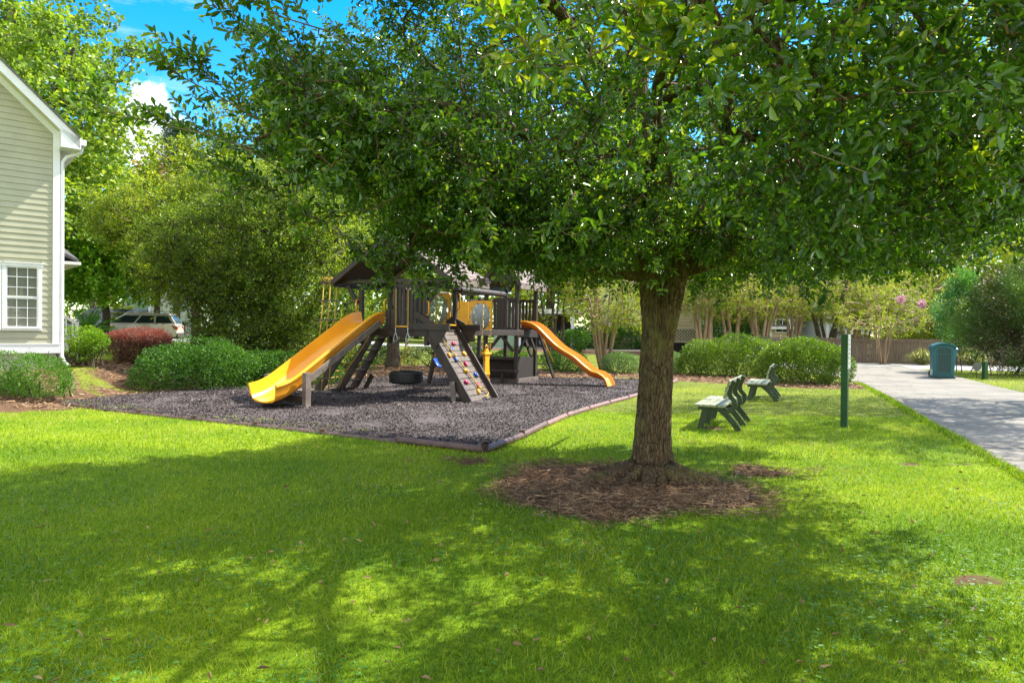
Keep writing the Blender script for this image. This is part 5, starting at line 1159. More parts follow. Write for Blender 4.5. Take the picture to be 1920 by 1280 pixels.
wv = np.random.default_rng(88); nn = 26000; wx = wv.uniform(-75, 75, nn); wh = 8 + 3 * fbm(wx, wx * 0, .25, 2); wz = wh * wv.random(nn) ** .7; wy = 74 + 3 * wv.normal(size=nn) * .6
o = leaves('distant_woods', np.stack([wx, wy, wz], 1), wv.normal(size=(nn, 3)), wv.uniform(.5, 1.0, nn), .45, np.clip(wv.beta(2, 2, nn), 0, 1), gum_leaf, shape='kite', seed=5)
tag(o, 'continuous band of distant green woods behind the houses', 'woods', kind='stuff')

# ---- shrubs
def shrub(name, lab, p, lobes, n, leaf, lw, mat, group=None, seed=1, tf=None, stems=8, stem_h=.5, jit=.7, cat='shrub', core=.35, spread=.3, gapth=-.95, rough=1.0):
    r = np.random.default_rng(seed); T = empty(name, p, 0, lab, cat, group)
    lob = np.array(lobes, float); a = (lob[:, 3] * lob[:, 4] + lob[:, 3] * lob[:, 5]); c = r.choice(len(lob), n, p=a / a.sum())
    d = unit(r.normal(size=(n, 3)) + (0, 0, .25)); bump = 1 + .11 * rough * noise3(d * lob[c, 3:4] * 2.5 + c[:, None], 1.8, seed) + .06 * rough * noise3(d * lob[c, 3:4] * 9, 2.2, seed + 1) + (r.random(n) < .06) * r.exponential(.07, n)
    rad = np.where(r.random(n) < core, r.uniform(.45, 1, n), 1 - r.exponential(.035, n)); P = lob[c, :3] + d * lob[c, 3:6] * (rad * bump)[:, None]
    P = P[P[:, 2] > .03]; k = rng.random(len(P)); d2 = unit(P - lob[:, :3].mean(0))
    dens = noise3(P, 4.5, seed + 5) > gapth; P = P[dens]; d2 = d2[dens]
    A = unit(d2 * .7 + r.normal(size=P.shape) * jit + (0, 0, .35)); ti = np.clip(r.beta(2.2, 2.4, len(P)) * .8 + .1 + .13 * noise3(P, 3.0, seed + 7), 0, 1)
    if tf: ti = tf(P, ti, r)
    sz = r.uniform(.65, 1.15, len(P)) * leaf; leaves('foliage', P, A, sz, sz * lw, ti, mat, T, shape='kite', up=.6, jit=.8, seed=seed)
    m = MB()
    for i in range(stems):
        b_ = lob[r.integers(len(lob))]; a_ = r.uniform(0, 6.28); q = np.array([b_[0] + r.normal() * .12, b_[1] + r.normal() * .12, 0]); e = b_[:3] + np.array([math.cos(a_) * b_[3] * .6, math.sin(a_) * b_[4] * .6, b_[5] * .4]); mid = (q + e) / 2 + r.normal(size=3) * .06
        m.tube([q, mid, e], [.02, .014, .006], k=5, cap=False)
    m.build('stems', bark, T, smooth=True); return T
def sp(px, py): return G(px, py)
def off(p, dx, dy): return (p[0] + dx, p[1] + dy, zt(p[0] + dx, p[1] + dy))
# right hedge mounds
p = off(sp(1370, 708), 0, 1.0)
shrub('hedge_mound', 'wide rounded hedge mound behind the nearer bench, left one of the pair', p, [(-.55, 0, .55, .95, 1.0, .75), (.5, 0, .62, 1.2, 1.1, .80), (1.2, .2, .6, .9, 1.0, .78), (-1.0, 0, .4, .6, .8, .5)], 30000, .07, .5, hedge_leaf, 'two large hedge mounds behind the benches', 101, stems=14)
p = off(sp(1530, 724), 0, 1.1)
shrub('hedge_mound', 'tall rounded hedge mound behind the green rules post, the right one of the pair', p, [(0, 0, .62, 1.15, 1.15, .82), (-.65, 0, .5, .7, .9, .70), (.7, -.1, .48, .75, .9, .66)], 30000, .07, .5, hedge_leaf, 'two large hedge mounds behind the benches', 102, stems=12)
for i, (px, py, dx, rx, rz, mt, lab) in enumerate(((1172, 702, 0, .70, .42, pale_leaf, 'pale variegated shrub just left of the big oak trunk'), (1262, 702, 0, .55, .42, pale_leaf, 'pale variegated shrub peeking out right of the big oak trunk'), (1062, 700, 0, .85, .46, hedge2_leaf, 'dark round shrub behind the wavy slide'), (965, 702, 0, .9, .48, hedge2_leaf, 'green shrub seen behind the right tower posts'), (885, 700, 0, .8, .45, hedge2_leaf, 'green shrub seen behind the climbing wall'))):
    q = off(sp(px, py), dx, .7); shrub('round_shrub', lab, q, [(0, 0, rz * .9, rx, .7, rz * 1.05), (rx * .4, 0, rz * .7, rx * .6, .5, rz * .8), (-rx * .45, .1, rz * .75, rx * .6, .5, rz * .85)], 9000, .055, .5, mt, 'low shrubs behind the playground', 110 + i)
for i, (px, py, rx, lab) in enumerate(((615, 700, 1.3, 'low dark shrub behind the rope ladder'), (690, 684, 1.2, 'low dark shrub left of the oak behind the tire swing'), (800, 690, 1.2, 'low dark shrub right of the oak behind the tire swing'))):
    q = off(sp(px, py), 0, .6); shrub('low_shrub', lab, q, [(0, 0, .38, rx, .6, .42), (rx * .5, 0, .3, rx * .6, .5, .36)], 8000, .06, .5, dark_leaf if i else hedge2_leaf, 'low shrubs behind the playground', 120 + i)
# left group
p = off(sp(300, 738), 0, 1.0)
shrub('spreading_shrub', 'big spreading glossy green shrub at the left end of the mulch area', p, [(-.1, 0, .45, .95, .9, .62), (.7, .3, .5, .9, .9, .66), (-.55, -.1, .3, .5, .7, .45), (.2, .8, .6, .9, .8, .62)], 24000, .06, .55, hedge2_leaf, 'leafy shrubs left of the slide', 131)
p = off(sp(450, 728), 0, .9)
shrub('spreading_shrub', 'lower green shrub directly left of the yellow slide, under the wax myrtle', p, [(-.2, 0, .38, .8, .8, .52), (.6, .2, .38, .9, .8, .50), (1.5, .5, .3, .7, .7, .4)], 18000, .065, .5, hedge2_leaf, 'leafy shrubs left of the slide', 132)
p = off(sp(30, 757), -.1, .75)
shrub('azalea_shrub', 'round light green shrub under the double window at the left edge', p, [(0, 0, .36, .54, .5, .44), (.26, 0, .24, .32, .4, .32), (-.6, .1, .36, .6, .5, .46), (-.1, -.1, .2, .6, .45, .3)], 19000, .045, .5, leafmat('azalea_leaf', [(0, (.04, .12, .015)), (.6, (.11, .25, .03)), (1, (.24, .40, .07))]), None, 133)
p = off(sp(160, 690), -.22, .3)
shrub('lime_shrub', 'lime green upright shrub with bare lower stems beside the house downspout', p, [(0, 0, .66, .48, .45, .30), (-.3, 0, .60, .28, .35, .27), (.28, 0, .60, .28, .35, .27), (0, 0, .35, .3, .3, .22)], 8000, .05, .6, lime_leaf, None, 134, stems=22)
p = off(sp(256, 682), -.1, .2)
def redtop(P, ti, r): return np.clip(.12 + .42 * r.random(len(P)) + np.clip((P[:, 2] - .52) / .26, 0, 1) * .55, 0, 1)
shrub('red_shrub', 'burgundy shrub with pinkish red new growth in front of the silver car', p, [(0, 0, .50, .80, .6, .42), (-.5, 0, .46, .42, .5, .38), (.45, 0, .50, .48, .5, .38), (0, 0, .32, .75, .5, .30)], 14000, .06, .4, red_leaf, None, 135, tf=redtop, stems=16, jit=.5)
# far shrubs by the beige house
for i, (px, py, rx, rz, lab) in enumerate(((1120, 655, 1.5, .75, 'clipped green bush left of the white porch window'), (1172, 656, 1.3, .72, 'clipped green bush below the white porch window'), (1075, 660, .9, .6, 'small bush beside the black car'))):
    shrub('foundation_bush', lab, off(sp(px, py), 0, .4), [(0, 0, rz, rx, .8, rz)], 6000, .10, .6, hedge2_leaf, 'bushes in front of the beige house', 140 + i, stems=4)
q = (*at(1368, 650, 41)[:2], .1); shrub('cedar_bush', 'blue green feathery cedar beside the lattice', q, [(0, 0, 1.6, 1.8, 1.4, 1.6), (.9, 0, 1.2, 1.2, 1, 1.2), (-.5, 0, 2.2, 1.0, 1.0, 1.0)], 20000, .16, .3, cedar_leaf, None, 150, stems=3)
x, y, _ = at(1735, 650, 39.5); shrub('yellow_hedge', 'yellow green hedge behind the wooden fence by the palm', (x, y, 0), [(0, 0, 1.25, 1.9, .8, .8), (-1.4, 0, 1.1, 1.2, .7, .7), (1.2, 0, 1.3, 1.2, .8, .7)], 11000, .13, .5, yellow_leaf, None, 151, stems=3)
# big juniper at right
x, y, z = G(1875, 706); r0 = (x + 1.5, y + 1.2, 0)
shrub('juniper_bush', 'huge shaggy juniper with brown inner twigs at the right edge', r0, [(0, 0, 2.2, 2.1, 1.9, 1.9), (-1.0, -.2, 2.4, 1.4, 1.3, 1.4), (.8, 0, 2.8, 1.6, 1.5, 1.6), (.3, -.3, 1.1, 1.5, 1.3, 1.1), (1.6, 0, 1.6, 1.5, 1.4, 1.5)], 80000, .14, .22, juniper_leaf, None, 152, tf=lambda P, ti, r: np.clip(ti * .8 + .12 + .5 * noise3(P, 1.5, 5), 0, 1), stems=12, jit=.6, gapth=-.6, rough=1.9)
x, y, z = at(1800, 700, 29.5); shrub('cedar_bush', 'bright green feathery cedar behind the teal bin, left of the juniper', (x, y, 0), [(0, 0, 2.5, .95, .9, 1.5), (.6, .1, 2.1, 1.0, .9, 1.5), (-.5, 0, 3.0, .6, .6, .9), (.1, 0, 3.7, .6, .6, .8)], 20000, .15, .25, cedar_leaf, None, 153, tf=lambda P, ti, r: np.clip(ti + .25, 0, 1), stems=3, gapth=-.5, rough=1.8)
def tuft(px, py, lab, seed, h=.8):
    (x, y, _), z = at(px, py, 36.2), 0; r = np.random.default_rng(seed); T = empty('ornamental_grass', (x, y, z), 0, lab, 'ornamental grass', 'grass clumps at the fence'); n = 420; a = r.uniform(0, 6.28, n); e = np.abs(r.normal(size=n)) * .45
    A = np.stack([np.cos(a) * np.sin(e), np.sin(a) * np.sin(e), np.cos(e)], 1); P = np.stack([np.cos(a) * .15, np.sin(a) * .15, a * 0], 1) * r.random((n, 1)); L = r.uniform(.5, 1.1, n) * h
    leaves('blades', P, A, L, .03, r.random(n), grassy_leaf, T, shape='kite', up=.3, seed=seed)
    leaves('drooping_blades', P + A * L[:, None] * .8, A * (1, 1, .1) + (0, 0, -.3), L * .45, .03, r.random(n), grassy_leaf, T, shape='kite', up=.3, seed=seed + 1)
tuft(1728, 681, 'straw green grass clump at the fence, left of the teal bin', 160, .95); tuft(1822, 683, 'straw green grass clump at the fence, right of the blue wheeled bin', 161, 1.0)

# ------------------------------------------------------------------ left house
HB = .42; HX, HY = -10.32, 15.5; HA = math.atan2(-.656, -.755)
HS = empty('gabled_house', (HX, HY, HB), HA, 'sage green lap sided house with a steep white trimmed gable', 'house')
def hp(m, name, mat, bevel=0, parent=None, **k): return m.build(name, mat, parent or HS, bevel=bevel, **k)
EZ, SLP, HWID = 5.85 - HB, .95, 8.2
def rakez(x): return EZ + SLP * (x if x < HWID / 2 else HWID - x)
m = MB(); e = .1356; z = 1.06 - HB; wins = [(.30, 1.02), (1.03, 1.75)]
def lap(x0, x1, z0, z1, xa=None, xb=None):
    xa = x0 if xa is None else xa; xb = x1 if xb is None else xb
    m.add([(x0, .022, z0), (x1, .022, z0), (xb, .006, z1), (xa, .006, z1), (x0, 0, z0), (x1, 0, z0)], [(0, 1, 2, 3), (0, 4, 5, 1)])
while z < EZ + SLP * HWID / 2 - .05:
    z1 = z + e; a = max(.11, (z - EZ) / SLP if z > EZ else 0); b_ = HWID - a; a1 = max(.11, (z1 - EZ) / SLP if z1 > EZ else 0)
    segs = [(a, b_)]
    if z1 > 1.34 - HB and z < 2.88 - HB: segs = [(a, .305), (1.745, b_)]
    for i, (p, q) in enumerate(segs):
        s0 = rng.uniform(1.2, 3.5) + (p if p > 1 else 0); lap(p, min(s0, q), z, z1, a1 if p == a else None, None)
        if s0 < q: lap(s0 + .004, q, z, z1, None, HWID - a1 if q == b_ else None)
    z = z1
m.add([(0, -.01, .5), (HWID, -.01, .5), (HWID, -.01, EZ), (HWID / 2, -.01, EZ + SLP * HWID / 2), (0, -.01, EZ)], [(0, 1, 2, 3, 4)])
m.add([(0, -.01, .5), (0, -9, .5), (0, -9, EZ), (0, -.01, EZ)], [(0, 1, 2, 3)]); hp(m, 'wall', siding_mat)
m = MB(); m.bb((-.03, -.04, 1.06 - HB), (.105, .036, EZ + .0)); m.bb((-.032, -.16, 1.06 - HB), (-.004, -.042, EZ)); hp(m, 'corner_board', white_paint, .003)
m = MB(); m.bb((-.04, -.01, .86 - HB), (HWID, .045, 1.055 - HB)); m.bb((-.05, -.01, 1.055 - HB), (HWID, .055, 1.07 - HB)); hp(m, 'skirt_board', white_paint, .003)
m = MB(); m.bb((.03, -9, -.6), (HWID, -.02, .86 - HB)); hp(m, 'foundation', stucco)
# double window
for (a, b_) in wins:
    fr = MB(); z0, z1 = 1.36 - HB, 2.86 - HB
    fr.bb((a, -.005, z0 + .06), (a + .07, .045, z1 - .09)); fr.bb((b_ - .07, -.005, z0 + .06), (b_, .045, z1 - .09)); fr.bb((a - .02, -.005, z1 - .09), (b_ + .0, .052, z1 - .02)); fr.bb((a - .04, -.005, z1 - .02), (b_, .07, z1)); fr.bb((a, -.005, z0), (b_, .048, z0 + .06)); fr.bb((a + .02, -.005, z0 + .045), (b_ - .02, .075, z0 + .075))
    w = hp(fr, 'window', white_paint, .002)
    ax, bx_ = a + .07, b_ - .07; zm = 2.09 - HB
    s = MB()
    for (p, q, yy) in ((z0 + .06, zm, .012), (zm, z1 - .09, .026)):
        s.bb((ax, yy - .02, p), (ax + .025, yy, q)); s.bb((bx_ - .025, yy - .02, p), (bx_, yy, q)); s.bb((ax + .025, yy - .02, p), (bx_ - .025, yy, p + .035)); s.bb((ax + .025, yy - .02, q - .03), (bx_ - .025, yy, q))
        for k in (1, 2): c = ax + (bx_ - ax) * k / 3; s.bb((c - .007, yy - .008, p + .035), (c + .007, yy + .002, q - .03))
        for k in (1, 2): c = p + (q - p) * k / 3; s.bb((ax + .025, yy - .006, c - .007), (bx_ - .025, yy + .0, c + .007))
    hp(s, 'sash', white_paint, parent=w); s = MB()
    for (p, q, yy) in ((z0 + .06, zm, .0), (zm, z1 - .09, .014)): s.add([(ax, yy, p), (bx_, yy, p), (bx_, yy, q), (ax, yy, q)], [(0, 1, 2, 3)])
    hp(s, 'pane', glass_pane, parent=w); s = MB(); zz = z0 + .1
    while zz < z1 - .1: s.add([(ax, -.055, zz), (bx_, -.055, zz), (bx_, -.085, zz + .030), (ax, -.085, zz + .030)], [(0, 1, 2, 3)]); zz += .042
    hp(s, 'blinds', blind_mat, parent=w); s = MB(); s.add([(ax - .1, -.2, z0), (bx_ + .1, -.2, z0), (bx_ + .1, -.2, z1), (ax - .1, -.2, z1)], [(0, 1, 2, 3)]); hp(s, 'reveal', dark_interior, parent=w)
# roof with soffit, rake boards, gutter
rf = MB(); ov, eo, th = .36, .36, .13
def slab(side, ya, yb, zo, t, mb, x_from=None):
    f = (lambda x: x) if side < 0 else (lambda x: HWID - x)
    xe = -eo; P = [(f(xe), EZ + SLP * xe + zo), (f(HWID / 2), EZ + SLP * HWID / 2 + zo), (f(HWID / 2), EZ + SLP * HWID / 2 + zo + t), (f(xe), EZ + SLP * xe + zo + t)]
    mb.add([(x, ya, z) for x, z in P] + [(x, yb, z) for x, z in P], [(0, 1, 2, 3), (7, 6, 5, 4), (0, 4, 5, 1), (1, 5, 6, 2), (2, 6, 7, 3), (3, 7, 4, 0)])
slab(-1, ov + .06, -9.3, .19, .04, rf); slab(1, ov + .06, -9.3, .19, .04, rf); RF = hp(rf, 'roof', roof_mat)
m = MB(); slab(-1, ov, -9.2, .0, .03, m); slab(1, ov, -9.2, .0, .03, m); hp(m, 'soffit', basic('soffit', (.60, .57, .40), rough=.6), parent=RF)
m = MB(); slab(-1, ov + .03, ov + .002, -.04, .225, m); slab(1, ov + .03, ov + .002, -.04, .225, m); slab(-1, .045, .004, -.17, .165, m); hp(m, 'rake_board', white_paint, parent=RF)
m = MB(); ze = EZ - SLP * eo; m.prism([(-eo - .02, ov + .03, ze + .185), (-eo - .02, ov + .03, ze - .06), (.0, ov + .03, ze - .06), (.0, ov + .03, EZ + .02)], (0, 0, 0), (0, -.03 - ov, 0)); m.bb((-eo - .13, ov + .0, ze + .05), (-eo - .022, -9.2, ze + .18)); m.bb((-eo - .015, -.05, ze - .05), (0, -9.2, ze - .02)); hp(m, 'gutter', white_paint, .004, parent=RF)
m = MB(); m.tube([(-eo - .07, .12, ze + .05), (-eo - .06, .10, ze - .07), (-.16, .02, ze - .20), (-.08, -.01, ze - .32), (-.08, -.01, .9), (-.08, -.01, .36), (-.13, .04, .22), (-.18, .09, .16)], .042, k=8); hp(m, 'downspout', white_paint, smooth=True, auto=50)
# entry roof and stair rail further back along the side wall
m = MB(); m.add([(0, -2.2, 3.02), (-.74, -2.2, 2.70), (-.74, -4.6, 2.70), (0, -4.6, 3.02), (0, -2.2, 3.10), (-.74, -2.2, 2.76), (-.74, -4.6, 2.76), (0, -4.6, 3.10), (-0.0, -2.6, 3.45), (0, -4.2, 3.45)], [(0, 1, 2, 3), (0, 1, 5, 4), (1, 2, 6, 5), (2, 3, 7, 6), (4, 5, 8), (5, 6, 9, 8), (6, 7, 9)]); hp(m, 'entry_roof', roof_mat)
m = MB(); m.bb((-.78, -4.65, 2.62), (0, -2.15, 2.695)); hp(m, 'entry_trim', white_paint, .004)
m = MB()
for yy in (-3.0,):
    m.beam((-.1, yy, 1.60), (-.80, yy, 1.12), .06, .07); m.beam((-.1, yy, .80), (-.80, yy, .32), .05, .16)
    for i in range(5): t = i / 4; m.bb((-.14 - .58 * t - .018, yy - .018, .78 - .42 * t), (-.14 - .58 * t + .018, yy + .018, 1.58 - .42 * t))
m.bb((-.86, -3.05, 0), (-.78, -2.95, 1.16)); hp(m, 'stair_railing', white_paint)
m = MB()
for i in range(3): m.bb((-.3 * i - .3, -4.2, 0), (-.3 * i, -3.08, .72 - .15 * i))
hp(m, 'steps', grey_wood)

# ------------------------------------------------------------------ far houses
def farhouse(label, Yf, px0, px1, zeave, zridge, wall, rmat, axis='x', windows=(), depth=8, laps=.22, name='house', group=None, zb=None):
    X0, X1 = at(px0, 620, Yf)[0], at(px1, 620, Yf)[0]; w = X1 - X0; zb = zt((X0 + X1) / 2, Yf) if zb is None else zb
    T = empty(name, (X0, Yf, zb), 0, label, 'house', group); he = zeave - zb; hr = zridge - zb; m = MB()
    m.bb((0, 0, -.3), (w, depth, he)); z = .5
    def wid(z): return (0, w) if z <= he or axis == 'x' else ((z - he) / (hr - he) * w / 2, w - (z - he) / (hr - he) * w / 2)
    top = hr - .1 if axis == 'y' else he
    while z + laps < top:
        a, b_ = wid(z + laps); m.add([(a, -.035, z), (b_, -.035, z), (b_, -.006, z + laps), (a, -.006, z + laps), (a, 0, z), (b_, 0, z)], [(0, 1, 2, 3), (0, 4, 5, 1)]); z += laps
    if axis == 'y': m.prism([(0, 0, he), (w, 0, he), (w / 2, 0, hr)], (0, 0, 0), (0, depth, 0))
    m.build('wall', wall, T); r_ = MB(); o = .35
    if axis == 'x':
        r_.add([(-o, -o, he - .1), (w + o, -o, he - .1), (w + o, depth / 2, hr), (-o, depth / 2, hr), (w + o, depth + o, he - .1), (-o, depth + o, he - .1)], [(0, 1, 2, 3), (3, 2, 4, 5), (1, 4, 2), (0, 3, 5)])
    else:
        for sx in (0, 1):
            f = (lambda x: x) if sx == 0 else (lambda x: w - x)
            r_.add([(f(-o), -o, he - .15), (f(w / 2), -o, hr + .12), (f(w / 2), depth, hr + .12), (f(-o), depth, he - .15)], [(0, 1, 2, 3)])
    ro = r_.build('roof', rmat, T); mm = MB()
    if axis == 'x': mm.bb((-o, -o - .03, he - .3), (w + o, -o - .003, he - .1))
    else:
        for sx in (0, 1):
            f = (lambda x: x) if sx == 0 else (lambda x: w - x); mm.beam((f(-o), -o - .02, he - .22), (f(w / 2), -o - .02, hr + .03), .03, .22, side=(0, 1, 0))
    for xx in (0, w): mm.bb((xx - .09, -.06, 0), (xx + .09, -.038, he))
    mm.build('trim', white_paint, ro)
    for (a, b_, t, bt) in windows:      # pixel rectangle
        p, q = at(a, t, Yf), at(b_, bt, Yf); x0, x1, z1, z0 = p[0] - X0, q[0] - X0, p[2] - zb, q[2] - zb; f = MB(); c = .09
        f.bb((x0 - c, -.09, z0 - c), (x0, -.036, z1 + c)); f.bb((x1, -.09, z0 - c), (x1 + c, -.036, z1 + c)); f.bb((x0, -.09, z1), (x1, -.036, z1 + c)); f.bb((x0, -.09, z0 - c), (x1, -.036, z0)); f.bb((x0, -.08, (z0 + z1) / 2 - .03), (x1, -.04, (z0 + z1) / 2 + .03)); f.bb(((x0 + x1) / 2 - .02, -.075, z0), ((x0 + x1) / 2 + .02, -.042, z1))
        fo = f.build('window', white_paint, T); g = MB(); g.bb((x0, -.05, z0), (x1, -.037, z1)); g.build('pane', glass_dark, fo)
    return T, X0, w, zb
Yh = G(1200, 656)[1] + 1.2
T, X0, w, zb = farhouse('beige lap sided house with white porch window behind the big oak trunk', Yh, 1140, 1352, 6.4, 9.6, beige_siding, roof_mat, 'x', [(1156, 1178, 566, 605), (1225, 1245, 560, 600)], depth=9, laps=.2)
lx0 = at(1262, 640, Yh)[0] - X0; lx1 = at(1318, 640, Yh)[0] - X0; lz0, lz1 = at(1290, 641, Yh)[2] - zb, at(1290, 616, Yh)[2] - zb; m = MB(); n = 30; sp_ = .2
for i in range(-6, int((lx1 - lx0) / sp_) + 1):
    for s in (1, -1):
        a = lx0 + i * sp_; H_ = lz1 - lz0; p, q = (a, lz0), (a + H_, lz1)
        if s < 0: p, q = (a, lz1), (a + H_, lz0)
        def clip(p, q):
            (ax_, az), (bx2, bz) = p, q
            if ax_ < lx0: t = (lx0 - ax_) / (bx2 - ax_); ax_, az = lx0, az + (bz - az) * t
            if bx2 > lx1: t = (lx1 - ax_) / (bx2 - ax_); bx2, bz = lx1, az + (bz - az) * t
            return (ax_, az), (bx2, bz)
        if q[0] <= lx0 or p[0] >= lx1: continue
        p, q = clip(p, q); m.beam((p[0], -.16 - .02 * s, p[1]), (q[0], -.16 - .02 * s, q[1]), .02, .06, side=(0, 1, 0))
for z in (lz0, lz1): m.bb((lx0, -.2, z - .04), (lx1, -.205 + .06, z + .04))
m.build('lattice', basic('lattice_white', (.62, .56, .42), rough=.6), T)
m = MB(); m.bb((lx0, -.12, lz0 - .02), (lx1, -.05, lz1)); m.bb((lx0 - 2.6, -.14, -.1), (lx1 + 1.2, -.045, lz0 - .03)); m.build('foundation', dark_interior, T)
m = MB(); a, b_ = at(1150, 615, Yh)[0] - X0, at(1182, 615, Yh)[0] - X0; zr = at(1160, 612, Yh)[2] - zb; m.bb((a, -.7, zr - .62), (b_, -.66, zr - .55)); m.bb((a, -.7, zr), (b_, -.66, zr + .06))
for i in range(13): t = a + (b_ - a) * (i + .5) / 13; m.bb((t - .02, -.695, zr - .55), (t + .02, -.665, zr))
for t in (a - .1, b_): m.bb((t, -.74, -.1), (t + .16, -.6, 3.2))
m.build('porch_railing', white_paint, T)
# carport
Yc = Yh - .5; xa, xb = at(968, 620, Yc)[0], at(1082, 620, Yc)[0]; zc = zt(xa, Yc); w = xb - xa
T = empty('carport', (xa, Yc, zc), 0, 'low carport with white posts and a dark brown back wall behind the orange slide', 'carport'); ztop = at(1030, 588, Yc)[2] - zc
m = MB(); m.bb((-.3, -.2, ztop), (w + .3, 5.5, ztop + .28)); m.build('roof', white_paint, T)
m = MB(); m.bb((0, 5.0, 0), (w, 5.2, ztop - .01)); m.build('back_wall', basic('brown_boards', (.16, .085, .045), rough=.8), T)
m = MB(); m.bb((w * .2, 4.85, 0), (w * .85, 4.98, ztop * .62)); m.build('garage_door', white_paint, T)
for xx in (w * .02, w * .9): m = MB(); m.bb((xx, 0, 0), (xx + .22, .2, ztop - .01)); m.build('post', white_paint, T)
m = MB(); m.bb((-1.4, .4, 0), (-.05, 5.2, ztop + .1)); m.build('side_wall', green_siding, T)
T, *_ = farhouse('pale green two storey house seen between the maple and the wax myrtle', 56, 236, 372, 7.6, 9.8, green_siding, grey_roof, 'x', [(253.5, 257.5, 534, 554), (263, 267.5, 534, 554)], laps=.2)
T, *_ = farhouse('cream green garage wing with a low blue grey roof behind the silver car', 53, 281, 372, 4.05, 5.2, basic('cream_green', (.52, .58, .42), rough=.7), grey_roof, 'x', [], depth=2.6, laps=.2)
T, *_ = farhouse('small yellow gabled house above the fence behind the hedge mounds', 58, 1489, 1520, 2.4, 4.0, yellow_siding, roof_mat, 'y', [(1495, 1501, 618, 622)], laps=.2)
T, *_ = farhouse('pale blue house above the fence left of the pink blossoms', 50, 1551, 1588, 3.0, 4.0, blue_siding, grey_roof, 'x', [(1561, 1566, 609, 625)], laps=.2)
T, *_ = farhouse('low pale blue wing with a grey roof right of the pale blue house', 49, 1589, 1622, 1.9, 3.1, blue_siding, grey_roof, 'x', [], laps=.2)
T, *_ = farhouse('white house with steep pale grey roof showing above the juniper', 46, 1795, 1925, 4.0, 6.9, blue_siding, basic('light_roof', (.42, .46, .54), rough=.8), 'x', [(1830, 1845, 560, 590)], laps=.25)
T, *_ = farhouse('dark porch fronted house between the beige house and the yellow gable', 52, 1445, 1488, 2.2, 4.4, beige_siding, roof_mat, 'x', [(1455, 1478, 600, 622)], laps=.2)

# fence
fp = [at(1405, 682, 38.6)[:2], at(1560, 682, 38.0)[:2], at(1812, 682, 37.2)[:2], at(1990, 682, 36.6)[:2]]
T = empty('wooden_fence', (fp[0][0], fp[0][1], 0), 0, 'weathered grey brown board fence along the far side of the street', 'fence'); m = MB(); rl = MB(); fr = np.random.default_rng(5)
for (ax_, ay), (bx2, by2) in zip(fp, fp[1:]):
    d = np.array([bx2 - ax_, by2 - ay]); L = np.linalg.norm(d); d /= L; n = int(L / .145); rz = math.atan2(d[1], d[0])
    for i in range(n):
        c = np.array([ax_, ay]) + d * (i + .5) * L / n; h = 1.30 + fr.uniform(-.015, .015); m.box((c[0] - fp[0][0], c[1] - fp[0][1] + fr.uniform(-.008, .008), h / 2), (.132, .02, h), rz)
    c = np.array([ax_, ay]) + d * L / 2; rl.box((c[0] - fp[0][0], c[1] - fp[0][1], 1.36), (L, .14, .035), rz); rl.box((c[0] - fp[0][0], c[1] - fp[0][1] - .03, 1.27), (L, .03, .12), rz)
    k = int(L / 2.4)
    for i in range(k + 1): c = np.array([ax_, ay]) + d * i * L / k; q = MB(); q.box((c[0] - fp[0][0], c[1] - fp[0][1] + .07, .66), (.1, .1, 1.36)); q.build('post', fence_wood, T)
m.build('boards', fence_wood, T); rl.build('cap_rail', fence_wood, T)

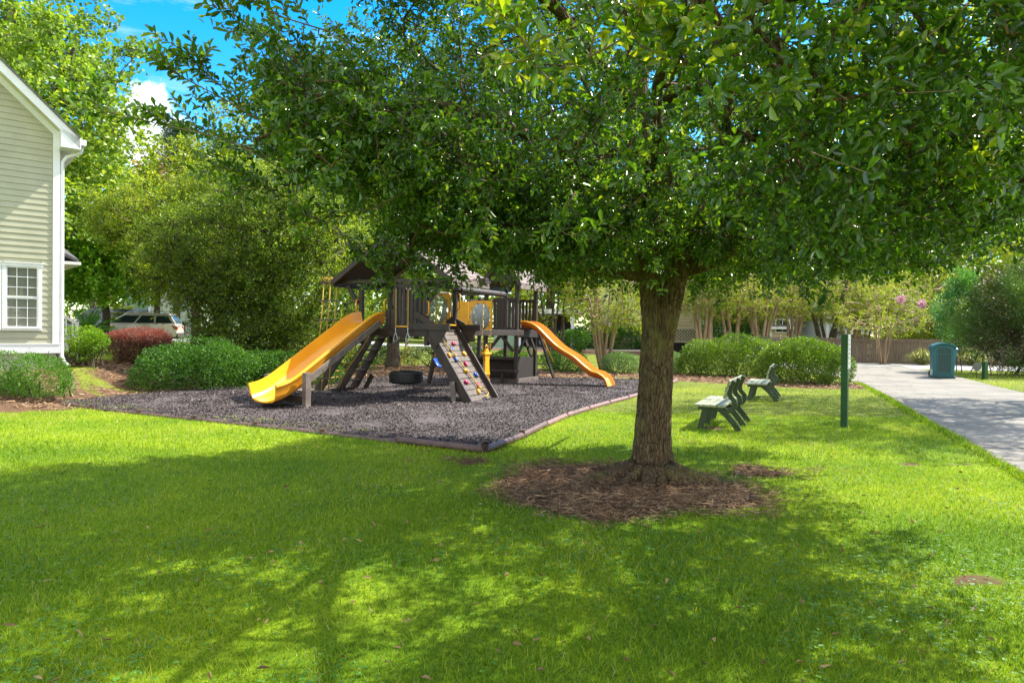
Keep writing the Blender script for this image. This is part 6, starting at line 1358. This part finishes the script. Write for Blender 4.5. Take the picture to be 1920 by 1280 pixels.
# ------------------------------------------------------------------ vehicles
def car(name, label, x, y, rz, paint, L=4.75, Wd=1.86, Ht=1.70, style='suv', group=None):
    T = empty(name, (x, y, zt(x, y) + .02), rz, label, 'car' if style != 'van' else 'van', group); hl = L / 2; bz = .62 * Ht if style != 'sedan' else .66 * Ht
    low = [(-hl + .05, .32), (-hl, .55), (-hl + .02, bz - .12), (-hl + .10, bz), (hl * .46, bz), (hl * .86, bz - .14), (hl - .03, bz - .30), (hl, .52), (hl - .06, .30)]
    def arch(c): return [(c - .38 * math.cos(a), .30 + .38 * math.sin(a)) for a in np.linspace(math.pi, 0, 9)]
    poly = low + arch(hl - .92)[::1] + arch(-hl + .90)
    m = MB(); hw = Wd / 2; P = [(a, 0, b_) for a, b_ in poly]; m.prism(P, (0, -hw, 0), (0, Wd, 0)); body = m.build('body', paint, T, bevel=.05)
    if style == 'van': g = [(-hl + .04, bz), (-hl + .12, Ht), (hl * .30, Ht), (hl * .70, bz)]
    elif style == 'sedan': g = [(-hl + .45, bz), (-hl * .35, Ht), (hl * .15, Ht), (hl * .58, bz)]
    else: g = [(-hl + .06, bz), (-hl + .42, Ht - .06), (-hl * .3, Ht), (hl * .12, Ht - .02), (hl * .53, bz)]
    yw = lambda z: hw - .04 - (z - bz) / (Ht - bz) * .17
    m = MB(); n = len(g); m.add([(a, -yw(b_), b_) for a, b_ in g] + [(a, yw(b_), b_) for a, b_ in g], [tuple(range(n)), tuple(range(n, 2 * n))[::-1]] + [(i, (i + 1) % n, n + (i + 1) % n, n + i) for i in range(n)]); m.build('cabin', paint, T, bevel=.03)
    def xat(z, side):
        pts = g[:2] if side < 0 else g[-2:][::-1]; (x0, z0), (x1, z1) = pts; return x0 + (x1 - x0) * (z - z0) / (z1 - z0)
    za, zb_ = bz + .04, Ht - .19; xr0, xr1, xf0, xf1 = xat(za, -1) + .12, xat(zb_, -1) + .14, xat(za, 1) - .10, xat(zb_, 1) - .12
    cuts = [0, .30, .62, 1] if style != 'sedan' else [0, .48, 1]
    for sd_ in (-1, 1):
        for a, b_ in zip(cuts, cuts[1:]):
            q = [(xr0 + (xf0 - xr0) * a + .05, za), (xr0 + (xf0 - xr0) * b_ - .05, za), (xr1 + (xf1 - xr1) * b_ - .05, zb_), (xr1 + (xf1 - xr1) * a + .05, zb_)]
            m = MB(); m.prism([(u, sd_ * (yw(v) + .002), v) for u, v in q], (0, 0, 0), (0, sd_ * .006, 0)); m.build('side_window', glass_dark, T)
    for sd_, (x0_, x1_) in ((-1, (xat(bz + .05, -1), xat(Ht - .12, -1))), (1, (xat(bz + .05, 1), xat(Ht - .12, 1)))):
        m = MB(); m.prism([(x0_ + sd_ * .004, -yw(bz) + .12, bz + .05), (x0_ + sd_ * .004, yw(bz) - .12, bz + .05), (x1_ + sd_ * .004, yw(Ht) - .10, Ht - .12), (x1_ + sd_ * .004, -yw(Ht) + .10, Ht - .12)], (0, 0, 0), (sd_ * .006, 0, .003)); m.build('windscreen', glass_dark, T)
    for xx in (hl - .92, -hl + .90):
        for sd_ in (-1, 1):
            wv_ = MB(); yy = sd_ * (hw - .12); wv_.lathe([(.20, -.10), (.33, -.10), (.345, -.06), (.345, .06), (.33, .10), (.20, .10)], (xx, yy, .33), 24, 'y'); wh_ = wv_.build('wheel', tyre_mat, T, smooth=True, auto=40)
            rm_ = MB()
            rm_.lathe([(.02, sd_ * .10), (.20, sd_ * .085)], (xx, yy, .33), 24, 'y')
            for k in range(5): a = k * 1.2566; rm_.beam((xx, yy + sd_ * .105, .33), (xx + .2 * math.cos(a), yy + sd_ * .098, .33 + .2 * math.sin(a)), .02, .05, side=(0, 1, 0))
            rm_.build('rim', steel, wh_)
    for sd_ in (-1, 1):
        m = MB(); m.prism([(-hl - .012, sd_ * (hw - .30), bz - .30), (-hl - .012, sd_ * (hw + .006), bz - .34), (-hl + .25, sd_ * (hw + .012), bz - .16), (-hl - .005, sd_ * (hw + .004), bz - .13), (-hl - .012, sd_ * (hw - .22), bz - .17)], (0, 0, 0), (.03, 0, 0)); m.build('tail_light', tail_red, T)
        m = MB(); m.box((hl - .06, sd_ * (hw - .22), bz - .33), (.12, .36, .14)); m.build('headlight', white_paint, T, bevel=.02)
        if style == 'suv': m = MB(); m.tube([(-hl + .6, sd_ * (yw(Ht) - .03), Ht - .02), (-hl + .75, sd_ * (yw(Ht) - .03), Ht + .06), (hl * .0, sd_ * (yw(Ht) - .03), Ht + .07), (hl * .12, sd_ * (yw(Ht) - .03), Ht)], .022, k=6); m.build('roof_rail', steel, T, smooth=True)
    m = MB(); m.box((-hl + .02, 0, .42), (.12, Wd * .96, .22)); m.box((hl - .04, 0, .40), (.14, Wd * .96, .2)); m.box((0, 0, .30), (L * .55, Wd + .01, .12)); m.build('trim', trim_brown, T, bevel=.02)
    return T
x, y, z = G(255, 641); car('parked_suv', 'silver tan estate car with roof rails and a red tail light behind the burgundy shrub', x, y, R(180 + 14), car_silver)
car('parked_van', 'dark navy van parked beyond the silver car, its windows showing over the sago palm', -27.6, 46.5, R(180), car_navy, L=5.0, Ht=2.02, Wd=1.95, style='van')
x, y, z = G(1062, 652); car('parked_suv', 'black car parked nose right in front of the carport', x, y + 1.0, R(-8), car_black, Ht=1.5, style='sedan')
x, y, z = G(598, 636); car('parked_suv', 'blue grey car on the street glimpsed behind the rope ladder', x + .5, y + 8, R(20), car_blue, style='sedan', Ht=1.5)
x, y, z = G(345, 634); T = empty('mailbox', (x, y, z), .2, 'small dark mailbox on a post right of the silver car', 'mailbox'); m = MB(); m.bb((-.05, -.05, 0), (.05, .05, 1.0)); m.build('post', trim_brown, T); m = MB(); m.prism([(-.1, -.25, 1.0), (.1, -.25, 1.0), (.1, -.25, 1.14), (.06, -.25, 1.2), (-.06, -.25, 1.2), (-.1, -.25, 1.14)], (0, 0, 0), (0, .5, 0)); m.build('box', black_plastic, T)

# ------------------------------------------------------------------ benches
def bench():
    T = empty('park_bench', (0, 0, 0)); # x: towards the back, y: along the length
    Lb = 1.66
    curve = [(.40, .41), (.50, .45), (.545, .52), (.53, .60), (.47, .66), (.455, .72), (.48, .82), (.53, .95)]
    low_c = [(.06, .36), (.28, .345), (.42, .31), (.50, .37), (.545, .45)]
    for y in (.16, .83, 1.50):
        m = MB(); m.beam((.10, y, .37), (.02, y, 0), .045, .085, side=(0, 1, 0)); m.build('leg', bench_frame, T, bevel=.006)
        m = MB()
        pts = [(.30, .36), (.44, .24), (.56, .10), (.62, 0)]
        for a, b_ in zip(pts, pts[1:]): m.beam((a[0], y, a[1]), (b_[0], y, b_[1]), .043, .095, side=(0, 1, 0))
        m.build('leg', bench_frame, T, bevel=.006)
        m = MB(); m.bb((-.02, y - .022, .315), (.40, y + .022, .372)); pts = [(.36, .34), (.44, .31), (.52, .34), (.555, .41), (.54, .48), (.49, .53), (.465, .58), (.475, .66), (.505, .74), (.53, .80)]
        for i in range(len(pts)):
            pass
        ring = []; n = len(pts); Lp, Rp = [], []
        for i, p in enumerate(pts):
            a, b_ = pts[max(i - 1, 0)], pts[min(i + 1, n - 1)]; d = unit(np.array([b_[0] - a[0], b_[1] - a[1]])); nn_ = np.array([-d[1], d[0]]); hw_ = .038; Lp.append(np.array(p) + nn_ * hw_); Rp.append(np.array(p) - nn_ * hw_)
        o = len(m.v)
        for s in (-.022, .022):
            for q in Lp: m.v.append((q[0], y + s, q[1]))
            for q in Rp: m.v.append((q[0], y + s, q[1]))
        for i in range(n - 1):
            a = o + i; m.f += [(a, a + 1, a + n + 1, a + n), (a + 2 * n, a + 3 * n, a + 3 * n + 1, a + 2 * n + 1), (a, a + 2 * n, a + 2 * n + 1, a + 1), (a + n, a + n + 1, a + 3 * n + 1, a + 3 * n)]
        m.f += [(o, o + n, o + 3 * n, o + 2 * n), (o + n - 1, o + 3 * n - 1, o + 4 * n - 1, o + 2 * n - 1)]
        m.build('back_support', bench_frame, T, bevel=.005)
    seat = MB()
    for i in range(4): x = -.055 + i * .118; seat.bb((x, 0, .374), (x + .105, Lb, .412))
    seat.build('seat', bench_slat, T, bevel=.006)
    back_ = MB()
    for (x, z) in ((.412, .56), (.435, .665), (.47, .765)): back_.beam((x, 0, z), (x, Lb, z), .088, .034, side=(.28, 0, 1))
    back_.build('backrest', bench_slat, T, bevel=.006)
    return T
BA = math.atan2(-.42, .9)
B1 = bench(); g1 = G(1321, 803); B1.location = (g1[0] - .17, g1[1] - .18, 0); B1.rotation_euler = (0, 0, BA); tag(B1, 'green slatted park bench nearer the big oak, casting a shadow to its left', 'bench', 'pair of green park benches on the lawn')
B2 = copy_tree(B1); g2 = G(1409, 750); B2.location = (g2[0] - .16, g2[1] - .18, 0); B2.rotation_euler = (0, 0, BA + .02); tag(B2, 'green slatted park bench farther away, just in front of the hedge mounds', 'bench', 'pair of green park benches on the lawn')

# rules post
x, y, z = G(1583, 801); T = empty('sign_post', (x, y, 0), R(22), 'tall dark green square post with a narrow white rules board on it', 'sign'); T.rotation_euler = (R(0.4), R(-.6), R(-37))
m = MB(); m.bb((-.052, -.052, -.2), (.052, .052, 1.56)); m.build('post', post_green, T, bevel=.006)
m = MB(); m.bb((.054, -.07, .98), (.068, .09, 1.555)); pl = m.build('sign_board', sign_white, T, bevel=.002)
m = MB()
for z_ in (1.0, 1.53): m.bb((.0685, -.05, z_ - .004), (.070, .07, z_ + .004))
for k, z_ in enumerate((1.46, 1.385, 1.31, 1.235, 1.16, 1.075)):
    for r_ in range(3):
        for c in range(4 if (k + r_) % 2 else 5): m.bb((.0685, -.045 + c * .022, z_ + .013 - r_ * .013), (.070, -.045 + c * .022 + .014, z_ + .019 - r_ * .013))
m.build('lettering', sign_ink, pl)

# teal bin cabinet
x, y, z = G(1773, 711); rz = R(-20)
T = empty('recycling_bin', (x + .06, y + .32, zt(x, y) + .03), rz, 'large square teal recycling bin with an arched front panel at the edge of the driveway', 'bin')
hw_, hd, hh = .34, .27, 1.16
m = MB(); prof = [(-hw_, 0), (-hw_, hh - .06)] + [(hw_ * math.cos(a) * 1.0, hh - .06 + .13 * math.sin(a)) for a in np.linspace(math.pi, 0, 15)[1:-1]] + [(hw_, hh - .06), (hw_, 0)]
m.prism([(a, -hd, b_) for a, b_ in prof], (0, 0, 0), (0, hd * 2, 0)); body = m.build('body', teal_bin, T, bevel=.03)
m = MB(); m.bb((-hw_ - .03, -hd - .03, 0), (hw_ + .03, hd + .03, .07)); m.build('base', teal_dark, T, bevel=.015)
m = MB(); pr = [(-hw_ * 1.06, hh - .10), (-hw_ * 1.06, hh - .03)] + [(hw_ * 1.08 * math.cos(a), hh - .03 + .155 * math.sin(a)) for a in np.linspace(math.pi, 0, 15)] + [(hw_ * 1.06, hh - .10)] + [(hw_ * 1.02 * math.cos(a), hh - .08 + .15 * math.sin(a)) for a in np.linspace(0, math.pi, 15)]
m.prism([(a, -hd - .05, b_) for a, b_ in pr], (0, 0, 0), (0, hd * 2 + .1, 0)); m.build('lid', teal_bin, T, bevel=.01)
m = MB(); arc = [(-.22, .20), (-.22, hh - .12)] + [(.22 * math.cos(a), hh - .12 + .10 * math.sin(a)) for a in np.linspace(math.pi, 0, 13)[1:-1]] + [(.22, hh - .12), (.22, .20)]
m.prism([(a, -hd - .003, b_) for a, b_ in arc], (0, 0, 0), (0, -.012, 0)); pn = m.build('front_panel', teal_dark, T, bevel=.004)
m = MB()
for i in range(len(arc)):
    a, b_ = arc[i], arc[(i + 1) % len(arc)]; m.beam((a[0], -hd - .018, a[1]), (b_[0], -hd - .018, b_[1]), .02, .025, side=(0, 1, 0))
m.bb((-.21, -hd - .03, hh - .30), (.21, -hd - .008, hh - .275)); m.build('panel_rim', teal_bin, pn)
m = MB()
for i in range(5): m.bb((-hw_ + .04, -hd - .012, .085 + i * .022), (hw_ - .04, -hd - .002, .095 + i * .022))
for i in range(13): m.bb((-hw_ + .05 + i * .048, -hd - .013, .085), (-hw_ + .058 + i * .048, -hd - .001, .185))
m.build('vent_grille', teal_bin, T)
m = MB(); m.bb((-hw_ - .005, -.16, .12), (-hw_ - .001, .10, .30)); st_ = m.build('sticker', sign_white, T)
m = MB()
for i in range(4): m.bb((-hw_ - .007, -.12 + .01 * i, .15 + i * .034), (-hw_ - .0055, .06 - .02 * i, .165 + i * .034))
m.build('lettering', sign_ink, st_)
# blue wheeled bin
T = empty('wheeled_bin', (x + .62, y + 1.15, zt(x, y) + .0), R(8), 'blue wheeled bin standing directly behind the teal recycling bin', 'bin')
m = MB(); m.add([(-.24, -.26, .08), (.24, -.26, .08), (.24, .26, .08), (-.24, .26, .08), (-.31, -.33, 1.06), (.31, -.33, 1.06), (.31, .36, 1.06), (-.31, .36, 1.06)], [(0, 3, 2, 1), (4, 5, 6, 7), (0, 1, 5, 4), (1, 2, 6, 5), (2, 3, 7, 6), (3, 0, 4, 7)]); m.build('body', bin_blue, T, bevel=.02)
m = MB(); m.prism([(-.34, -.37, 1.06), (-.34, .42, 1.07), (-.34, .36, 1.14), (-.34, -.30, 1.13)], (0, 0, 0), (.68, 0, 0)); m.build('lid', bin_blue, T, bevel=.015)
for sx in (-1, 1): m = MB(); m.lathe([(.01, -.03), (.13, -.03), (.135, 0), (.13, .03), (.01, .03)], (sx * .27, .26, .135), 20, 'x'); m.build('wheel', black_plastic, T, smooth=True, auto=40)
m = MB(); m.tube([(-.25, .42, 1.0), (.25, .42, 1.0)], .016); m.build('handle', bin_blue, T, smooth=True)
# octagon yard sign and low post
x, y, z = G(1831, 709); T = empty('yard_sign', (x, y, z), R(-5), 'small grey octagonal yard sign on a thin stake in the grass right of the bins', 'sign'); m = MB(); m.tube([(0, 0, -.1), (0, 0, .55)], .012, k=6); m.build('stake', black_plastic, T)
m = MB(); m.prism([(.165 * math.cos(a + .3927), 0, .44 + .165 * math.sin(a + .3927)) for a in np.arange(8) * math.pi / 4], (0, -.02, 0), (0, .012, 0)); m.build('plate', sign_grey, T)
x, y, z = G(1846, 711); T = empty('low_post', (x, y, z), .2, 'short dark green post at the foot of the juniper', 'post'); m = MB(); m.bb((-.07, -.07, -.1), (.07, .07, .62)); m.build('shaft', post_green, T, bevel=.01); m = MB(); m.bb((-.08, -.08, .62), (.08, .08, .66)); m.build('cap', post_green, T, bevel=.01)

# ------------------------------------------------------------------ grass, clover, straw, litter
def lawnmask(x, y):
    ok = ~inpoly(x, y, PLAYD) & ~inpoly(x, y, DRIVE) & ~inpoly(x, y, ST)
    v = np.maximum(ringval(x, y) * (y < 13), bedval(x, y)) + rng.normal(size=len(x)) * .07; return ok & (v < -.02)
Xs, Ys, Hs, Ws = [], [], [], []
for (ya, yb, dens, h, wdt, mar) in ((2.2, 3.6, 7200, .038, .0046, 1.8), (3.6, 5.5, 5000, .038, .0052, 1.8), (5.5, 8.5, 2800, .038, .0066, 1.6), (8.5, 13, 1300, .042, .0095, 1), (13, 20, 560, .045, .015, 1), (20, 34, 170, .05, .026, 1)):
    hw_ = .76 * yb + mar; n = int((yb - ya) * 2 * hw_ * dens); x = rng.uniform(-hw_, hw_, n); y = rng.uniform(ya, yb, n); k = np.abs(x) < .76 * y + mar; x, y = x[k], y[k]
    k = lawnmask(x, y); x, y = x[k], y[k]; k = rng.random(len(x)) < np.clip(.86 + .35 * fbm(x, y, 1.6, 50), .35, 1); x, y = x[k], y[k]
    Xs.append(x); Ys.append(y); Hs.append(h * rng.uniform(.5, 1.35, len(x)) * (1 + .22 * fbm(x, y, 1.1, 51))); Ws.append(np.full(len(x), wdt))
X, Y, H_, W_ = map(np.concatenate, (Xs, Ys, Hs, Ws)); n = len(X)
A = rng.normal(size=(n, 3)) * (.62, .62, .1) + (0, 0, 1); A += np.stack([.25 * fbm(X, Y, .9, 52), .25 * fbm(X, Y, .9, 53), X * 0], 1)
ti = np.clip(.42 + .22 * fbm(X, Y, .55, 54) + .18 * fbm(X, Y, 3.0, 55) + rng.normal(size=n) * .21 + (rng.random(n) > .965) * .5 + .10 * S(8, 14, Y), 0, 1)
o = leaves('grass', np.stack([X, Y, tz(X, Y) - .004], 1), A, H_ * 1.25, W_, ti, grass_leaf, shape='blade', up=.3, jit=1, seed=60)
tag(o, 'bright green mown lawn grass', 'grass', kind='stuff')
n = 34000; y = 2.3 + 9 * rng.random(n) ** 1.6; x = rng.uniform(-1, 1, n) * (.76 * y + .5); k = lawnmask(x, y) & (fbm(x, y, 1.7, 56) + rng.normal(size=n) * .25 > .15); x, y = x[k], y[k]; n = len(x)
a = rng.uniform(0, 6.28, n); P, A = [], []; zc = rng.uniform(.018, .04, n)
for j in range(3):
    t = a + j * 2.094; A.append(np.stack([np.cos(t), np.sin(t), t * 0 + .1], 1)); P.append(np.stack([x, y, tz(x, y) + zc], 1))
P, A = np.concatenate(P), np.concatenate(A); sz = np.tile(rng.uniform(.009, .018, n), 3)
o = leaves('clover', P, A, sz, sz * .95, rng.random(len(P)), clover_leaf, shape='kite', up=2, jit=.3, fold=.05, seed=61); tag(o, 'low clover and broad leaved weeds mixed into the lawn', 'clover', kind='stuff')
n = 16000; t = rng.uniform(0, 5.2, n); dx = np.interp(t, range(len(DL)), [p[0] for p in DL]); dy = np.interp(t, range(len(DL)), [p[1] for p in DL]); x = dx + rng.normal(size=n) * .035 - .03 + .03 * fbm(dx, dy, 5, 70); y = dy
o = leaves('edge_grass', np.stack([x, y, x * 0], 1), rng.normal(size=(n, 3)) * (.8, .6, .1) + (.45, 0, .8), rng.uniform(.05, .11, n), .008 + .0008 * y, np.clip(.45 + rng.normal(size=n) * .2, 0, 1), grass_leaf, shape='blade', up=.3, seed=71); tag(o, 'uncut grass spilling over the near edge of the driveway', 'grass', kind='stuff')
n = 1500; t = rng.uniform(0, 7, n); u = rng.random(n) ** 2 * .5; x = np.interp(t, range(len(DL)), [p[0] for p in DL]) * (1 - u) + np.interp(t, range(len(DR)), [p[0] for p in DR]) * u; y = np.interp(t, range(len(DL)), [p[1] for p in DL])
o = leaves('driveway_litter', np.stack([x, y, x * 0 + .036], 1), rng.normal(size=(n, 3)) * (1, 1, .1), rng.uniform(.015, .05, n), .015, rng.random(n), dry_leaf, shape='flat', up=1.5, jit=.3, seed=72); tag(o, 'small twigs and dry leaf bits scattered on the driveway', 'leaf litter', kind='stuff')
# weeds creeping over the chips
n = 9000; x = rng.uniform(-8.6, 1.5, n); y = rng.uniform(8.5, 15, n); v = fbm(x, y, 1.3, 57); k = inpoly(x, y, PLAYD) & ~inpoly(x, y - .55, PLAYD) & (v > .1); x, y = x[k], y[k]
o = leaves('creeping_weeds', np.stack([x, y, x * 0 + .05], 1), rng.normal(size=(len(x), 3)) * (.9, .9, .2) + (0, 0, .7), rng.uniform(.03, .07, len(x)), .01, rng.random(len(x)), grass_leaf, shape='blade', up=.3, seed=62); tag(o, 'thin weeds creeping over the near edge of the rubber mulch', 'weeds', kind='stuff')
# pine straw ring
n = 60000; x = rng.uniform(-1.2, 3.8, n); y = rng.uniform(4.6, 8.6, n); v = ringval(x, y); k = (v > rng.uniform(-.25, .25, n)) & (np.hypot(x - TX, y - TY) > .2); x, y = x[k], y[k]; n = len(x)
o = leaves('pine_straw', np.stack([x, y, rng.uniform(.004, .05, n)], 1), rng.normal(size=(n, 3)) * (1, 1, .14), rng.uniform(.04, .11, n), rng.uniform(.003, .007, n), np.clip(rng.beta(1.8, 2.6, n) + .2 * fbm(x, y, 2, 58), 0, 1), straw_mat, shape='flat', up=1, jit=.6, seed=63)
tag(o, 'brown pine straw and bark litter around the oak trunk', 'pine straw', kind='stuff')
# bed litter farther off
n = 60000; x = rng.uniform(-16, 12, n); y = rng.uniform(12, 27, n); k = (bedval(x, y) > rng.uniform(-.1, .12, n)) & ~inpoly(x, y, PLAYD) & ~inpoly(x, y, DRIVE); x, y = x[k], y[k]; n = len(x)
o = leaves('bed_litter', np.stack([x, y, tz(x, y) + rng.uniform(.005, .05, n)], 1), rng.normal(size=(n, 3)) * (1, 1, .2), rng.uniform(.06, .14, n), rng.uniform(.01, .02, n), np.clip(rng.beta(2.6, 2.2, n), 0, 1), straw_mat, shape='flat', up=1, jit=.6, seed=64)
tag(o, 'reddish brown straw litter in the planting beds', 'mulch litter', kind='stuff')
# fallen leaves
n = 380; y = 2.6 + 11 * rng.random(n) ** 1.3; x = rng.uniform(-1, 1, n) * .78 * y; k = ~inpoly(x, y, PLAYD) & ~inpoly(x, y, DRIVE); x, y = x[k], y[k]; n = len(x)
o = leaves('fallen_leaves', np.stack([x, y, rng.uniform(.03, .055, n)], 1), rng.normal(size=(n, 3)) * (1, 1, .25), rng.uniform(.03, .07, n), rng.uniform(.015, .025, n), rng.random(n), dry_leaf, shape='oval', up=1.2, jit=.6, seed=65)
tag(o, 'scattered dry brown oak leaves lying on the grass', 'fallen leaves', kind='stuff')
